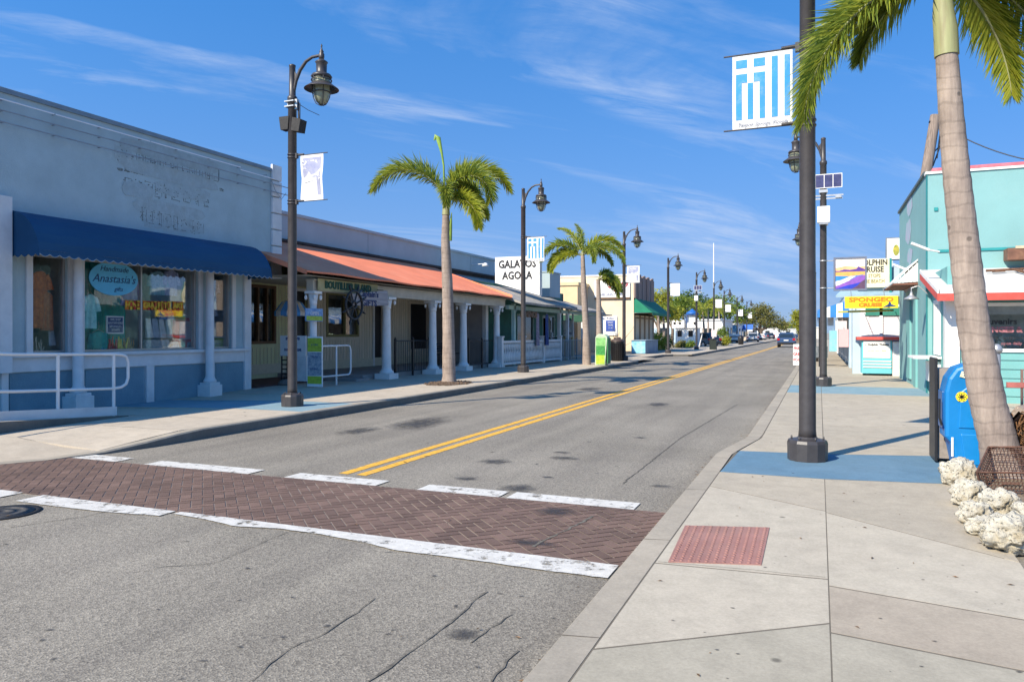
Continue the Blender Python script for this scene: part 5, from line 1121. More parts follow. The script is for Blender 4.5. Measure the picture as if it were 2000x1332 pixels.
# banners
FLB = mat('banner blue', (.035, .27, .58), .7, .08, 3, dirt=.4, dirtcol=(.4, .55, .7), dscale=6); BNW = mat('banner white cloth', (.70, .70, .71), .8, .03, 3, .2, 30); LIL = mat('faded lilac print', (.25, .27, .42), .8, .2, 6, tint=(.38, .39, .48))
LT2 = mat('grey banner text', (.22, .24, .3), .8)
def banner(pos, sg, label, kind, z0=3.83, z1=4.72, wd=.66, x0=.16, scale=1, wave=.02):
    """hangs beside the pole along +x (sg=1) or -x"""
    t = thing('street_banner', label, 'banner', (pos[0] + sg * .1, pos[1], pos[2] + z0 + .45), 'banners hung on the street lamps'); X, Y, Z = pos
    zz0, zz1 = Z + z0, Z + z1
    def S(u, v, off=0):   # u 0..1 from pole outward, v 0..1 up
        x = X + sg * (x0 + wd * u); y_ = Y + wave * math.sin(u * 3.1 + v * 4) * (1 - abs(2 * v - 1)) + off
        return (x, y_, zz0 + (zz1 - zz0) * v)
    mb = MB(); nu, nv = 8, 10
    for i in range(nu):
        for j in range(nv): mb.add([S(i / nu, j / nv), S((i + 1) / nu, j / nv), S((i + 1) / nu, (j + 1) / nv), S(i / nu, (j + 1) / nv)], [(0, 1, 2, 3)], 0, True)
    cl_ = mb.build('cloth', BNW, t)
    def patch(mb, u0, u1, v0, v1):
        k = 6; j_ = 6
        for i in range(k):
            for j in range(j_):
                a, b = u0 + (u1 - u0) * i / k, u0 + (u1 - u0) * (i + 1) / k; c, d = v0 + (v1 - v0) * j / j_, v0 + (v1 - v0) * (j + 1) / j_
                mb.add([S(a, c, -.004), S(b, c, -.004), S(b, d, -.004), S(a, d, -.004)], [(0, 1, 2, 3)])
    f = (lambda a, b: (1 - b, 1 - a)) if sg < 0 else (lambda a, b: (a, b))
    mb = MB()
    if kind == 'flag':
        R_l = [(.06, .25, .82, .93), (.36, .55, .82, .93), (.06, .16, .13, .74), (.16, .25, .62, .74), (.36, .55, .62, .74), (.46, .55, .13, .62), (.26, .35, .13, .61), (.66, .76, .13, .93), (.87, .96, .13, .93)]
        for a, b, c, d in R_l:
            u = f(a, b) if False else (a, b)
            uu = (1 - b, 1 - a) if sg < 0 else (a, b); mb = MB(); patch(mb, uu[0], uu[1], c, d); mb.build('blue_stripe', FLB, t)
        text('Tarpon Springs, Florida', .062, LT2, t, (X + sg * (x0 + wd / 2), Y - .012, zz0 + .055), (1, 0, 0), (0, 0, 1), .002, shear=.3, sx=.95)
    elif kind == 'coast':
        patch(mb, .1, .9, .5, .93); patch(mb, .75, .9, .12, .5); mb.build('coast_print', LIL, t)
        mb = MB(); P = [S(.12, .5, -.007), S(.3, .55, -.007), S(.4, .63, -.007), (S(.5, .55, -.007)), S(.75, .58, -.007), S(.9, .68, -.007), S(.9, .45, -.007), S(.12, .4, -.007)]; mb.poly(P); mb.build('sail_print', BNW, t)
        text('CALITA', .12, WHB, t, (X + sg * (x0 + wd * .4), Y - .014, zz1 - .17), (1, 0, 0), (0, 0, 1), .002, bold=.003); text('ASSOSTALIA', .06, WHB, t, (X + sg * (x0 + wd * .45), Y - .014, zz1 - .27), (1, 0, 0), (0, 0, 1), .002)
    elif kind == 'grey':
        patch(mb, .15, .85, .6, .85); mb.build('faded_print', mat('pale grey print', (.6, .61, .68), .8, .15, 6), t)
    for z_ in (zz0 - .0, zz1 + .0):
        mb = MB(); mb.tube([(X + sg * .07, Y, z_), (X + sg * (x0 + wd + .1), Y, z_)], .009, 6); mb.box(X + sg * .06, X + sg * .13, Y - .03, Y + .03, z_ - .05, z_ + .05); mb.tube([(X + sg * .12, Y, z_ + .02), (X + sg * .28, Y, z_ + .012)], .02, 6)
        mb.lathe([(.095, -.012), (.098, 0), (.095, .012)], (X, Y, z_ + .03), 16); mb.lathe([(.095, -.012), (.098, 0), (.095, .012)], (X, Y, z_ - .03), 16); mb.build('bracket', LMP, t)
    return t
banner(lampL[0], 1, 'white and lilac coast picture banner on the lamp beside the blue grey shop', 'coast', 4.03, 4.94, .54, .20, wave=.04)
banner(lampL[1], 1, 'small blue and white striped flag banner on the lamp by the green shop', 'flag', 4.05, 4.95)
banner(lampL[2], 1, 'white banner with a grey print on the lamp over the price sign', 'coast', 4.05, 4.95)
banner(lampL[3], 1, 'plain white banner on the lamp by the green awning', 'grey', 4.05, 4.95)
banner(lampL[5], 1, 'white banner on the first lamp past the white booth', 'grey', 4.05, 4.95); banner(lampL[6], 1, 'white banner on the second lamp past the white booth', 'grey', 4.05, 4.95); banner(lampL[7], 1, 'white banner on the third lamp past the white booth', 'grey', 3.9, 4.9); banner(lampL[8], 1, 'white banner on the fourth lamp past the white booth', 'grey', 3.9, 4.9)
banner(lampR[0][0], -1, 'large blue and white Greek flag banner on the tall lamp near the leaning palm', 'flag', 3.84, 4.72, .665, .16, wave=.012)
# solar panels
SOL = mat('solar cells', (.06, .055, .13), .25, .2, 8, spec=.8)
def solar(pos, zc, label, boxlab):
    X, Y, Z = pos; t = thing('solar_panel', label, 'solar panel', (X, Y, Z + zc), 'solar panels on the lamps'); mb = MB()
    def q(u, v, n=0): return (X + .12 + u, Y - .12 - n, Z + zc + v)
    mb.slab([q(-.33, -.19), q(.35, -.19), q(.35, .19), q(-.33, .19)], (0, .03, 0)); mb.build('frame', WHB, t)
    for k in range(3):
        mb = MB(); mb.box(X + .12 - .31 + k * .22, X + .12 - .11 + k * .22, Y - .125, Y - .121, Z + zc - .17, Z + zc + .17); mb.build('cell_panel', SOL, t)
    mb = MB(); mb.box(X - .11, X + .11, Y - .1, Y + .1, Z + zc - .3, Z + zc - .22)
    mb.build('bracket', SLV, t); mb = MB(); mb.box(X - .25, X + .5, Y - .05, Y - .02, Z + zc - .40, Z + zc - .36); mb.box(X - .2, X + .48, Y - .04, Y - .0, Z + zc - .48, Z + zc - .44); mb.box(X + .3, X + .45, Y - .08, Y, Z + zc - .46, Z + zc - .38); mb.build('aerial', SLV, t)
    t = thing('control_box', boxlab, 'box', (X, Y, Z + zc - .9), 'white control boxes on the lamps'); mb = MB(); mb.box(X - .15, X + .17, Y - .3, Y - .09, Z + zc - 1.14, Z + zc - .70); mb.build('casing', mat('white plastic box', (.8, .8, .8), .4, .03), t, bevel=.02); mb = MB(); mb.box(X - .1, X + .12, Y - .28, Y + .1, Z + zc - 1.18, Z + zc - 1.142); mb.build('bracket', SLV, t)
solar(lampR[1][0], 5.55 - .0, 'blue solar panel on the lamp beside the teal building', 'white control box on the lamp beside the teal building')
solar(lampL[4], 5.4, 'small solar panel on the lamp across from the white booth', 'small white control box on the lamp near the white booth')

# ------------------------------------------------------------------ palms
PL1 = leaf_mat('palm leaf', (.19, .255, .025), (.40, .40, .045), .42); PL2 = leaf_mat('palm leaf dark', (.12, .19, .035), (.29, .32, .04), .42)
CRSH = mat('palm crownshaft', (.30, .31, .15), .55, .12, 3, stretch=(6, 6, .5), dirt=.75, dirtcol=(.22, .17, .10), dscale=2.5); 
def trunk_mat():
    m, nt, b = nodes('palm trunk'); L = nt.links.new; tc = N(nt, 'ShaderNodeTexCoord'); O = tc.outputs['Object']
    w_ = N(nt, 'ShaderNodeTexWave', wave_type='BANDS', bands_direction='Z', i_Scale=2.2, i_Distortion=3.5, i_Detail=4.0); w_.inputs['Detail Scale'].default_value = 1.5; L(O, w_.inputs['Vector'])
    mp_ = N(nt, 'ShaderNodeMapping'); mp_.inputs['Scale'].default_value = (14, 14, 1.4); L(O, mp_.inputs['Vector']); n1 = N(nt, 'ShaderNodeTexNoise', i_Scale=1.6, i_Detail=8.0, i_Roughness=.7); L(mp_.outputs[0], n1.inputs['Vector'])
    n2 = N(nt, 'ShaderNodeTexNoise', i_Scale=3.0, i_Detail=7.0, i_Roughness=.65); L(O, n2.inputs['Vector'])
    cr = N(nt, 'ShaderNodeValToRGB'); e = cr.color_ramp.elements; e[0].position = .35; e[0].color = (.25, .20, .17, 1); e[1].position = .62; e[1].color = (.37, .30, .25, 1); L(n2.outputs[0], cr.inputs[0])
    r1 = N(nt, 'ShaderNodeMapRange'); r1.inputs[1].default_value = .0; r1.inputs[2].default_value = .14; r1.inputs[3].default_value = .84; r1.inputs[4].default_value = 1.0; L(w_.outputs[0], r1.inputs[0])
    r2 = N(nt, 'ShaderNodeMapRange'); r2.inputs[1].default_value = .3; r2.inputs[2].default_value = .65; r2.inputs[3].default_value = .75; r2.inputs[4].default_value = 1.12; L(n1.outputs[0], r2.inputs[0])
    vz = N(nt, 'ShaderNodeTexVoronoi', i_Scale=3.2); L(O, vz.inputs['Vector']); r3 = N(nt, 'ShaderNodeMapRange'); r3.inputs[1].default_value = .05; r3.inputs[2].default_value = .10; r3.inputs[3].default_value = .5; L(vz.outputs['Distance'], r3.inputs[0])
    pr = N(nt, 'ShaderNodeMath', operation='MULTIPLY'); L(r1.outputs[0], pr.inputs[0]); L(r2.outputs[0], pr.inputs[1]); p2_ = N(nt, 'ShaderNodeMath', operation='MULTIPLY'); L(pr.outputs[0], p2_.inputs[0]); L(r3.outputs[0], p2_.inputs[1])
    mx = N(nt, 'ShaderNodeMix', data_type='RGBA', blend_type='MULTIPLY'); mx.inputs[0].default_value = 1; L(cr.outputs[0], mx.inputs['A']); L(p2_.outputs[0], mx.inputs['B']); L(mx.outputs['Result'], b.inputs['Base Color']); b.inputs['Roughness'].default_value = .85; b.inputs['Specular IOR Level'].default_value = .25
    bp = N(nt, 'ShaderNodeBump'); bp.inputs['Strength'].default_value = .7; bp.inputs['Distance'].default_value = .012; L(p2_.outputs[0], bp.inputs['Height']); L(bp.outputs[0], b.inputs['Normal'])
    return m
TRK = trunk_mat()
def frond(parent, base, az, el, length, droop, width, n=46, per=5, m=PL1, seed=0, lw=.022, ang=(-35, 215), world=True, curl=0, gap=0, stalk=.12):
    """plumose frond: curved rachis with leaflets standing all round it"""
    r = random.Random(seed); a = R(az); h = Vector((math.cos(a), math.sin(a), 0)); side = Vector((-math.sin(a), math.cos(a), 0))
    pts = []; p = Vector(base); steps = n; ds = length / steps
    for i in range(steps + 1):
        t = i / steps; e_ = R(el - droop * (t ** 1.25)); d_ = (h * math.cos(e_) + Vector((0, 0, 1)) * math.sin(e_)) + side * (curl * t); pts.append((p.copy(), d_.normalized())); p = p + d_.normalized() * ds
    mb = MB(); mb.tube([q[0] for q in pts[::3]] + [pts[-1][0]], [.026 * (1 - .85 * i / (len(pts[::3]))) for i in range(len(pts[::3]) + 1)], 6, 1)
    for i in range(1, steps + 1):
        t = i / steps
        if t < stalk: continue
        P, D = pts[i]; S_ = D.cross(Vector((0, 0, 1)));
        S_ = S_.normalized() if S_.length > .05 else side.copy(); U = S_.cross(D).normalized()
        tt = (t - stalk) / (1 - stalk); pf = (min(1, tt * 4 + .45)) * (1 - .62 * max(0, tt - .45) / .55)
        for k in range(per):
            if r.random() < gap: continue
            lo, hi = ang; ph = R(lo + (hi - lo) * ((k + r.random()) / per)); o = P + D * ds * (r.random() - .5)
            L0 = width * pf * r.uniform(.78, 1.12); v = (S_ * math.cos(ph) + U * math.sin(ph)); fwd = r.uniform(.45, .95) + tt * .5
            d0 = (v + D * fwd).normalized(); mid = o + d0 * L0 * .5 + Vector((0, 0, -.04 * L0)); d1 = (d0 + Vector((0, 0, -.55 * r.uniform(.3, 1.2)))).normalized(); tip = mid + d1 * L0 * .5
            wv = d0.cross(v.cross(D) if abs(v.dot(D)) < .9 else U)
            wv = (D - d0 * D.dot(d0)).normalized() * lw * r.uniform(.7, 1.2)
            mb.add([o - wv * .5, o + wv * .5, mid + wv * .62, mid - wv * .62, tip], [(0, 1, 2, 3), (3, 2, 4)], 0)
    return mb.build('frond', [m, CRSH], parent, world=world)
def palm(label, pos, trunk_pts, radii, fronds, shaft=None, name='palm_tree', group=None, spears=(), dens=(46, 5), m=PL1, lw=.022, trunkname='trunk'):
    t = thing(name, label, 'palm tree', pos, group)
    mb = MB(); pts = [Vector(p) for p in trunk_pts]; fine = []; fr = []
    for i in range(len(pts) - 1):
        for k in range(6): fine.append(pts[i].lerp(pts[i + 1], k / 6)); fr.append(radii[i] + (radii[i + 1] - radii[i]) * k / 6)
    fine.append(pts[-1]); fr.append(radii[-1]); rr_ = random.Random(5)
    f2 = [f * (1 + (.025 if i % 2 else -.01)) * rr_.uniform(.99, 1.01) for i, f in enumerate(fr)]
    mb.tube(fine, f2, 20); mb.build('trunk', TRK, t)
    if shaft: mb = MB(); mb.tube(shaft[0], shaft[1], 16); mb.build('crownshaft', CRSH, t)
    for i, f in enumerate(fronds): frond(t, f[0], *f[1:6], n=dens[0], per=dens[1], m=m if i % 2 else PL2, seed=i * 7 + len(label), lw=lw, **(f[6] if len(f) > 6 else {}))
    for s_ in spears:
        mb = MB(); mb.tube(s_[0], s_[1], 8); mb.build('spear_leaf', mat('yellow green spear leaf', (.22, .34, .05), .5, .15, 6), t)
    return t
# palm A (tall, in front of the orange roof)
g = G(877, 749); X, Y = g.x, g.y; DA = 21.2
def zA(py, D=DA): return CH + (HY - py) * D / F
def sx(dpx, D=DA): return dpx / F * D     # sideways metres for dpx pixels
rt = Vector((CT, ST, 0))
def off(v, px, zz): q = Vector(v) + rt * px; q.z = zz; return tuple(q)
top = off((X, Y, 0), sx(-6), zA(420)); b0 = off((X, Y, 0), sx(-9), zA(385))
palm('tall palm with a ringed grey trunk in front of the orange roofed porch shop', (X, Y, .15),
     [(X, Y, .1), (X, Y, .35), off((X, Y, 0), sx(-1), zA(650)), off((X, Y, 0), sx(-3), zA(560)), off((X, Y, 0), sx(-7), zA(470)), top], [.235, .19, .17, .155, .125, .10],
     [(b0, 197, 62, 2.6, 128, .66), (b0, 24, 66, 2.4, 138, .62), (b0, -8, 58, 2.25, 160, .68), (off(b0, .05, b0[2] - .15), -28, 12, 2.0, 95, .55), (b0, 60, 55, 1.7, 150, .5), (off(b0, -.02, b0[2] - .1), 45, 30, 1.6, 110, .45), (b0, -60, 35, 1.6, 125, .45)],
     shaft=([top, off((X, Y, 0), sx(-6), zA(405)), b0], [.115, .10, .05]), spears=[([b0, off(b0, -.02, b0[2] + .9), off(b0, sx(-5), zA(300)), off(b0, sx(-12), zA(270)), off(b0, sx(-17), zA(266)), off(b0, sx(-20), zA(274))], [.03, .028, .035, .075, .07, .02]), ([off((X, Y, 0), sx(2), zA(470)), off((X, Y, 0), sx(3), zA(440)), off((X, Y, 0), sx(5), zA(415))], [.06, .05, .01])], dens=(60, 9), lw=.026)
# planting pit of palm A
mb = MB(); k = 26
ring = [(X + .62 * math.cos(2 * math.pi * i / k) * rr.uniform(.85, 1.2), Y + .95 * math.sin(2 * math.pi * i / k) * rr.uniform(.85, 1.15), .157) for i in range(k)]
n = len(mb.v); mb.v += ring + [(X, Y, .24)]
for i in range(k): mb.f.append([n + i, n + (i + 1) % k, n + k]); mb.m.append(0); mb.sm.append(True)
for i in range(220):
    a = rr.uniform(0, 6.28); r_ = rr.uniform(.1, 1) ** .7; x, yv = X + .62 * r_ * math.cos(a), Y + .95 * r_ * math.sin(a); s_ = rr.uniform(.01, .04); mb.lathe([(s_, 0), (s_ * .6, s_ * .7), (s_ * .1, s_)], (x, yv, .15 + .07 * (1 - r_)), 5)
tag(mb.build('mulch', mat('brown mulch', (.15, .10, .065), .95, .4, 20), None), 'brown mulch ring round the foot of the tall palm', 'mulch', kind='stuff')
# palm B: twin palm by the lime green box
g = G(1146, 712); X, Y = g.x, g.y; DB = 34.0
zB = lambda py: zA(py, DB); sB = lambda d: sx(d, DB)
b0 = off((X, Y, 0), sB(-8), zB(500)); c0 = off((X + .5, Y + .4, 0), sB(-3), zB(545))
palm('twin palm with one taller arching crown beside the lime green newspaper box', (X, Y, .15),
     [(X, Y, .1), off((X, Y, 0), sB(-1), zB(650)), off((X, Y, 0), sB(-6), zB(560)), b0], [.2, .155, .125, .09],
     [(b0, 200, 48, 2.3, 125, .55), (b0, 188, 28, 2.0, 115, .5), (b0, 112, 74, 2.3, 60, .32, dict(curl=.2)), (b0, 22, 60, 2.2, 118, .55), (b0, -6, 35, 2.3, 105, .55), (b0, 215, 10, 1.8, 85, .5), (b0, 45, 30, 1.8, 100, .45), (b0, 150, 66, 2.3, 60, .35), (b0, -50, 40, 1.7, 130, .45)], dens=(40, 7), lw=.04)
t2 = palm('slim second trunk of the twin palm carrying a small dark green crown', (X + .5, Y + .4, .15),
     [(X + .5, Y + .4, .1), off((X + .5, Y + .4, 0), sB(-1), zB(640)), c0], [.17, .135, .09],
     [(c0, 10, 10, 1.3, 90, .42), (c0, -20, 20, 1.5, 105, .42), (c0, 30, -10, 1.3, 70, .4), (c0, 60, 55, 1.2, 120, .35)], dens=(34, 7), m=PL2, lw=.04)
# palm C: big leaning palm near the camera
DC = 7.45; g = Vector((0, 0, 0)); 
def PC(px, py, D=DC): v = ray(px, py); return Vector((v.x * D, v.y * D, CH + v.z * D))
tr = [(1962, 932), (1949, 860), (1930, 790), (1914, 704), (1902, 640), (1890, 540), (1879, 440), (1868, 340), (1858, 230), (1849, 110)]
wd = [76, 67, 63, 60, 56, 54, 51, 48, 44, 39]
tp3 = [PC(*p) for p in tr]; b0 = PC(1838, -70); p1 = PC(1843, 30)
palm('large leaning palm with a pale ringed trunk behind the blue newspaper box', (tp3[0].x, tp3[0].y, .15), [tuple(tp3[0] + Vector((0, 0, -.15)))] + [tuple(p) for p in tp3], [w_ / 2 / F * DC for w_ in [82] + wd],
     [(tuple(b0), 201, -20, 2.2, 66, .50, dict(stalk=.06)), (tuple(b0), 186, -20, 1.9, 62, .46, dict(stalk=.06)), (tuple(b0), 22, -16, 1.75, 66, .46), (tuple(b0), -4, -5, 1.6, 80, .42), (tuple(b0), 165, -25, 1.15, 50, .36), (tuple(b0), 40, -28, 1.6, 55, .40), (tuple(b0), 70, 55, 2.2, 130, .40), (tuple(b0), 275, 60, 2.2, 110, .40), (tuple(b0), 235, 70, 2.4, 90, .4), (tuple(b0), 100, 75, 2.2, 60, .35)],
     shaft=([tuple(tp3[-1]), tuple(PC(1847, 60)), tuple(p1), tuple(b0)], [.112, .11, .10, .055]), dens=(90, 10), lw=.014)
# ------------------------------------------------------------------ right side: teal building
TE = mat('teal painted wall', (.20, .385, .385), .75, .04, 1.0, .2, 30, dirt=.25, dirtcol=(.26, .42, .41), dscale=.8); TES = mat('teal siding', (.17, .40, .385), .7, .04, 2); REDT = mat('red fascia paint', (.62, .08, .06), .6, .12, 3, dirt=.4, dirtcol=(.66, .22, .18), dscale=3)
GRT = mat('green header paint', (.03, .20, .15), .7, .1, 3); TED = mat('deep teal paint', (.02, .26, .27), .7, .1, 3)  # green paint of the header boards, deep teal for trim
XT, YF, YM, YB = 2.4, 18.0, 20.3, 27.0; ZTT = 5.40
tb_ = thing('teal_building', 'tall turquoise building with a pink edged flat roof and a red trimmed lean-to', 'building', (6, 22, .15))
mx_ = pm('x', XT, -1); my_ = pm('y', YM, -1)
mb = MB(); mb.box(XT, XT + .2, YM, YB, -.1, 5.45); mb.box(XT + .2, 14, YM, YM + .2, -.1, ZTT); mb.box(13.8, 14, YM + .2, YB, -.1, ZTT); mb.box(XT + .2, 14, YB - .2, YB, -.1, 5.45)
mb.build('wall', TE, tb_)
mb = MB(); mb.box(XT + .2, 13.8, YM + .2, YB - .2, 5.0, 5.1); mb.build('roof', mat('pale roof', (.5, .5, .48), .9), tb_)
mb = MB(); mb.box(XT - .04, 14.04, YM - .04, YM + .24, ZTT, ZTT + .06); mb.build('coping', WHB, tb_); mb = MB(); mb.box(XT + .1, 14.05, YM - .05, YM + .25, ZTT + .061, ZTT + .13); mb.build('pink_edge', mat('pink roof edge', (.62, .16, .20), .7, .2, 3, dirt=.5, dirtcol=(.7, .5, .5)), tb_)
mb = MB(); mb.box(XT - .05, XT + .24, YM + .25, YB + .05, 5.45, 5.52); mb.build('side_coping', mat('dark roof edge', (.09, .12, .12), .6), tb_)
mb = MB(); mb.box(XT + .22, 14, YM - .03, YM, 3.52, 3.58); mb.box(XT - .012, XT, YM - .02, YM + .16, .1, ZTT); mb.build('trim_band', TED, tb_)
# teal shutter boards on the side near the lamp
for i, (ya, yb) in enumerate(((22.2, 22.75), (23.6, 24.5))):
    mb = MB(); mb.box(XT - .05, XT, ya, yb, .3 if i else .15, 2.5); mb.build('shutter', TES, tb_)
# faded mural
mu_ = MB(); c = FX(1776, 450, XT)
q = random.Random(4)
for (u0, u1, v0, v1) in ((-.9, .7, .4, 1.0), (-.6, 1.0, -.4, .35), (-.9, .5, -1.0, -.5)):
    pts = []
    for i in range(14):
        a = 2 * math.pi * i / 14; pts.append((XT - .006, c.y + (u0 + u1) / 2 + (u1 - u0) / 2 * math.cos(a) * q.uniform(.75, 1.1), c.z + (v0 + v1) / 2 + (v1 - v0) / 2 * math.sin(a) * q.uniform(.75, 1.1)))
    mu_.poly(pts)
mu_.build('faded_mural', mat('faded lilac wall print', (.42, .38, .50), .8, .2, 3, tint=(.30, .50, .52)), tb_)
mb = MB(); 
for k in range(2):
    zz = c.z - 1.25 - k * .5; mb.slab([(XT - .05, c.y - .9, zz), (XT - .05, c.y + .8, zz), (XT - .05, c.y + .8, zz + .07), (XT - .05, c.y - .9, zz + .07)], (.04, 0, 0))
mb.build('sign_rail', mat('lilac grey rail', (.35, .36, .45), .7), tb_)
# flood lights on arms
for (px, py, X_, Yw) in ((1790, 482, 0, 0), (1752, 522, 0, 0)):
    p = FX(px, py, XT - .45); t = thing('flood_light', 'white tube flood light on the %s of the teal side wall' % ('near upper part' if px > 1760 else 'far end'), 'light', tuple(p)); mb = MB(); mb.tube([(XT - .55, p.y, p.z + .08), (XT - .2, p.y + .05, p.z - .08)], .032, 8); mb.build('lamp_tube', WHB, t); mb = MB(); mb.tube([(XT - .2, p.y + .05, p.z - .08), (XT, p.y + .1, p.z - .12)], .02, 6); mb.build('arm', WHP, t)
# wall lamp dome
p = FX(1780, 583, XT - .35); t = thing('wall_lamp', 'grey dome wall lamp on a curved arm over the deep teal shutters', 'lamp', tuple(p)); mb = MB(); mb.lathe([(.02, .16), (.04, .10), (.06, .06), (.16, .0), (.17, -.02), (.14, -.01)], p, 16); mb.build('dome', SLV, t); mb = MB(); mb.tube([(p.x, p.y, p.z + .14), (p.x, p.y, p.z + .25), (p.x + .15, p.y, p.z + .3), (XT, p.y, p.z + .1)], .015, 6); mb.build('arm', SLV, t)
# white slanted awning, brown beneath
a = thing('metal_awning', 'white ribbed metal awning with a brown underside on the teal side wall', 'awning', (XT - .5, 22.5, 3.2)); ya, yb = 22.1, 25.2; zt_, zb_ = 3.5, 2.92; XO = 1.82
mb = MB(); mb.slab([(XT, ya, zt_), (XO, ya, zb_), (XO, yb, zb_), (XT, yb, zt_)], (.0, 0, .04)); mb.build('panel', WHB, a)
mb = MB(); mb.slab([(XT, ya + .02, zt_ - .05), (XO + .06, ya + .02, zb_ + .0), (XT, ya + .02, zb_ + .02)], (0, .03, 0));
for k in range(6): x = XT - .05 - k * .09; mb.box(x, x + .015, ya - .005, ya + .02, zb_ + .02, zb_ + (zt_ - zb_) * (1 - (XT - x) / .58) - .01)
mb.build('side_panel', WHP, a); mb = MB(); mb.box(XO, XT, ya, yb, zb_ - .05, zb_ - .01); mb.build('underside', mat('brown underside', (.22, .09, .06), .8, .1, 3), a)
# lean-to
l = MB(); mf = pm('y', YF, -1)
ws = [(2.95, 6.8, 1.2, 2.22)]
wall(l, mf, XT + .1, 13.9, 0, 2.5, ws, .15); wall(l, pm('x', XT + .1, -1), YF, YM, 0, 3.0, [(18.95, 19.75, 1.1, 2.35)], .15); l.build('lean_to_wall', TES, tb_)
mb = MB(); z = .3
while z < 2.45:
    if not (1.2 < z < 2.2): pbox(mb, mf, XT + .35, 13.9, .0, .022, z, z + .11); 
    else: pbox(mb, mf, XT + .35, 2.88, .0, .022, z, z + .11); pbox(mb, mf, 6.87, 13.9, 0, .022, z, z + .11)
    z += .185
mb.build('siding_boards', TES, tb_)
mb = MB(); pbox(mb, mf, XT + .08, XT + .32, .005, .05, 0, 2.5); mb.box(XT + .06, XT + .1, YF - .04, YF + .25, 0, 2.45); mb.build('corner_post', WHB, tb_)
w_ = window(tb_, mf, 2.95, 6.8, 1.2, 2.22, WHB, GLS, n=-.08, fw=.07, fd=.12); 
mb = MB(); mb.box(2.8, 6.95, YF + 1.2, YF + 1.3, 1.0, 2.6); mb.box(2.8, 6.95, YF + .16, YF + 1.2, 1.15, 1.2); mb.build('display_backing', mat('cluttered pale display', (.60, .62, .58), .8, .4, 5, tint=(.22, .28, .27)), tb_)
mb = MB(); mb.box(2.9, 6.9, YF + .1, YF + .14, 1.98, 2.2); mb.build('roller_blind', mat('grey blind', (.36, .38, .36), .8), w_)
SCR = mat('pinkish sign lettering', (.42, .16, .18), .7, .3, 14)
text('Souvenirs', .17, mat('dark sign ink', (.03, .03, .03), .6), tb_, (3.42, YF + .03, 1.83), (1, 0, 0), (0, 0, 1), .004, bold=.006); text('SPONGES & GIFTS', .16, SCR, tb_, (3.65, YF + .03, 1.66), (1, 0, 0), (0, 0, 1), .004, bold=.008); text('shells - soaps - loofahs', .10, mat('dark sign ink', (.03, .03, .03), .6), tb_, (3.65, YF + .03, 1.5), (1, 0, 0), (0, 0, 1), .004)
text('open daily', .09, SCR, tb_, (3.65, YF + .03, 1.38), (1, 0, 0), (0, 0, 1), .004)
for k in range(7):
    c_ = (3.2 + k * .42 + rr.uniform(-.1, .1), YF + .55, 1.2); mb = MB(); mb.lathe([(.06, 0), (.11, .08), (.10, .2), (.05, .3), (.07, .36)], c_, 9); tag(mb.build('shell_jar', mat('pale shell glass %d' % (k % 3), [(.55, .5, .42), (.4, .48, .46), (.6, .58, .55)][k % 3], .5, .4, 14), None), 'pale jar of shells behind the lean-to display window', 'jar', 'jars behind the lean-to window')
sw = window(tb_, pm('x', XT + .1, -1), 18.95, 19.75, 1.1, 2.35, WHB, DGL, n=-.03, fw=.1, fd=.07, vs=(.5,), name='side_window')
mb = MB(); mb.box(XT - .45, XT + .1, 18.8, 19.95, 1.02, 1.07); mb.box(XT - .1, XT + .1, 18.95, 19.75, .5, .95); mb.build('serving_counter', WHB, tb_)
mb = MB(); mb.slab([(XT - .12, YF - .62, 2.42), (14, YF - .62, 2.42), (14, YM, 3.05), (XT - .12, YM, 3.05)], (0, 0, .06)); mb.build('lean_to_roof', mat('white weathered roof felt', (.60, .59, .56), .9, .1, 2, dirt=.6, dirtcol=(.4, .38, .34), dscale=1.4), tb_)
mb = MB(); mb.box(XT - .12, 14, YF - .66, YF - .625, 2.40, 2.50); mb.build('fascia_top', WHB, tb_); mb = MB(); mb.box(XT - .14, 14, YF - .665, YF - .625, 2.25, 2.397); mb.slab([(XT - .16, YF - .62, 2.25), (XT - .16, YF - .62, 2.40), (XT - .16, YM, 3.03), (XT - .16, YM, 2.88)], (.03, 0, 0)); mb.build('red_fascia', REDT, tb_)
mb = MB(); mb.slab([(XT - .165, YF - .62, 2.405), (XT - .165, YF - .62, 2.49), (XT - .165, YM, 3.12), (XT - .165, YM, 3.035)], (.03, 0, 0)); mb.build('white_fascia', WHB, tb_)
mb = MB(); mb.box(XT + .1, 13.9, YF - .06, YF - .0, 2.28, 2.5); mb.build('green_header', GRT, tb_)
# rusty bracket lying on the lean-to roof
t = thing('rusty_bracket', 'rusty forked iron bracket lying on the white lean-to roof', 'bracket', (3.9, YF + .8, 2.85)); mb = MB(); zr_ = lambda yv: 2.50 + (yv - (YF - .62)) * .63 / 2.92
for P in (((3.45, YF + 1.4), (4.35, YF + 1.55)), ((4.0, YF + 1.5), (4.12, YF + .9)), ((4.12, YF + .9), (4.25, YF + .75)), ((4.35, YF + 1.55), (4.2, YF + 1.2)), ((3.55, YF + 1.3), (3.8, YF + 1.35))):
    mb.tube([(x, yv, zr_(yv) + .05) for x, yv in P], .03, 6)
mb.build('bars', mat('rust', (.16, .08, .045), .9, .3, 14), t)
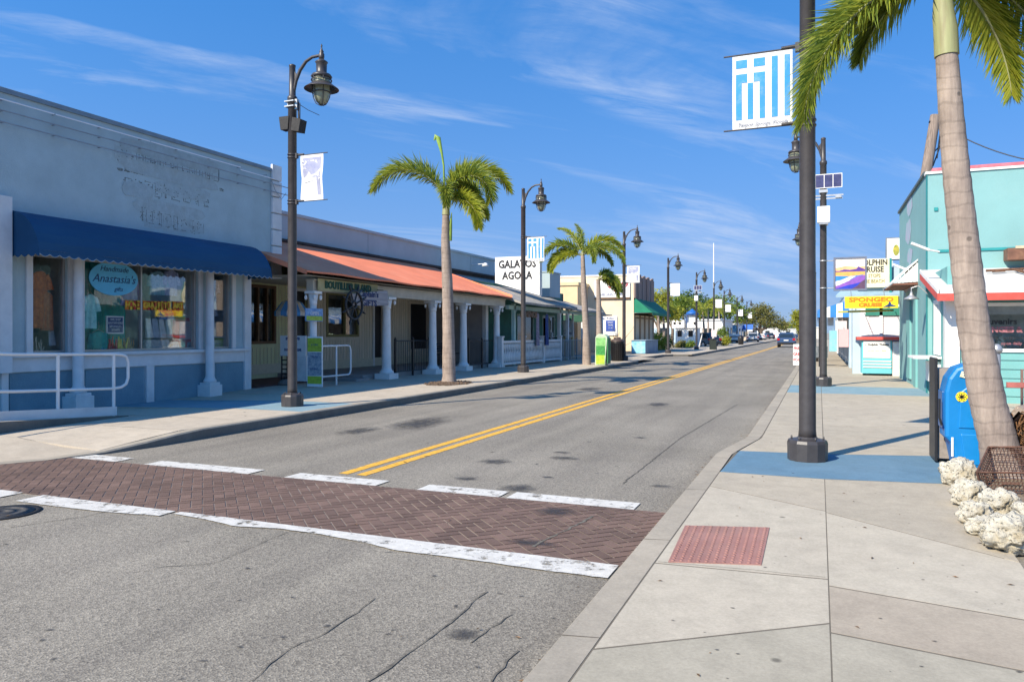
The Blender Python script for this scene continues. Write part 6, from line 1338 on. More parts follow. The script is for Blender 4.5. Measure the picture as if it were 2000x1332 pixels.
# wooden carved sign end on the front
t = thing('wooden_sign_end', 'brown wooden box sign jutting from the upper teal front', 'sign', (4.6, YM - .3, 4.1)); p0 = FY(1965, 486, YM - .3); p1 = FY(1985, 508, YM - .3); mb = MB(); mb.box(p0.x, p0.x + 3, YM - .45, YM - .02, p1.z, p0.z); mb.build('board', mat('brown painted wood', (.20, .095, .06), .7, .2, 5, dirt=.4, dirtcol=(.45, .25, .13), dscale=4), t, bevel=.01); mb = MB(); mb.box(p0.x + .15, p0.x + 3.02, YM - .47, YM - .452, p0.z - .02, p0.z + .04); mb.build('trim', mat('cream sign trim', (.6, .45, .3), .7), t)
mb = MB(); mb.lathe([(.012, 0), (.03, .01), (.03, .03), (.01, .035)], (0, 0, 0), 8)
for (px, py) in ((1828, 409),):
    p = FY(px, py, YM - .005); mb = MB(); mb.box(p.x - .04, p.x + .04, YM - .03, YM, p.z - .04, p.z + .04); mb.build('vent_cap', TED, tb_)
# red handrail in front
t = thing('entrance_rail', 'red handrail with slim posts in front of the teal siding', 'railing', (4.6, 16.9, .15)); yv = 16.6; z1_ = FY(1990, 752, yv).z; x0 = xy(1966, yv)
mb = MB(); mb.box(x0, x0 + 4, yv - .04, yv + .04, z1_ - .05, z1_ + .05); mb.build('rail', mat('dull red rail paint', (.38, .12, .10), .7, .15, 4), t)
for k in range(3): mb = MB(); x = xy(1996, yv) + k * 1.3; mb.box(x - .02, x + .02, yv - .02, yv + .02, .15, z1_ + .3); mb.build('post', mat('brown rail post', (.2, .12, .1), .7), t)
# ------------------------------------------------------------------ pale blue kiosk building beyond with signs
PB = mat('pale grey blue wall', (.42, .52, .58), .8, .05, 2); SHU = mat('white roller shutter', (.72, .71, .72), .5, .03, 2)
kb_ = thing('kiosk_building', 'pale blue low kiosk building with a white shutter and brightly painted signs', 'building', (4, 31, .15)); YK = 29.0
XK = 1.25
mb = MB(); mb.box(xy(1693, YK), 12, YK, YK + .2, 0, 3.9); mb.box(XK - .02, XK + .15, YK, 33.6, 0, 2.7); mb.box(xy(1665, YK), xy(1682, YK), YK - .02, YK + .25, 0, 2.75); mb.build('wall', PB, kb_)
mb = MB(); a, b = xy(1697, YK - .02), xy(1755, YK - .02); mb.box(a, b + .5, YK - .04, YK - .002, FY(1700, 660, YK).z, FY(1700, 617, YK).z)
for k in range(9): z = 1.45 + k * .095; mb.box(a, b + .5, YK - .05, YK - .041, z, z + .012)
mb.build('roller_shutter', SHU, kb_); mb = MB(); mb.box(XK + .12, a, YK - .06, YK - .0, .15, 2.6); mb.box(XK + .7, XK + .8, YK - .1, YK - .06, .15, 2.5); mb.build('white_post', WHB, kb_)
mb = MB(); mb.box(xy(1690, YK), b + .5, YK - .1, YK - .05, FY(1700, 617, YK).z + .005, FY(1700, 600, YK).z); mb.build('green_header', GRT, kb_)
mb = MB(); mb.slab([(xy(1632, YK), YK - .3, 2.85), (3.5, YK - .3, 2.85), (3.5, YK + 1.6, 3.75), (xy(1632, YK) + .9, YK + 1.6, 3.75)], (0, 0, .08)); mb.build('roof', mat('blue grey metal roof', (.28, .40, .48), .6, .1, 3), kb_)
t = thing('counter', 'turquoise and white serving counter with a red top below the white shutter', 'counter', tuple(G(1711, 733))); yv = 27.9; a, b = xy(1683, yv), xy(1742, yv)
mb = MB(); mb.box(a, b, yv, yv + .85, .22, FY(1700, 664, yv).z); mb.build('body', mat('turquoise counter paint', (.14, .50, .56), .6, .05, 3), t, bevel=.01)
mb = MB(); mb.box(a + .05, b - .05, yv - .02, yv - .004, .75, FY(1700, 666, yv).z)
for k in range(3): mb.box(a + .04, b - .02, yv - .025, yv - .003, .42 + k * .1, .46 + k * .1)
mb.build('front_panel', WHB, t); mb = MB(); mb.box(a - .15, b + .3, yv - .1, yv + .9, FY(1700, 664, yv).z + .003, FY(1700, 658, yv).z); mb.build('counter_top', REDT, t)
text('~ Dolphin Tickets', .10, mat('dark sign ink', (.03, .03, .03), .6), t, ((a + b) / 2, yv - .024, 1.2), (1, 0, 0), (0, 0, 1), .004, bold=.004); text('Sunset tours daily', .08, MAT['yellow card'], t, ((a + b) / 2, yv - .024, 1.0), (1, 0, 0), (0, 0, 1), .004)
for x in (a + .08, b - .08): mb = MB(); mb.box(x - .04, x + .04, yv + .1, yv + .18, .15, .22); mb.build('leg', BLK, t)
mb = MB(); mb.box(b + .02, b + .45, yv + .0, yv + .8, .15, 1.30); tag(mb.build('cabinet', WHB, None, bevel=.01), 'plain white cabinet between the counter and the teal building', 'cabinet')
# yellow sign
t = thing('yellow_sign', 'bright yellow cruise sign with orange block lettering under the blue roof', 'sign', (2.2, 27.4, 2.6)); yv = 27.4; a = xy(1650, yv); b = XT - .02; z0_, z1_ = FY(1700, 602, yv).z, FY(1700, 579, yv).z
mb = MB(); mb.box(a, XT - .005, yv - .04, yv + .04, z0_, z1_); mb.build('board', mat('yellow sign paint', (.92, .68, .02), .5, .04, 4), t)
OL = mat('orange sign letters', (.75, .20, .01), .5); text('SPONGEORAMA', .21, OL, t, (a + .10, yv - .045, z1_ - .13), (1, 0, 0), (0, 0, 1), .006, bold=.014, sx=1.18, align='LEFT') if False else None
text('SPONGEO', .20, OL, t, (a + .12, yv - .045, z1_ - .115), (1, 0, 0), (0, 0, 1), .006, bold=.010, sx=1.45, align='LEFT'); text('CRUISE', .165, OL, t, (a + .42, yv - .045, z0_ + .105), (1, 0, 0), (0, 0, 1), .006, bold=.012, sx=1.3, align='LEFT')
mb = MB(); mb.slab([(b - .45, yv - .044, z0_ + .02), (b - .02, yv - .044, z0_ + .05), (b - .18, yv - .044, z0_ + .12), (b - .24, yv - .044, z0_ + .26), (b - .28, yv - .044, z0_ + .12)], (0, .003, 0)); mb.build('boat_print', NV, t)
for x in (a + .2, a + 1.2): mb = MB(); mb.tube([(x, yv, z1_), (x, yv + .6, 3.1)], .012, 5); mb.build('hanger', FRM, t)
t = thing('surf_board', 'long olive and yellow board hung flat below the yellow sign', 'board', (1.5, 27.7, 2.25)); a1, b1_ = xy(1637, 27.8), XT - .1
mb = MB(); pts = []
for i in range(20):
    an = 2 * math.pi * i / 20; pts.append(((a1 + b1_) / 2 + (b1_ - a1) / 2 * math.cos(an), 27.8 + .2 * math.sin(an), 2.3 + .02 * math.cos(an)))
mb.slab(pts, (0, 0, .06)); mb.build('deck', mat('olive yellow board', (.42, .40, .06), .5, .2, 2), t); mb = MB(); mb.tube([((a1 + b1_) / 2 - .3, 27.8, 2.36), ((a1 + b1_) / 2 - .3, 27.8, z0_)], .01, 5); mb.tube([((a1 + b1_) / 2 + .5, 27.8, 2.36), ((a1 + b1_) / 2 + .5, 27.8, z0_)], .01, 5); mb.build('cord', BLK, t)
# cream dolphin cruise sign
t = thing('dolphin_sign', 'cream board with dark dolphin cruise lettering above the blue roof', 'sign', (1.9, 29.2, 3.9)); yv = 28.9; a, b = xy(1672, yv), xy(1737, yv); z0_, z1_ = FY(1700, 562, yv).z, FY(1700, 506, yv).z
mb = MB(); mb.box(a, b, yv - .05, yv + .05, z0_, z1_); mb.build('board', mat('cream sign paint', (.82, .76, .52), .6, .05, 4), t, bevel=.006); mb = MB(); mb.box(b + .001, b + .07, yv - .06, yv + .08, z0_ - .4, z1_); mb.build('post', TED, t)
DI = MAT['dark sign ink']; xm = (a + b) / 2
for s_, z_, sz, m_ in (('DOLPHIN', .14, .27, DI), ('CRUISE', .38, .27, DI), ('2 STOPS', .6, .17, OLT), ('ONE BEACH', .79, .17, OLT)): text(s_, sz, m_, t, (xm, yv - .055, z1_ - z_), (1, 0, 0), (0, 0, 1), .006, bold=.008 if sz > .2 else .003, sx=.80)
# white fruit sign
t = thing('fruit_sign', 'white framed sign with a yellow fruit picture beside the upper teal wall', 'sign', (2.3, 30.5, 4.9)); yv = 30.0; a, b = xy(1732, yv), xy(1772, yv); z0_, z1_ = FY(1700, 508, yv).z, FY(1700, 468, yv).z
mb = MB(); mb.box(a, b, yv - .05, yv + .05, z0_, z1_); mb.build('board', WHB, t); mb = MB(); mb.tube([(a - .02, yv, z0_ - .02), (b, yv, z0_ - .02), (b, yv, z1_ + .02), (a - .02, yv, z1_ + .02), (a - .02, yv, z0_ - .02)], .025, 4); mb.build('frame', mat('blue grey frame', (.15, .18, .22), .6), t)
mb = MB(); c = FY(1750, 489, yv); pts = [(c.x + .10 * math.cos(2 * math.pi * i / 16), yv - .056, c.z + .2 * math.sin(2 * math.pi * i / 16)) for i in range(16)]; mb.slab(pts, (0, .005, 0)); mb.build('fruit_print', mat('fruit print', (.62, .48, .06), .6, .3, 9, tint=(.12, .2, .04)), t)
mb = MB(); mb.box(a + .1, a + .2, yv, yv + .15, 3.4, z0_); mb.build('post', PB, t)
# sunset picture sign hung from the second lamp
lp_ = lampR[1][0]; yv = lp_[1]; t = thing('sunset_sign', 'framed square picture sign of a purple and orange sunset shore bracketed to the lamp', 'sign', (.9, yv, 3.3)); a, b = xy(1628, yv), xy(1693, yv); z0_, z1_ = FY(1700, 567, yv).z, FY(1700, 501, yv).z
mb = MB(); f_ = .045
mb.box(a, b, yv - .04, yv + .04, z0_, z0_ + f_); mb.box(a, b, yv - .04, yv + .04, z1_ - f_, z1_); mb.box(a, a + f_, yv - .04, yv + .04, z0_ + f_, z1_ - f_); mb.box(b - f_, b, yv - .04, yv + .04, z0_ + f_, z1_ - f_); mb.build('frame', mat('slate frame paint', (.14, .16, .22), .6), t)
cols = [('sky cream', (.85, .74, .66)), ('sky peach', (.85, .45, .22)), ('hill purple', (.10, .04, .26)), ('sea orange', (.75, .38, .10)), ('sea blue', (.03, .22, .55)), ('surf white', (.7, .68, .8)), ('sand violet', (.24, .09, .42)), ('deep blue', (.02, .04, .42)), ('rock brown', (.10, .05, .10))]
W, H = b - a - 2 * f_, z1_ - z0_ - 2 * f_; P2 = lambda u, v, k=0: (a + f_ + u * W, yv - .02 - k * .0012, z0_ + f_ + v * H)
mb = MB(); ms = [mat(n_, c_, .6, .1, 10) for n_, c_ in cols]
bands = [(0, [(0, 0), (1, 0), (1, 1), (0, 1)]), (1, [(0, .5), (1, .5), (1, .74), (.7, .72), (.35, .76), (0, .7)]), (2, [(0, .56), (1, .56), (1, .64), (.85, .70), (.78, .74), (.72, .66), (.5, .63), (.3, .65), (.12, .6), (0, .61)]), (3, [(0, .4), (1, .44), (1, .57), (0, .57)]), (4, [(0, .2), (.5, .3), (1, .47), (.5, .42), (0, .44)]), (5, [(0, .16), (.3, .2), (.7, .42), (.5, .42), (.2, .3), (0, .26)]), (6, [(0, 0), (1, 0), (1, .44), (.75, .42), (.45, .26), (.15, .14), (0, .1)]), (7, [(.0, 0), (1, 0), (1, .26), (.7, .18), (.4, .12), (0, .01)]), (8, [(.55, 0), (1, 0), (1, .3), (.86, .22), (.74, .1)])]
for k, (mi, pts) in enumerate(bands): mb.poly([P2(u, v, k) for u, v in pts], mi)
mb.box(a + f_ * .5, b - f_ * .5, yv - .015, yv + .02, z0_ + f_ * .5, z1_ - f_ * .5, 0)
mb.build('picture', ms, t); mb = MB()
for z in (z0_ + .08, z1_ - .08): mb.tube([(lp_[0], yv, z), (a, yv, z)], .015, 6); mb.lathe([(.1, -.015), (.1, .015)], (lp_[0], yv, z), 16)
mb.build('bracket', SLV, t)
# blue striped valance awning & dark shopfront further along
ds = thing('dark_shopfront', 'dark open shopfront under a blue and white striped awning beyond the kiosk', 'building', (3, 42, .15)); XS = 1.15
mb = MB(); mb.box(XS, XS + .2, 33.65, 62, 2.6, 3.4); mb.box(XS + .2, 10, 33.65, 33.9, 0, 3.4); mb.box(XS, XS + .2, 33.65, 35, 0, 2.6); mb.build('wall', PB, ds)
for k in range(6):
    y0 = 35 + k * 4.5; mb = MB(); mb.box(XS + .3, XS + .35, y0, y0 + 4.3, .15, 2.6); mb.build('door', DRK if k % 2 else mat('brown grey door', (.14, .12, .11), .7, .2, 3), ds); mb = MB(); mb.box(XS, XS + .25, y0 + 4.3, y0 + 4.5, .15, 2.6); mb.build('pilaster', WHP, ds)
mb = MB(); mb.box(XS - .03, XS, 33.65, 62, 3.4, 3.5); mb.box(XS, 10, 33.65, 62, 3.4, 3.5); mb.build('roof', MAT['blue grey metal roof'], ds)
t = thing('striped_awning', 'blue and white striped shop awning beyond the kiosk', 'awning', (.6, 40, 2.6)); mb = MB(); n = 40
for k in range(n):
    y0, y1 = 34.2 + k * .5, 34.7 + k * .5; mb.slab([(XS, y0, 2.95), (XS, y1, 2.95), (-.05, y1, 2.55), (-.05, y0, 2.55)], (0, 0, .02), k % 2); mb.box(-.08, -.06, y0, y1, 2.25, 2.56, k % 2)
for k in range(5): x0 = -.05 + k * .24; mb.slab([(x0, 34.18, 2.25), (x0 + .24, 34.18, 2.25), (x0 + .24, 34.18, 2.56 + .08 * (k + 1)), (x0, 34.18, 2.56 + .08 * k)], (0, .01, 0), k % 2)
mb.build('canopy', [mat('bright blue canvas', (.03, .2, .55), .7, .1, 4), BNW], t)
for k in range(4): mb = MB(); mb.tube([(0, 34.4 + k * 5, .15), (0, 34.4 + k * 5, 2.5)], .025, 6); mb.build('post', BLK, t)
# goods hung by the shopfront
for k, (x, yv, w_, h_, z, c_, lb) in enumerate(((.55, 34.6, .3, .9, .8, (.16, .50, .58), 'turquoise hanging goods at the dark shopfront'), (.9, 34.2, .35, .35, 1.75, (.6, .5, .48), 'small cream picture sign at the dark shopfront'), (.95, 34.1, .38, .75, 1.0, (.62, .35, .35), 'pink and white poster at the dark shopfront'), (.1, 35.5, .5, .5, .5, (.05, .07, .09), 'dark low cart beside the striped awning post'), (.45, 34.8, .25, .5, 1.9, (.7, .68, .68), 'white hanging bag at the dark shopfront'))):
    mb = MB(); mb.box(x - w_ / 2, x + w_ / 2, yv, yv + .12, z, z + h_); mb.tube([(x, yv + .06, z + h_), (x, yv + .06, z + h_ + .1)], .01, 5); o = mb.build(['hanging_goods', 'picture_sign', 'poster', 'cart', 'hanging_bag'][k], mat('shop goods %d' % k, c_, .7, .35, 9, tint=tuple(min(1, v * .5 + .2) for v in c_)), None, bevel=.02); tag(o, lb, ['goods', 'sign', 'poster', 'cart', 'bag'][k])
# sandwich board
p = G(1557, 713); t = thing('sandwich_board', 'white sandwich board with red writing on the kerb side of the far pavement', 'sign', tuple(p)); w2 = .2
a, b = xy(1549, p.y), xy(1569, p.y)
mb = MB(); mb.slab([(a, p.y, .15), (b, p.y, .15), (b, p.y + .2, 1.08), (a, p.y + .2, 1.08)], (0, .025, 0)); mb.build('front_leaf', WHB, t); mb = MB(); mb.slab([(a, p.y + .48, .15), (b, p.y + .48, .15), (b, p.y + .24, 1.08), (a, p.y + .24, 1.08)], (0, .025, 0)); mb.build('rear_leaf', WHB, t)
for k, s_ in enumerate(('FRESH', 'GREEK', 'FOOD')): text(s_, .17, RL, t, ((a + b) / 2, p.y + .14 - k * .055, .9 - k * .26), (1, 0, 0), (0, .21, .98), .004, bold=.004, sx=.85)
# utility pole with wire
pb = PC(1822, 420, 34); t = thing('utility_pole', 'weathered wooden utility pole leaning slightly behind the teal building roof', 'utility pole', (pb.x, pb.y, 0)); p0, p1 = PC(1808, 345, 34), PC(1827, 226, 34)
mb = MB(); dn = (p1 - p0).normalized(); mb.tube([tuple(p0 - dn * (p0.z / dn.z)), tuple(p1)], [.28, .22], 10); mb.build('pole', mat('weathered pole wood', (.27, .21, .17), .9, .25, 3, .3, 20, stretch=(8, 8, .4)), t)
mb = MB(); q0 = PC(1815, 238, 34); q1 = PC(1838, 250, 34); mb.tube([tuple(q0), tuple(q1)], .06, 6); mb.tube([tuple(PC(1835, 240, 34)), tuple(PC(1840, 275, 34)), tuple(PC(1822, 325, 34))], .03, 5); mb.tube([tuple(PC(1822, 300, 34)), tuple(PC(1836, 285, 34)), tuple(PC(1838, 255, 34))], .03, 5); mb.tube([tuple(PC(1836, 262, 34)), tuple(PC(1830, 310, 34))], .03, 5); mb.build('hardware', BLK, t)
w0, w1 = PC(1838, 245, 34), PC(2120, 322, 30); mb = MB(); mb.tube([w0.lerp(w1, i / 12) + Vector((0, 0, -.5 * (1 - (2 * i / 12 - 1) ** 2))) for i in range(13)], .025, 5); mb.build('wire', BLK, t)
# ------------------------------------------------------------------ newspaper boxes
NB = mat('bright blue plastic', (.005, .19, .50), .38, .08, 2, .05, 40, dirt=.25, dirtcol=(.05, .26, .50), dscale=3, spec=.5)
t = thing('newspaper_box', 'bright blue plastic newspaper box with a round yellow sticker behind the coral rocks', 'newspaper box', (1.62, 9.45, .15))
rotz = R(0); x0, x1, y0, y1 = 1.36, 1.86, 9.0, 9.55
def G2(px, py, D): return PC(px, py, D)
# side profile in y-z (front at left/-x side)
mb = MB(); ya, yb = 9.0, 9.42; x0, x1 = xy(1846, 9.0), xy(1934, 9.0)
prof = [(x0 + .10, .17), (x1, .17), (x1, 1.14), (x1 - .04, 1.22), (x1 - .12, 1.27), (x0 + .2, 1.27), (x0 + .10, 1.23), (x0 + .03, 1.12), (x0, .98), (x0, .50), (x0 + .05, .44)]
mb.slab([(x, ya, z) for x, z in prof], (0, yb - ya, 0)); mb.build('casing', NB, t, bevel=.035)
mb = MB(); mb.slab([(x0 + .12, ya - .012, .60), (x1 - .06, ya - .012, .60), (x1 - .06, ya - .012, 1.05), (x0 + .22, ya - .012, 1.05), (x0 + .14, ya - .012, .98)], (0, .02, 0)); mb.slab([(x0 + .18, ya - .012, .22), (x1 - .06, ya - .012, .22), (x1 - .06, ya - .012, .54), (x0 + .14, ya - .012, .54)], (0, .02, 0)); mb.build('side_panel', NB, t, bevel=.012)
mb = MB(); mb.box(x0 - .02, x0 + .02, ya + .06, yb - .06, .58, .98); mb.build('door', mat('darker blue door', (.01, .10, .30), .3, .1, 4), t, bevel=.01); mb = MB(); mb.tube([(x0 - .03, ya + .02, .62), (x0 - .05, ya + .02, .7), (x0 - .05, ya + .02, .9)], .012, 6); mb.build('handle', BLK, t)
mb = MB(); mb.box(x0 + .055, x0 + .075, ya - .01, ya + .0, .30, .50); mb.build('white_label', WHB, t)
c = (xy(1878, 9.0), ya - .02, .93); mb = MB(); mb.poly([(c[0] + .055 * math.cos(2 * math.pi * i / 24), ya - .0135, c[2] + .055 * math.sin(2 * math.pi * i / 24)) for i in range(24)]); st_ = mb.build('round_sticker', mat('yellow sticker', (.9, .68, .03), .5), t)
mb = MB(); 
for an in (R(45), R(-45), 0, R(90)):
    dx_, dz_ = .036 * math.cos(an), .036 * math.sin(an); ox, oz = -.005 * math.sin(an), .005 * math.cos(an); mb.poly([(c[0] - dx_ + ox, ya - .016, c[2] - dz_ + oz), (c[0] + dx_ + ox, ya - .016, c[2] + dz_ + oz), (c[0] + dx_ - ox, ya - .016, c[2] + dz_ - oz), (c[0] - dx_ - ox, ya - .016, c[2] - dz_ - oz)])
for i in range(8):
    an = 2 * math.pi * (i + .5) / 8; mb.poly([(c[0] + r * math.cos(an + s_), ya - .016, c[2] + r * math.sin(an + s_)) for r, s_ in ((.044, -.15), (.051, -.15), (.051, .15), (.044, .15))])
mb.build('sticker_mark', BLK, st_)
mb = MB(); mb.slab([(x0 + .13, ya - .014, 1.14), (x0 + .24, ya - .014, 1.11), (x0 + .26, ya - .014, 1.17), (x0 + .15, ya - .014, 1.20)], (0, .004, 0)); mb.slab([(x0 + .29, ya - .014, 1.07), (x0 + .37, ya - .014, 1.07), (x0 + .365, ya - .014, 1.14), (x0 + .295, ya - .014, 1.14)], (0, .004, 0)); mb.lathe([(.02, 0), (.02, .004)], (x0 + .25, ya - .014, 1.22), 10); mb.build('paper_sticker', mat('pale label', (.72, .74, .62), .6, .3, 30, tint=(.5, .52, .3)), t)
text('75¢', .05, NV, t, (x0 + .195, ya - .020, 1.155), (1, 0, -.25), (0, 0, 1), .001)
t = thing('newspaper_rack', 'narrow black metal newspaper rack standing just left of the blue newspaper box', 'newspaper rack', (1.2, 9.75, .15)); mb = MB(); mb.box(1.19, 1.22, 9.45, 9.9, .17, 1.32); mb.build('side_plate', BLK, t, bevel=.006); mb = MB(); mb.box(1.221, 1.42, 9.5, 9.88, .20, 1.2); mb.build('case', mat('tan steel case', (.35, .30, .26), .5, .2, 5), t)
mb = MB(); mb.tube([(2.05, 10.9, .15), (2.05, 10.9, 1.32), (2.05, 10.88, 1.38)], [.045, .045, .02], 10); mb.lathe([(.05, 0), (.07, .04), (.05, .1), (.02, .12)], (2.05, 10.9, 1.34), 10); tag(mb.build('bollard', SLV, None), 'short silver post behind the blue newspaper box', 'post')
# ------------------------------------------------------------------ planting bed with coral rocks, wire basket, driftwood
bd = MB(); bed = [(1.25, 6.4), (1.4, 5.9), (2.2, 5.75), (6, 5.9), (6, 11.3), (1.95, 11.3), (1.45, 9.9), (1.28, 8.5)]; k = len(bed)
n = 0; bd.poly([(x, yv, .165) for x, yv in bed]); tag(bd.build('planting_bed', mat('shell grit soil', (.34, .27, .19), .95, .5, 26, .8, 90, tint=(.12, .08, .05)), None), kind='structure')
RK = mat('coral limestone', (.60, .56, .46), .95, .2, 6, 0, 26, dirt=.8, dirtcol=(.40, .30, .14), dscale=3.2)
nt = RK.node_tree; L = nt.links.new; tc = N(nt, 'ShaderNodeTexCoord'); vo = N(nt, 'ShaderNodeTexVoronoi', i_Scale=34.0); L(tc.outputs['Object'], vo.inputs['Vector']); nz = N(nt, 'ShaderNodeTexNoise', i_Scale=16.0, i_Detail=9.0, i_Roughness=.75); L(tc.outputs['Object'], nz.inputs['Vector'])
v2 = N(nt, 'ShaderNodeMapRange'); v2.inputs[1].default_value = .05; v2.inputs[2].default_value = .38; L(vo.outputs['Distance'], v2.inputs[0]); ad = N(nt, 'ShaderNodeMath', operation='MULTIPLY_ADD'); ad.inputs[1].default_value = .45; L(v2.outputs[0], ad.inputs[0]); L(nz.outputs[0], ad.inputs[2]); bp = N(nt, 'ShaderNodeBump'); bp.inputs['Strength'].default_value = 1.0; bp.inputs['Distance'].default_value = .035; L(ad.outputs[0], bp.inputs['Height']); b_ = nt.nodes['Principled BSDF']; L(bp.outputs[0], b_.inputs['Normal'])
RKS = []
def rock(px, py, D, r, label, sq=(1, 1, .8), seed=0):
    p = PC(px, py, D); bm_v = []; import bmesh
    bm = bmesh.new(); bmesh.ops.create_icosphere(bm, subdivisions=5, radius=1)
    for v in bm.verts:
        q_ = v.co.copy(); d_ = 1 + .28 * mnoise.noise(q_ * 1.5 + Vector((seed * 3.1, 0, 0))) + .22 * mnoise.noise(q_ * 3.2 + Vector((seed, 5, 0))) + .12 * mnoise.noise(q_ * 6 + Vector((0, seed, 9))) + .055 * mnoise.noise(q_ * 13) + .035 * mnoise.noise(q_ * 28)
        v.co = Vector((q_.x * d_ * sq[0] * r, q_.y * d_ * sq[1] * r, q_.z * d_ * sq[2] * r))
    me = bpy.data.meshes.new('coral_rock'); bm.to_mesh(me); bm.free(); me.materials.append(RK); me.polygons.foreach_set('use_smooth', [True] * len(me.polygons))
    o = bpy.data.objects.new('coral_rock', me); COL.objects.link(o); zmin = min(v.co.z for v in me.vertices); o.location = (p.x, p.y, max(p.z, .15 - zmin - .04)); tag(o, label, 'rock', 'coral rocks edging the planting bed')
def rockg(px, pyb, hw, h, label, seed):
    D = F * 1.45 / (pyb - HY); r = hw * D / F * .92; Dc = D + r * .6; pyc = HY + (1.6 - .15 - h * D / F * .42) / Dc * F
    rock(px, pyc, Dc, r, label, (1, .85, min(1.1, h / 2 / hw * 1.2)), seed)
rockg(1872, 950, 37, 52, 'pale coral rock touching the foot of the blue newspaper box', 1)
rockg(1893, 992, 34, 52, 'pale coral rock second from the blue newspaper box', 2)
rockg(1906, 1027, 34, 46, 'small coral rock at the inner corner of the rock row', 3)
rockg(1950, 1018, 36, 58, 'jagged whitish rock under the rusty wire basket', 8)
rockg(1928, 1050, 38, 36, 'low flat yellowish rock at the pavement edge', 5)
rockg(1972, 1082, 54, 66, 'large coral rock nearest the grey parking surface', 6)
rockg(2022, 1035, 40, 50, 'yellow stained rock behind the large coral rock', 7)
rockg(2050, 1085, 50, 60, 'coral rock beside the largest one at the parking surface', 9)
RST = mat('rusty wire', (.13, .065, .045), .9, .3, 20)
t = thing('wire_basket', 'rusty wire mesh basket trap leaning on the rocks by the palm foot', 'basket', tuple(PC(1960, 960, 6.8)))
def BQ(u, v, w_):   # basket box: u right, v up, w depth
    o_ = PC(1924, 990, 6.75); tl = PC(1908, 922, 6.7); ux = PC(2040, 924, 6.45) - tl; uz = tl - o_; uy = PC(1931, 873, 7.35) - tl; return o_ + ux * u + uz * v + uy * w_
mb = MB(); m3_ = MB()
ed = [((0, 0, 0), (1, 0, 0)), ((0, 1, 0), (1, 1, 0)), ((0, 0, 0), (0, 1, 0)), ((1, 0, 0), (1, 1, 0)), ((0, 0, 1), (0, 1, 1)), ((0, 1, 0), (0, 1, 1)), ((0, 0, 0), (0, 0, 1)), ((1, 1, 0), (1, 1, 1)), ((0, 1, 1), (1, 1, 1)), ((1, 0, 1), (1, 1, 1)), ((0, 0, 1), (1, 0, 1)), ((1, 0, 0), (1, 0, 1))]
for a, b in ed: mb.tube([BQ(*a), BQ(*b)], .011, 6)
mb.tube([BQ(.3, 0, -.02), BQ(.3, .62, -.02), BQ(.36, .7, -.02), BQ(.62, .7, -.02)], .008, 5)
for i in range(1, 17):
    for w_ in (0, 1): m3_.tube([BQ(i / 17, 0, w_), BQ(i / 17, 1, w_)], .0032, 4, caps=False)
    m3_.tube([BQ(i / 17, 1, 0), BQ(i / 17, 1, 1)], .0032, 4, caps=False)
for i in range(1, 11):
    for w_ in (0, 1): m3_.tube([BQ(0, i / 11, w_), BQ(1, i / 11, w_)], .0032, 4, caps=False)
    m3_.tube([BQ(0, i / 11, 0), BQ(0, i / 11, 1)], .0032, 4, caps=False); m3_.tube([BQ(0, 0, i / 11), BQ(0, 1, i / 11)], .0032, 4, caps=False); m3_.tube([BQ(0, 1, i / 11), BQ(1, 1, i / 11)], .0032, 4, caps=False)
mb.build('frame', RST, t); m3_.build('mesh_panel', RST, t)
t = thing('driftwood_log', 'hollow brown driftwood log with shaggy roots beside the palm trunk', 'log', tuple(PC(1995, 860, 7.6))); c = PC(2005, 850, 7.3); ax_ = Vector((.75, .66, .05)).normalized(); mb = MB()
e1 = ax_.cross(Vector((0, 0, 1))).normalized(); e2 = e1.cross(ax_)
n = 20; rings = []
for (s_, r_) in ((0, .22), (0, .27), (.3, .28), (.9, .26), (.9, .20), (.02, .20)):
    rings.append([c + ax_ * s_ + (e1 * math.cos(2 * math.pi * k / n) + e2 * math.sin(2 * math.pi * k / n)) * r_ * (1 + .10 * math.sin(k * 2.3)) for k in range(n)])
for a, b in zip(rings, rings[1:]):
    nn = len(mb.v); mb.v += [tuple(v) for v in a] + [tuple(v) for v in b]
    for k in range(n): mb.f.append([nn + k, nn + (k + 1) % n, nn + n + (k + 1) % n, nn + n + k]); mb.m.append(0); mb.sm.append(True)
mb.build('log_body', mat('pale driftwood', (.42, .36, .31), .9, .3, 4, .6, 30, tint=(.16, .11, .08)), t)
mb = MB(); q = random.Random(2)
for i in range(260):
    a = q.uniform(0, 6.28); r_ = q.uniform(.10, .24); s0 = c + ax_ * q.uniform(-.02, .15) + (e1 * math.cos(a) + e2 * math.sin(a)) * r_; v = Vector((q.uniform(-.1, .1), q.uniform(-.1, .06), q.uniform(-.16, .03))); mb.tube([s0, s0 + v * .5 + Vector((0, 0, .02)), s0 + v], [.008, .006, .002], 4)
mb.build('shaggy_roots', mat('rusty root fibre', (.20, .10, .045), .95, .4, 20), t)
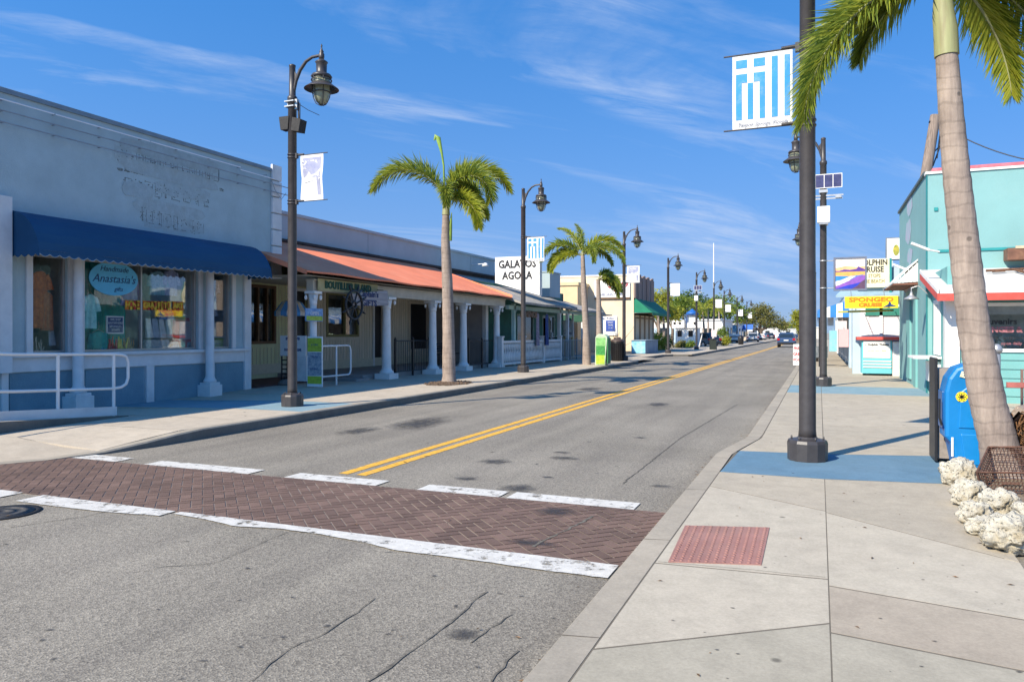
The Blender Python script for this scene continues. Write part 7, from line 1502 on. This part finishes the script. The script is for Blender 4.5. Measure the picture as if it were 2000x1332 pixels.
# ------------------------------------------------------------------ street furniture near the twin palm
t = thing('newspaper_stand', 'lime and dark green newspaper box with a landscape print beside the twin palm', 'newspaper box', tuple(G(1174, 714))); c = G(1162, 714); yv = c.y; x0 = c.x; x1 = xy(1186, yv)
mb = MB(); mb.slab([(x0, yv, .17), (x1 - .1, yv, .17), (x1, yv + .0, 1.42), (x0 + .02, yv, 1.42)], (0, .5, 0)); mb.slab([(x0 + .02, yv - .01, 1.42), (x1, yv - .01, 1.42), (x1 - .12, yv - .01, 1.52), (x0 + .16, yv - .01, 1.55)], (0, .5, 0)); mb.build('casing', mat('pale lime plastic', (.50, .62, .42), .5, .1, 4), t, bevel=.02)
mb = MB(); mb.box(x0 + .05, x1 - .12, yv - .012, yv - .002, .22, .62, 1); mb.box(x0 + .05, x1 - .10, yv - .012, yv - .002, .62, 1.02, 0); mb.box(x0 + .05, x1 - .08, yv - .012, yv - .002, 1.02, 1.38, 2); mb.build('landscape_print', [mat('mid green print', (.05, .30, .06), .6, .3, 9), mat('lime green print', (.40, .58, .04), .6, .25, 7), mat('pale green print', (.22, .5, .16), .6, .25, 8)], t)
mb = MB(); mb.box(x1 - .015, x1 + .03, yv + .02, yv + .48, .25, 1.36); mb.build('door', mat('dark green door', (.03, .16, .06), .5, .15, 5), t)
t = thing('litter_bin', 'black round litter bin at the foot of the lamp past the twin palm', 'bin', tuple(G(1206, 705))); c = G(1206, 705)
mb = MB(); mb.lathe([(.27, 0), (.30, .02), (.33, .9), (.35, .92), (.35, .97), (.33, .98)], c, 20)
for k in range(20): a = 2 * math.pi * k / 20; mb.tube([(c.x + .31 * math.cos(a), c.y + .31 * math.sin(a), .17), (c.x + .345 * math.cos(a), c.y + .345 * math.sin(a), 1.05)], .014, 4)
mb.build('basket', BLK, t); mb = MB(); mb.lathe([(.36, .98), (.36, 1.03), (.28, 1.10), (.18, 1.14), (.17, 1.20), (.16, 1.22)], c, 20); mb.build('lid', mat('dark brown lid', (.08, .055, .045), .5, .2, 8), t)
# bare branches beside the cream store
t = thing('bare_shrub', 'leafless thin branched shrub against the cream store wall', 'shrub', tuple(G(1208, 693))); c = G(1208, 693); mb = MB(); q = random.Random(8)
for k in range(16):
    a = q.uniform(0, 6.28); l = q.uniform(1.2, 2.6); p = Vector((c.x, c.y, .15)); d = Vector((math.cos(a) * .45, math.sin(a) * .3, 1)).normalized(); pts = [p.copy()]
    for i in range(5): p = p + d * l / 5; d = (d + Vector((q.uniform(-.4, .4), q.uniform(-.3, .3), q.uniform(-.15, .1)))).normalized(); pts.append(p.copy())
    mb.tube(pts, [.03, .025, .02, .015, .01, .006], 5)
mb.build('branches', mat('grey bark', (.20, .16, .12), .9, .2, 8), t)

# ------------------------------------------------------------------ trees and shrubs
LF = {'olive': leaf_mat('olive leaf', (.10, .12, .03), (.24, .21, .06), .25, .7), 'green': leaf_mat('mid green leaf', (.07, .14, .02), (.22, .28, .04), .3, .6), 'lime': leaf_mat('yellow green leaf', (.18, .22, .02), (.42, .40, .05), .35, .6), 'dark': leaf_mat('dark green leaf', (.03, .08, .02), (.10, .16, .04), .25, .6)}
BARK = mat('brown bark', (.16, .12, .09), .9, .25, 6, .4, 20)
def tree(name, label, cat, pos, h, blobs, n, ls, m, group=None, tr=.16, seed=1, limbs=5):
    """blobs: (dx, dy, z, rx, ry, rz); leaves are scattered in clumps near the surface of each blob"""
    t = thing(name, label, cat, pos, group); q = random.Random(seed); mb = MB()
    if h > 0:
        z1 = min(b[2] for b in blobs); mb.tube([(pos[0], pos[1], pos[2] - .1), (pos[0] + .1, pos[1], pos[2] + z1 * .5), (pos[0], pos[1], pos[2] + z1)], [tr * 1.3, tr, tr * .8], 8)
        for b in blobs[:limbs]:
            mb.tube([(pos[0], pos[1], pos[2] + z1 * .6), (pos[0] + b[0] * .5, pos[1] + b[1] * .5, pos[2] + z1), (pos[0] + b[0], pos[1] + b[1], pos[2] + b[2] + b[5] * .3)], [tr * .6, tr * .4, tr * .12], 6)
        mb.build('trunk', BARK, t)
    mb = MB(); tot = sum(b[3] * b[5] for b in blobs)
    for b in blobs:
        k = int(n * b[3] * b[5] / tot / 6)
        for _ in range(k):
            d = Vector((q.gauss(0, 1), q.gauss(0, 1), q.gauss(0, 1))).normalized() * (q.random() ** .4) * q.uniform(.8, 1.12)
            cc = Vector((pos[0] + b[0] + d.x * b[3], pos[1] + b[1] + d.y * b[4], pos[2] + b[2] + d.z * b[5]))
            for _ in range(6):
                p = cc + Vector((q.gauss(0, 1), q.gauss(0, 1), q.gauss(0, .8))) * ls * 1.3; u = Vector((q.gauss(0, 1), q.gauss(0, 1), q.gauss(0, .6))).normalized(); v = u.cross(Vector((q.gauss(0, 1), q.gauss(0, 1), q.gauss(0, 1)))).normalized(); s_ = ls * q.uniform(.6, 1.3)
                mb.add([p - u * s_, p + v * s_ * .5, p + u * s_, p - v * s_ * .5], [(0, 1, 2, 3)])
    mb.build('crown' if h > 0 else 'foliage', LF[m], t); return t
def at(px, D, z=.1): v = ray(px, 650); return (v.x * D, v.y * D, z)
def hz(py, D): return CH + (HY - py) * D / F - .1
tree('leafy_tree', 'bright yellow green tree rising behind the green awning', 'tree', at(1284, 74), 1, [(0, 0, 4.2, 1.8, 1.8, 1.3), (-1.2, 0, 5.0, 1.3, 1.3, 1.0), (1.4, .5, 3.4, 1.2, 1.2, .8), (.6, 0, 5.1, 1, 1, .8)], 4200, .13, 'lime', 'trees along the shop side', seed=3)
tree('leafy_tree', 'mid green tree just right of the yellow green tree behind the green awning', 'tree', at(1312, 82), 1, [(0, 0, 4.0, 1.7, 1.7, 1.2), (1.1, 0, 4.8, 1.1, 1.1, .8), (-1.1, .4, 3.3, 1.1, 1.1, .8)], 3200, .13, 'green', 'trees along the shop side', seed=4)
tree('leafy_tree', 'dark green tree top behind the white building', 'tree', at(1352, 110), 1, [(0, 0, 6.2, 2.4, 2, 1.6), (2.6, 0, 5.2, 2, 2, 1.4), (-2.4, 0, 4.8, 2, 2, 1.3)], 4200, .18, 'dark', 'trees along the shop side', seed=5)
tree('leafy_tree', 'green tree behind the lamps between the white building and the far big tree', 'tree', at(1412, 112), 1, [(0, 0, 5.4, 2.6, 2, 1.9), (2.2, 0, 4.4, 2, 2, 1.5), (-2.4, 0, 4.3, 2, 2, 1.5)], 4200, .17, 'green', 'trees along the shop side', seed=6)
tree('big_tree', 'large rounded olive brown tree at the far end of the street', 'tree', at(1484, 150), 1, [(0, 0, 5.0, 3.3, 3, 2.6), (-2.3, 0, 4.3, 2.6, 2.6, 2.2), (2.4, 0, 4.0, 2.4, 2.4, 1.9), (4.2, 0, 2.9, 2, 2, 1.3), (.3, 0, 6.0, 1.8, 1.8, 1.5), (-3.4, 0, 3.2, 1.8, 1.8, 1.5)], 9000, .17, 'olive', None, .4, 9)
tree('leafy_tree', 'pale green trees in the distance beyond the parked blue car', 'tree', at(1536, 260), 1, [(0, 0, 3.4, 4, 3, 2.2), (-5, 0, 2.8, 4, 3, 1.8)], 3000, .3, 'green', None, .3, 10)
tree('leafy_tree', 'yellow green tree top just left of the tall lamp at the far end', 'tree', at(1560, 120), 1, [(0, 0, 3.6, 1.3, 1.3, 1.6), (.5, 0, 2.3, 1.1, 1.1, 1.1), (-.5, 0, 4.6, .7, .7, .7)], 3000, .14, 'lime', None, .2, 11)
for i, (px, D, z, r, m, lb) in enumerate(((1283, 62, .5, .95, 'lime', 'spiky yellow green shrub next to the blue grey chest'), (1297, 63, .45, .8, 'olive', 'low brownish shrub between the chest and the fourth lamp'), (1270, 64, .7, .8, 'lime', 'yellow green shrub partly hidden behind the blue grey chest'), (1327, 72, .2, .5, 'olive', 'low brown flowering shrub at the foot of the white booth'), (1345, 73, .2, .45, 'green', 'small green shrub in front of the white booth door'), (1408, 84, 1.3, .9, 'green', 'climbing green shrub round the pole past the white booth'), (1415, 82, .5, .6, 'lime', 'bright lime shrub at the pavement past the white booth'))):
    tree('shrub', lb, 'shrub', at(px, D), 0, [(0, 0, z, r, r, r * .8), (.3, 0, z + r * .5, r * .6, r * .6, r * .6)], 1300, .08, m, 'low shrubs beyond the cream store', seed=20 + i)
# far palms
def far_palm(px, D, ztop, label, m=PL1, L0=2.1, tr=.13, seed=0):
    L0 *= 1.25; ztop += .4
    p = at(px, D); t = thing('palm_tree', label, 'palm tree', p, 'palms beyond the cream store'); q = random.Random(seed); mb = MB(); mb.tube([(p[0], p[1], 0), (p[0] + .1, p[1], ztop * .5), (p[0], p[1], ztop)], [tr * 1.3, tr, tr * .6], 10); mb.build('trunk', TRK, t)
    for k in range(9):
        frond(t, (p[0], p[1], ztop), k * 40 + q.uniform(-15, 15), q.uniform(15, 65), L0 * q.uniform(.8, 1.1), q.uniform(90, 140), .45, n=22, per=4, m=m, seed=seed * 10 + k, lw=.075)
    return t
far_palm(1285, 66, 3.1, 'small palm with a slim trunk under the right end of the green awning', PL2, 1.5, seed=1)
far_palm(1295, 68, 3.0, 'slim palm beside the shrub right of the green awning', PL2, 1.4, seed=2)
far_palm(1334, 84, 4.2, 'palm with an arching dark crown directly behind the white booth', PL2, 2.6, seed=3)
far_palm(1373, 86, 3.9, 'palm with a drooping yellow green crown right of the white booth', PL1, 2.4, seed=4)
far_palm(1382, 95, 4.6, 'taller thin palm behind the drooping yellow green palm', PL2, 2.2, seed=5)
far_palm(1404, 100, 4.2, 'palm beyond the first lamp past the white booth', PL1, 2.2, seed=6)
# ------------------------------------------------------------------ white booth shaped like a small lighthouse
c = at(1341, 78, .1); t = thing('white_booth', 'white boarded booth with a blue framed lookout on top and round windows', 'booth', c); X, Y = c[0], c[1]; W0 = WHB
mb = MB(); mb.box(X - 1.15, X + 1.1, Y, Y + 2, 0, 2.05); mb.box(X - 1.6, X - .3, Y + .3, Y + 2, 2.06, 2.95); mb.box(X + .0, X + .9, Y + .4, Y + 1.6, 2.1, 2.7)
k = -1.1
while k < 1.1: mb.box(X + k, X + k + .03, Y - .02, Y, .1, 2.0); k += .22
mb.build('wall', W0, t); mb = MB(); mb.box(X - 1.25, X + 1.2, Y - .12, Y + 2.1, 2.05, 2.12); mb.build('deck_edge', mat('grey deck edge', (.25, .25, .25), .7), t)
for xx in (X - .72, X + .42): mb = MB(); mb.box(xx - .22, xx + .22, Y - .05, Y - .02, 1.2, 1.85); mb.build('window', DRK, t)
for xx in (X - 1.3, X - .75, X + .8): 
    mb = MB(); mb.slab([(xx + .14 * math.cos(2 * math.pi * i / 14), Y + .28, 2.6 + .14 * math.sin(2 * math.pi * i / 14)) for i in range(14)], (0, .015, 0)); mb.build('round_window', DRK, t)
mb = MB(); 
for xx in (X - .05, X + .9): mb.box(xx - .06, xx + .06, Y + .35, Y + .47, 2.6, 3.45)
mb.box(X - .1, X + .95, Y + .34, Y + 1.6, 3.45, 3.55); mb.build('lookout_frame', mat('dark blue frame', (.03, .07, .2), .6), t); mb = MB(); mb.lathe([(.75, 3.55), (.5, 3.8), (.2, 4.0), (.05, 4.15)], (X + .42, Y + 1.0, 0), 10); mb.build('roof', mat('booth blue roof', (.02, .12, .40), .5), t)
mb = MB(); mb.box(X + .02, X + .83, Y + .6, Y + .7, 2.75, 3.4); mb.build('picture', mat('pale sky picture', (.55, .72, .8), .6, .2, 1, tint=(.75, .65, .55)), t)
# buildings beyond
def block(name, label, px0, px1, D, py_top, depth, wallm, parts=(), base_m=None, base_top=None, roofm=None):
    a = at(px0, D); b = at(px1, D); y0 = (a[1] + b[1]) / 2; x0, x1 = xy(px0, y0), xy(px1, y0); z1 = FY((px0 + px1) / 2, py_top, y0).z
    t = thing(name, label, 'building', ((x0 + x1) / 2, y0, 0)); mb = MB(); mb.box(x0, x1, y0, y0 + depth, 0, z1); mb.build('wall', wallm, t)
    mb = MB(); mb.box(x0 - .15, x1 + .15, y0 - .15, y0 + depth + .1, z1, z1 + .18); mb.build('roof', roofm or WHP, t)
    if base_m: zb = FY((px0 + px1) / 2, base_top, y0).z; mb = MB(); mb.box(x0, x1 + .02, y0 - .05, y0 - .01, 0, zb); mb.build('lower_wall', base_m, t)
    n = max(1, int((x1 - x0) / 3)); 
    for k in range(n):
        xx = x0 + (x1 - x0) * (k + .5) / n; w_ = min(.6, (x1 - x0) / 4); mb = MB(); mb.box(xx - w_, xx + w_, y0 - .09, y0 - .055, min(1.0, z1 * .35), min(2.2, z1 * .75)); mb.build('window', DGL, t)
    n = max(1, int(depth / 4))
    for k in range(n):
        yy = y0 + depth * (k + .5) / n; mb = MB(); mb.box(x1, x1 + .06, yy - .8, yy + .8, .9, min(2.3, z1 * .8)); mb.build('window', DGL, t)
    return t
LBW = mat('light blue lower wall', (.40, .52, .62), .8, .1, 2)
block('white_building', 'long white building with a pale blue base behind the small palms', 1262, 1326, 92, 628, 10, mat('cream white wall', (.76, .74, .68), .8, .04, 1), base_m=LBW, base_top=641)
block('white_building', 'white building with a pale wall behind the drooping yellow green palm', 1350, 1412, 100, 626, 12, WHB)
block('gable_building', 'white low building beneath blue awnings left of the far big tree', 1405, 1436, 118, 634, 14, WHB, base_m=LBW, base_top=645)
block('tan_building', 'tan fronted shop under a dark blue awning by the far big tree', 1438, 1462, 135, 640, 20, mat('tan far wall', (.5, .42, .32), .8))
block('low_building', 'low white building across the end of the street', 1478, 1520, 215, 641, 12, WHP)
block('low_building', 'low pale grey building behind the parked blue car', 1522, 1556, 250, 643, 12, mat('pale grey wall', (.5, .52, .52), .8))
block('low_building', 'small grey building hidden behind the tall lamp at the far end', 1557, 1600, 190, 640, 12, mat('pale far wall', (.6, .58, .52), .8))
for (px, D, pt, lb, c_) in ((1418, 112, 636, 'sky blue awning on the white building below the lamps', (.2, .42, .62)), (1452, 128, 634, 'blue awning on the tan fronted shop', (.06, .16, .5))):
    a = at(px, D); t = thing('far_awning', lb, 'awning', (a[0], a[1], 2.2)); mb = MB(); z = hz(pt, D) + .1; mb.slab([(a[0] - 1.5, a[1], z - .9), (a[0] + 1.5, a[1], z - .9), (a[0] + 1.5, a[1] + 1.6, z), (a[0] - 1.5, a[1] + 1.6, z)], (0, 0, .05)); mb.build('canopy', mat('far awning ' + lb[:8], c_, .7, .1, 3), t); mb = MB(); mb.box(a[0] - 1.5, a[0] + 1.5, a[1] - .02, a[1], z - 1.2, z - .9); mb.build('valance', BNW, t)
# white mast
a = at(1394, 125); mb = MB(); mb.tube([(a[0], a[1], 0), (a[0], a[1], hz(475, 125) + .1)], [.16, .07], 8); tag(mb.build('flag_mast', mat('white mast paint', (.85, .85, .85), .5), None), 'tall thin white mast above the far lamps', 'mast')
# rail fence, bins, signs by the far pavement
c = at(1393, 64, .15)
t = thing('litter_bin', 'dark square litter bin under a pink and white notice past the white booth', 'bin', (c[0], c[1], .15)); mb = MB(); mb.box(c[0] - .28, c[0] + .28, c[1] - .25, c[1] + .25, .15, 1.0)
for k in range(7): mb.box(c[0] - .28 + k * .085, c[0] - .25 + k * .085, c[1] - .27, c[1] - .25, .2, .98)
mb.build('slatted_body', mat('dark green black slats', (.02, .03, .025), .6, .2, 8), t); mb = MB(); mb.lathe([(.3, 1.0), (.3, 1.06), (.12, 1.12)], (c[0], c[1], 0), 12); mb.build('lid', BLK, t)
mb = MB(); mb.box(c[0] - .2, c[0] + .25, c[1] + .3, c[1] + .33, 1.25, 1.85); mb.tube([(c[0], c[1] + .34, .15), (c[0], c[1] + .34, 1.85)], .02, 5); tag(mb.build('notice_sign', mat('pink white notice', (.75, .62, .62), .6, .2, 6), None), 'small pink and white notice above the dark square litter bin', 'sign')
c = at(1447, 92, .15)
t = thing('litter_bin', 'black litter bin beside the third lamp past the white booth', 'bin', (c[0], c[1], .15)); mb = MB(); mb.lathe([(.3, 0), (.36, .9), (.3, 1.0), (.15, 1.15)], c, 14); mb.build('body', BLK, t)
mb = MB(); c = at(1364, 66, .15); 
for i, (dx, lb) in enumerate(((0, 'leaning white bollard post by the lamp near the white booth'), (1.0, 'leaning white bollard post right of its twin'))):
    mb = MB(); mb.tube([(c[0] + dx, c[1], .1), (c[0] + dx + .35, c[1], 1.5)], .05, 8); tag(mb.build('leaning_post', WHP, None), lb, 'post')
# ------------------------------------------------------------------ vehicles
TYR = mat('tyre rubber', (.02, .02, .02), .8); HUB = mat('wheel alloy', (.45, .45, .46), .3, .05, metal=.7); CGL = mat('car glass', (.02, .03, .04), .06, .1, spec=.9); TLR = mat('red tail light', (.45, .01, .01), .3); CHR = mat('number plate white', (.75, .75, .72), .4)
def car(label, x, yv, rotz, col, kind='suv', group=None, s=1.0):
    t = thing('parked_car' if kind != 'road' else 'car', label, 'car', (0, 0, 0), group); w_ = .92; H = 1.62 if kind != 'sedan' else 1.42; Lc = 4.5
    m = mat('car paint ' + label[:14], col, .25, .03, 2, spec=.6, coat=.6); zb = .32
    # side profile along local y: rear at -L/2
    if kind == 'sedan': P = [(-2.25, zb), (2.25, zb), (2.28, .70), (1.3, .90), (.5, 1.40), (-.9, 1.42), (-1.7, .98), (-2.25, .95), (-2.28, .6)]
    else: P = [(-2.2, zb), (2.25, zb), (2.28, .75), (1.35, 1.0), (.7, 1.56), (-1.6, H), (-2.05, 1.08), (-2.22, .98), (-2.25, .5)]
    mb = MB(); n = len(P)
    secs = [(-w_ * .97, 0.0), (-w_, .0), (-w_ * .74, 1), (w_ * .74, 1), (w_, 0), (w_ * .97, 0)]
    def sec(x, up): return [(x if (z > 1.02 and up) or z <= 1.02 else x * .0 + math.copysign(min(abs(x), w_ * .76), x), y_, z) for y_, z in P]
    L1 = [(-w_ if z <= 1.02 else -w_ * .76, y_, z) for y_, z in P]; L2 = [(w_ if z <= 1.02 else w_ * .76, y_, z) for y_, z in P]
    vs = L1 + L2; fs = [tuple(range(n - 1, -1, -1)), tuple(range(n, 2 * n))]
    for i in range(n): j = (i + 1) % n; fs.append((i, j, j + n, i + n))
    mb.add(vs, fs); mb.build('body', m, t, bevel=.06)
    mb = MB(); zt = H - .12
    rear = [(-1.72 if kind != 'sedan' else -1.0, zt - .02), (-2.06 if kind != 'sedan' else -1.66, 1.07 if kind != 'sedan' else 1.03)]
    mb.add([(-w_ * .66, rear[0][0] - .03, rear[0][1]), (w_ * .66, rear[0][0] - .03, rear[0][1]), (w_ * .78, rear[1][0] - .03, rear[1][1]), (-w_ * .78, rear[1][0] - .03, rear[1][1])], [(0, 1, 2, 3)]); mb.build('rear_window', CGL, t)
    mb = MB(); mb.add([(-w_ * .7, .62 if kind != 'sedan' else .5, zt), (w_ * .7, .62 if kind != 'sedan' else .5, zt), (w_ * .82, 1.32, 1.03), (-w_ * .82, 1.32, 1.03)], [(0, 1, 2, 3)]);
    for v in range(len(mb.v)): mb.v[v] = (mb.v[v][0], mb.v[v][1] + .06, mb.v[v][2] + .02)
    mb.build('windscreen', CGL, t)
    for s_ in (-1, 1):
        mb = MB(); mb.add([(s_ * w_ * .80, -1.5 if kind != 'sedan' else -.85, zt - .05), (s_ * w_ * .80, .55, zt - .08), (s_ * w_ * .99, 1.1, 1.06), (s_ * w_ * .99, -1.85 if kind != 'sedan' else -1.5, 1.06)], [(0, 1, 2, 3)]); mb.build('side_window', CGL, t)
        for yy in (-1.4, 1.4):
            mb = MB(); xx = s_ * (w_ - .1); mb.tube([(xx - .1, yy, .33), (xx + .11, yy, .33)], .33, 20); wh = mb.build('wheel', TYR, t); mb = MB(); mb.tube([(xx + s_ * .10, yy, .33), (xx + s_ * .125, yy, .33)], .2, 14); mb.build('rim', HUB, wh)
        mb = MB(); mb.box(s_ * w_ * .72, s_ * (w_ + .005), -2.27, -2.1, .78, 1.0); mb.build('tail_light', TLR, t); mb = MB(); mb.box(s_ * w_ * .6, s_ * w_ * .95, 2.2, 2.32, .6, .75); mb.build('headlight', CHR, t)
        mb = MB(); mb.box(s_ * w_, s_ * (w_ + .16), .85, .98, 1.02, 1.14); mb.build('mirror', m, t)
    mb = MB(); mb.box(-.24, .24, -2.31, -2.27, .72, .84); mb.build('number_plate', CHR, t); mb = MB(); mb.box(-w_ * .95, w_ * .95, -2.3, -2.1, .34, .56); mb.box(-w_ * .95, w_ * .95, 2.15, 2.33, .34, .5); mb.build('bumper', BLK, t)
    t.location = (x, yv, 0.0); t.rotation_euler = (0, 0, rotz); return t
car('dark blue hatchback driving away in the right lane of the street', xy(1537, 88), 88, 0, (.03, .06, .13), 'road')
gp = 'cars parked along the far street'
for i, (px, D, rz, c_, kd, lb) in enumerate(((1368, 82, .9, (.02, .022, .03), 'suv', 'black off-road car parked between the white booth and the palms'), (1432, 108, .3, (.5, .5, .5), 'sedan', 'silver saloon car parked below the sky blue awning'), (1470, 120, .1, (.35, .36, .38), 'suv', 'grey car parked under the far big tree'), (1486, 150, .0, (.6, .6, .62), 'sedan', 'white saloon parked beyond the grey car'), (1500, 175, .4, (.05, .05, .06), 'suv', 'black car at the bend beyond the white saloon'), (1513, 190, 1.4, (.7, .7, .7), 'suv', 'white van like car across the end of the street'), (1560, 125, 0, (.05, .07, .12), 'sedan', 'dark saloon parked beside the right kerb near the end of the street'))):
    p = at(px, D, 0); car(lb, p[0], p[1], rz, c_, kd, gp)
t = None
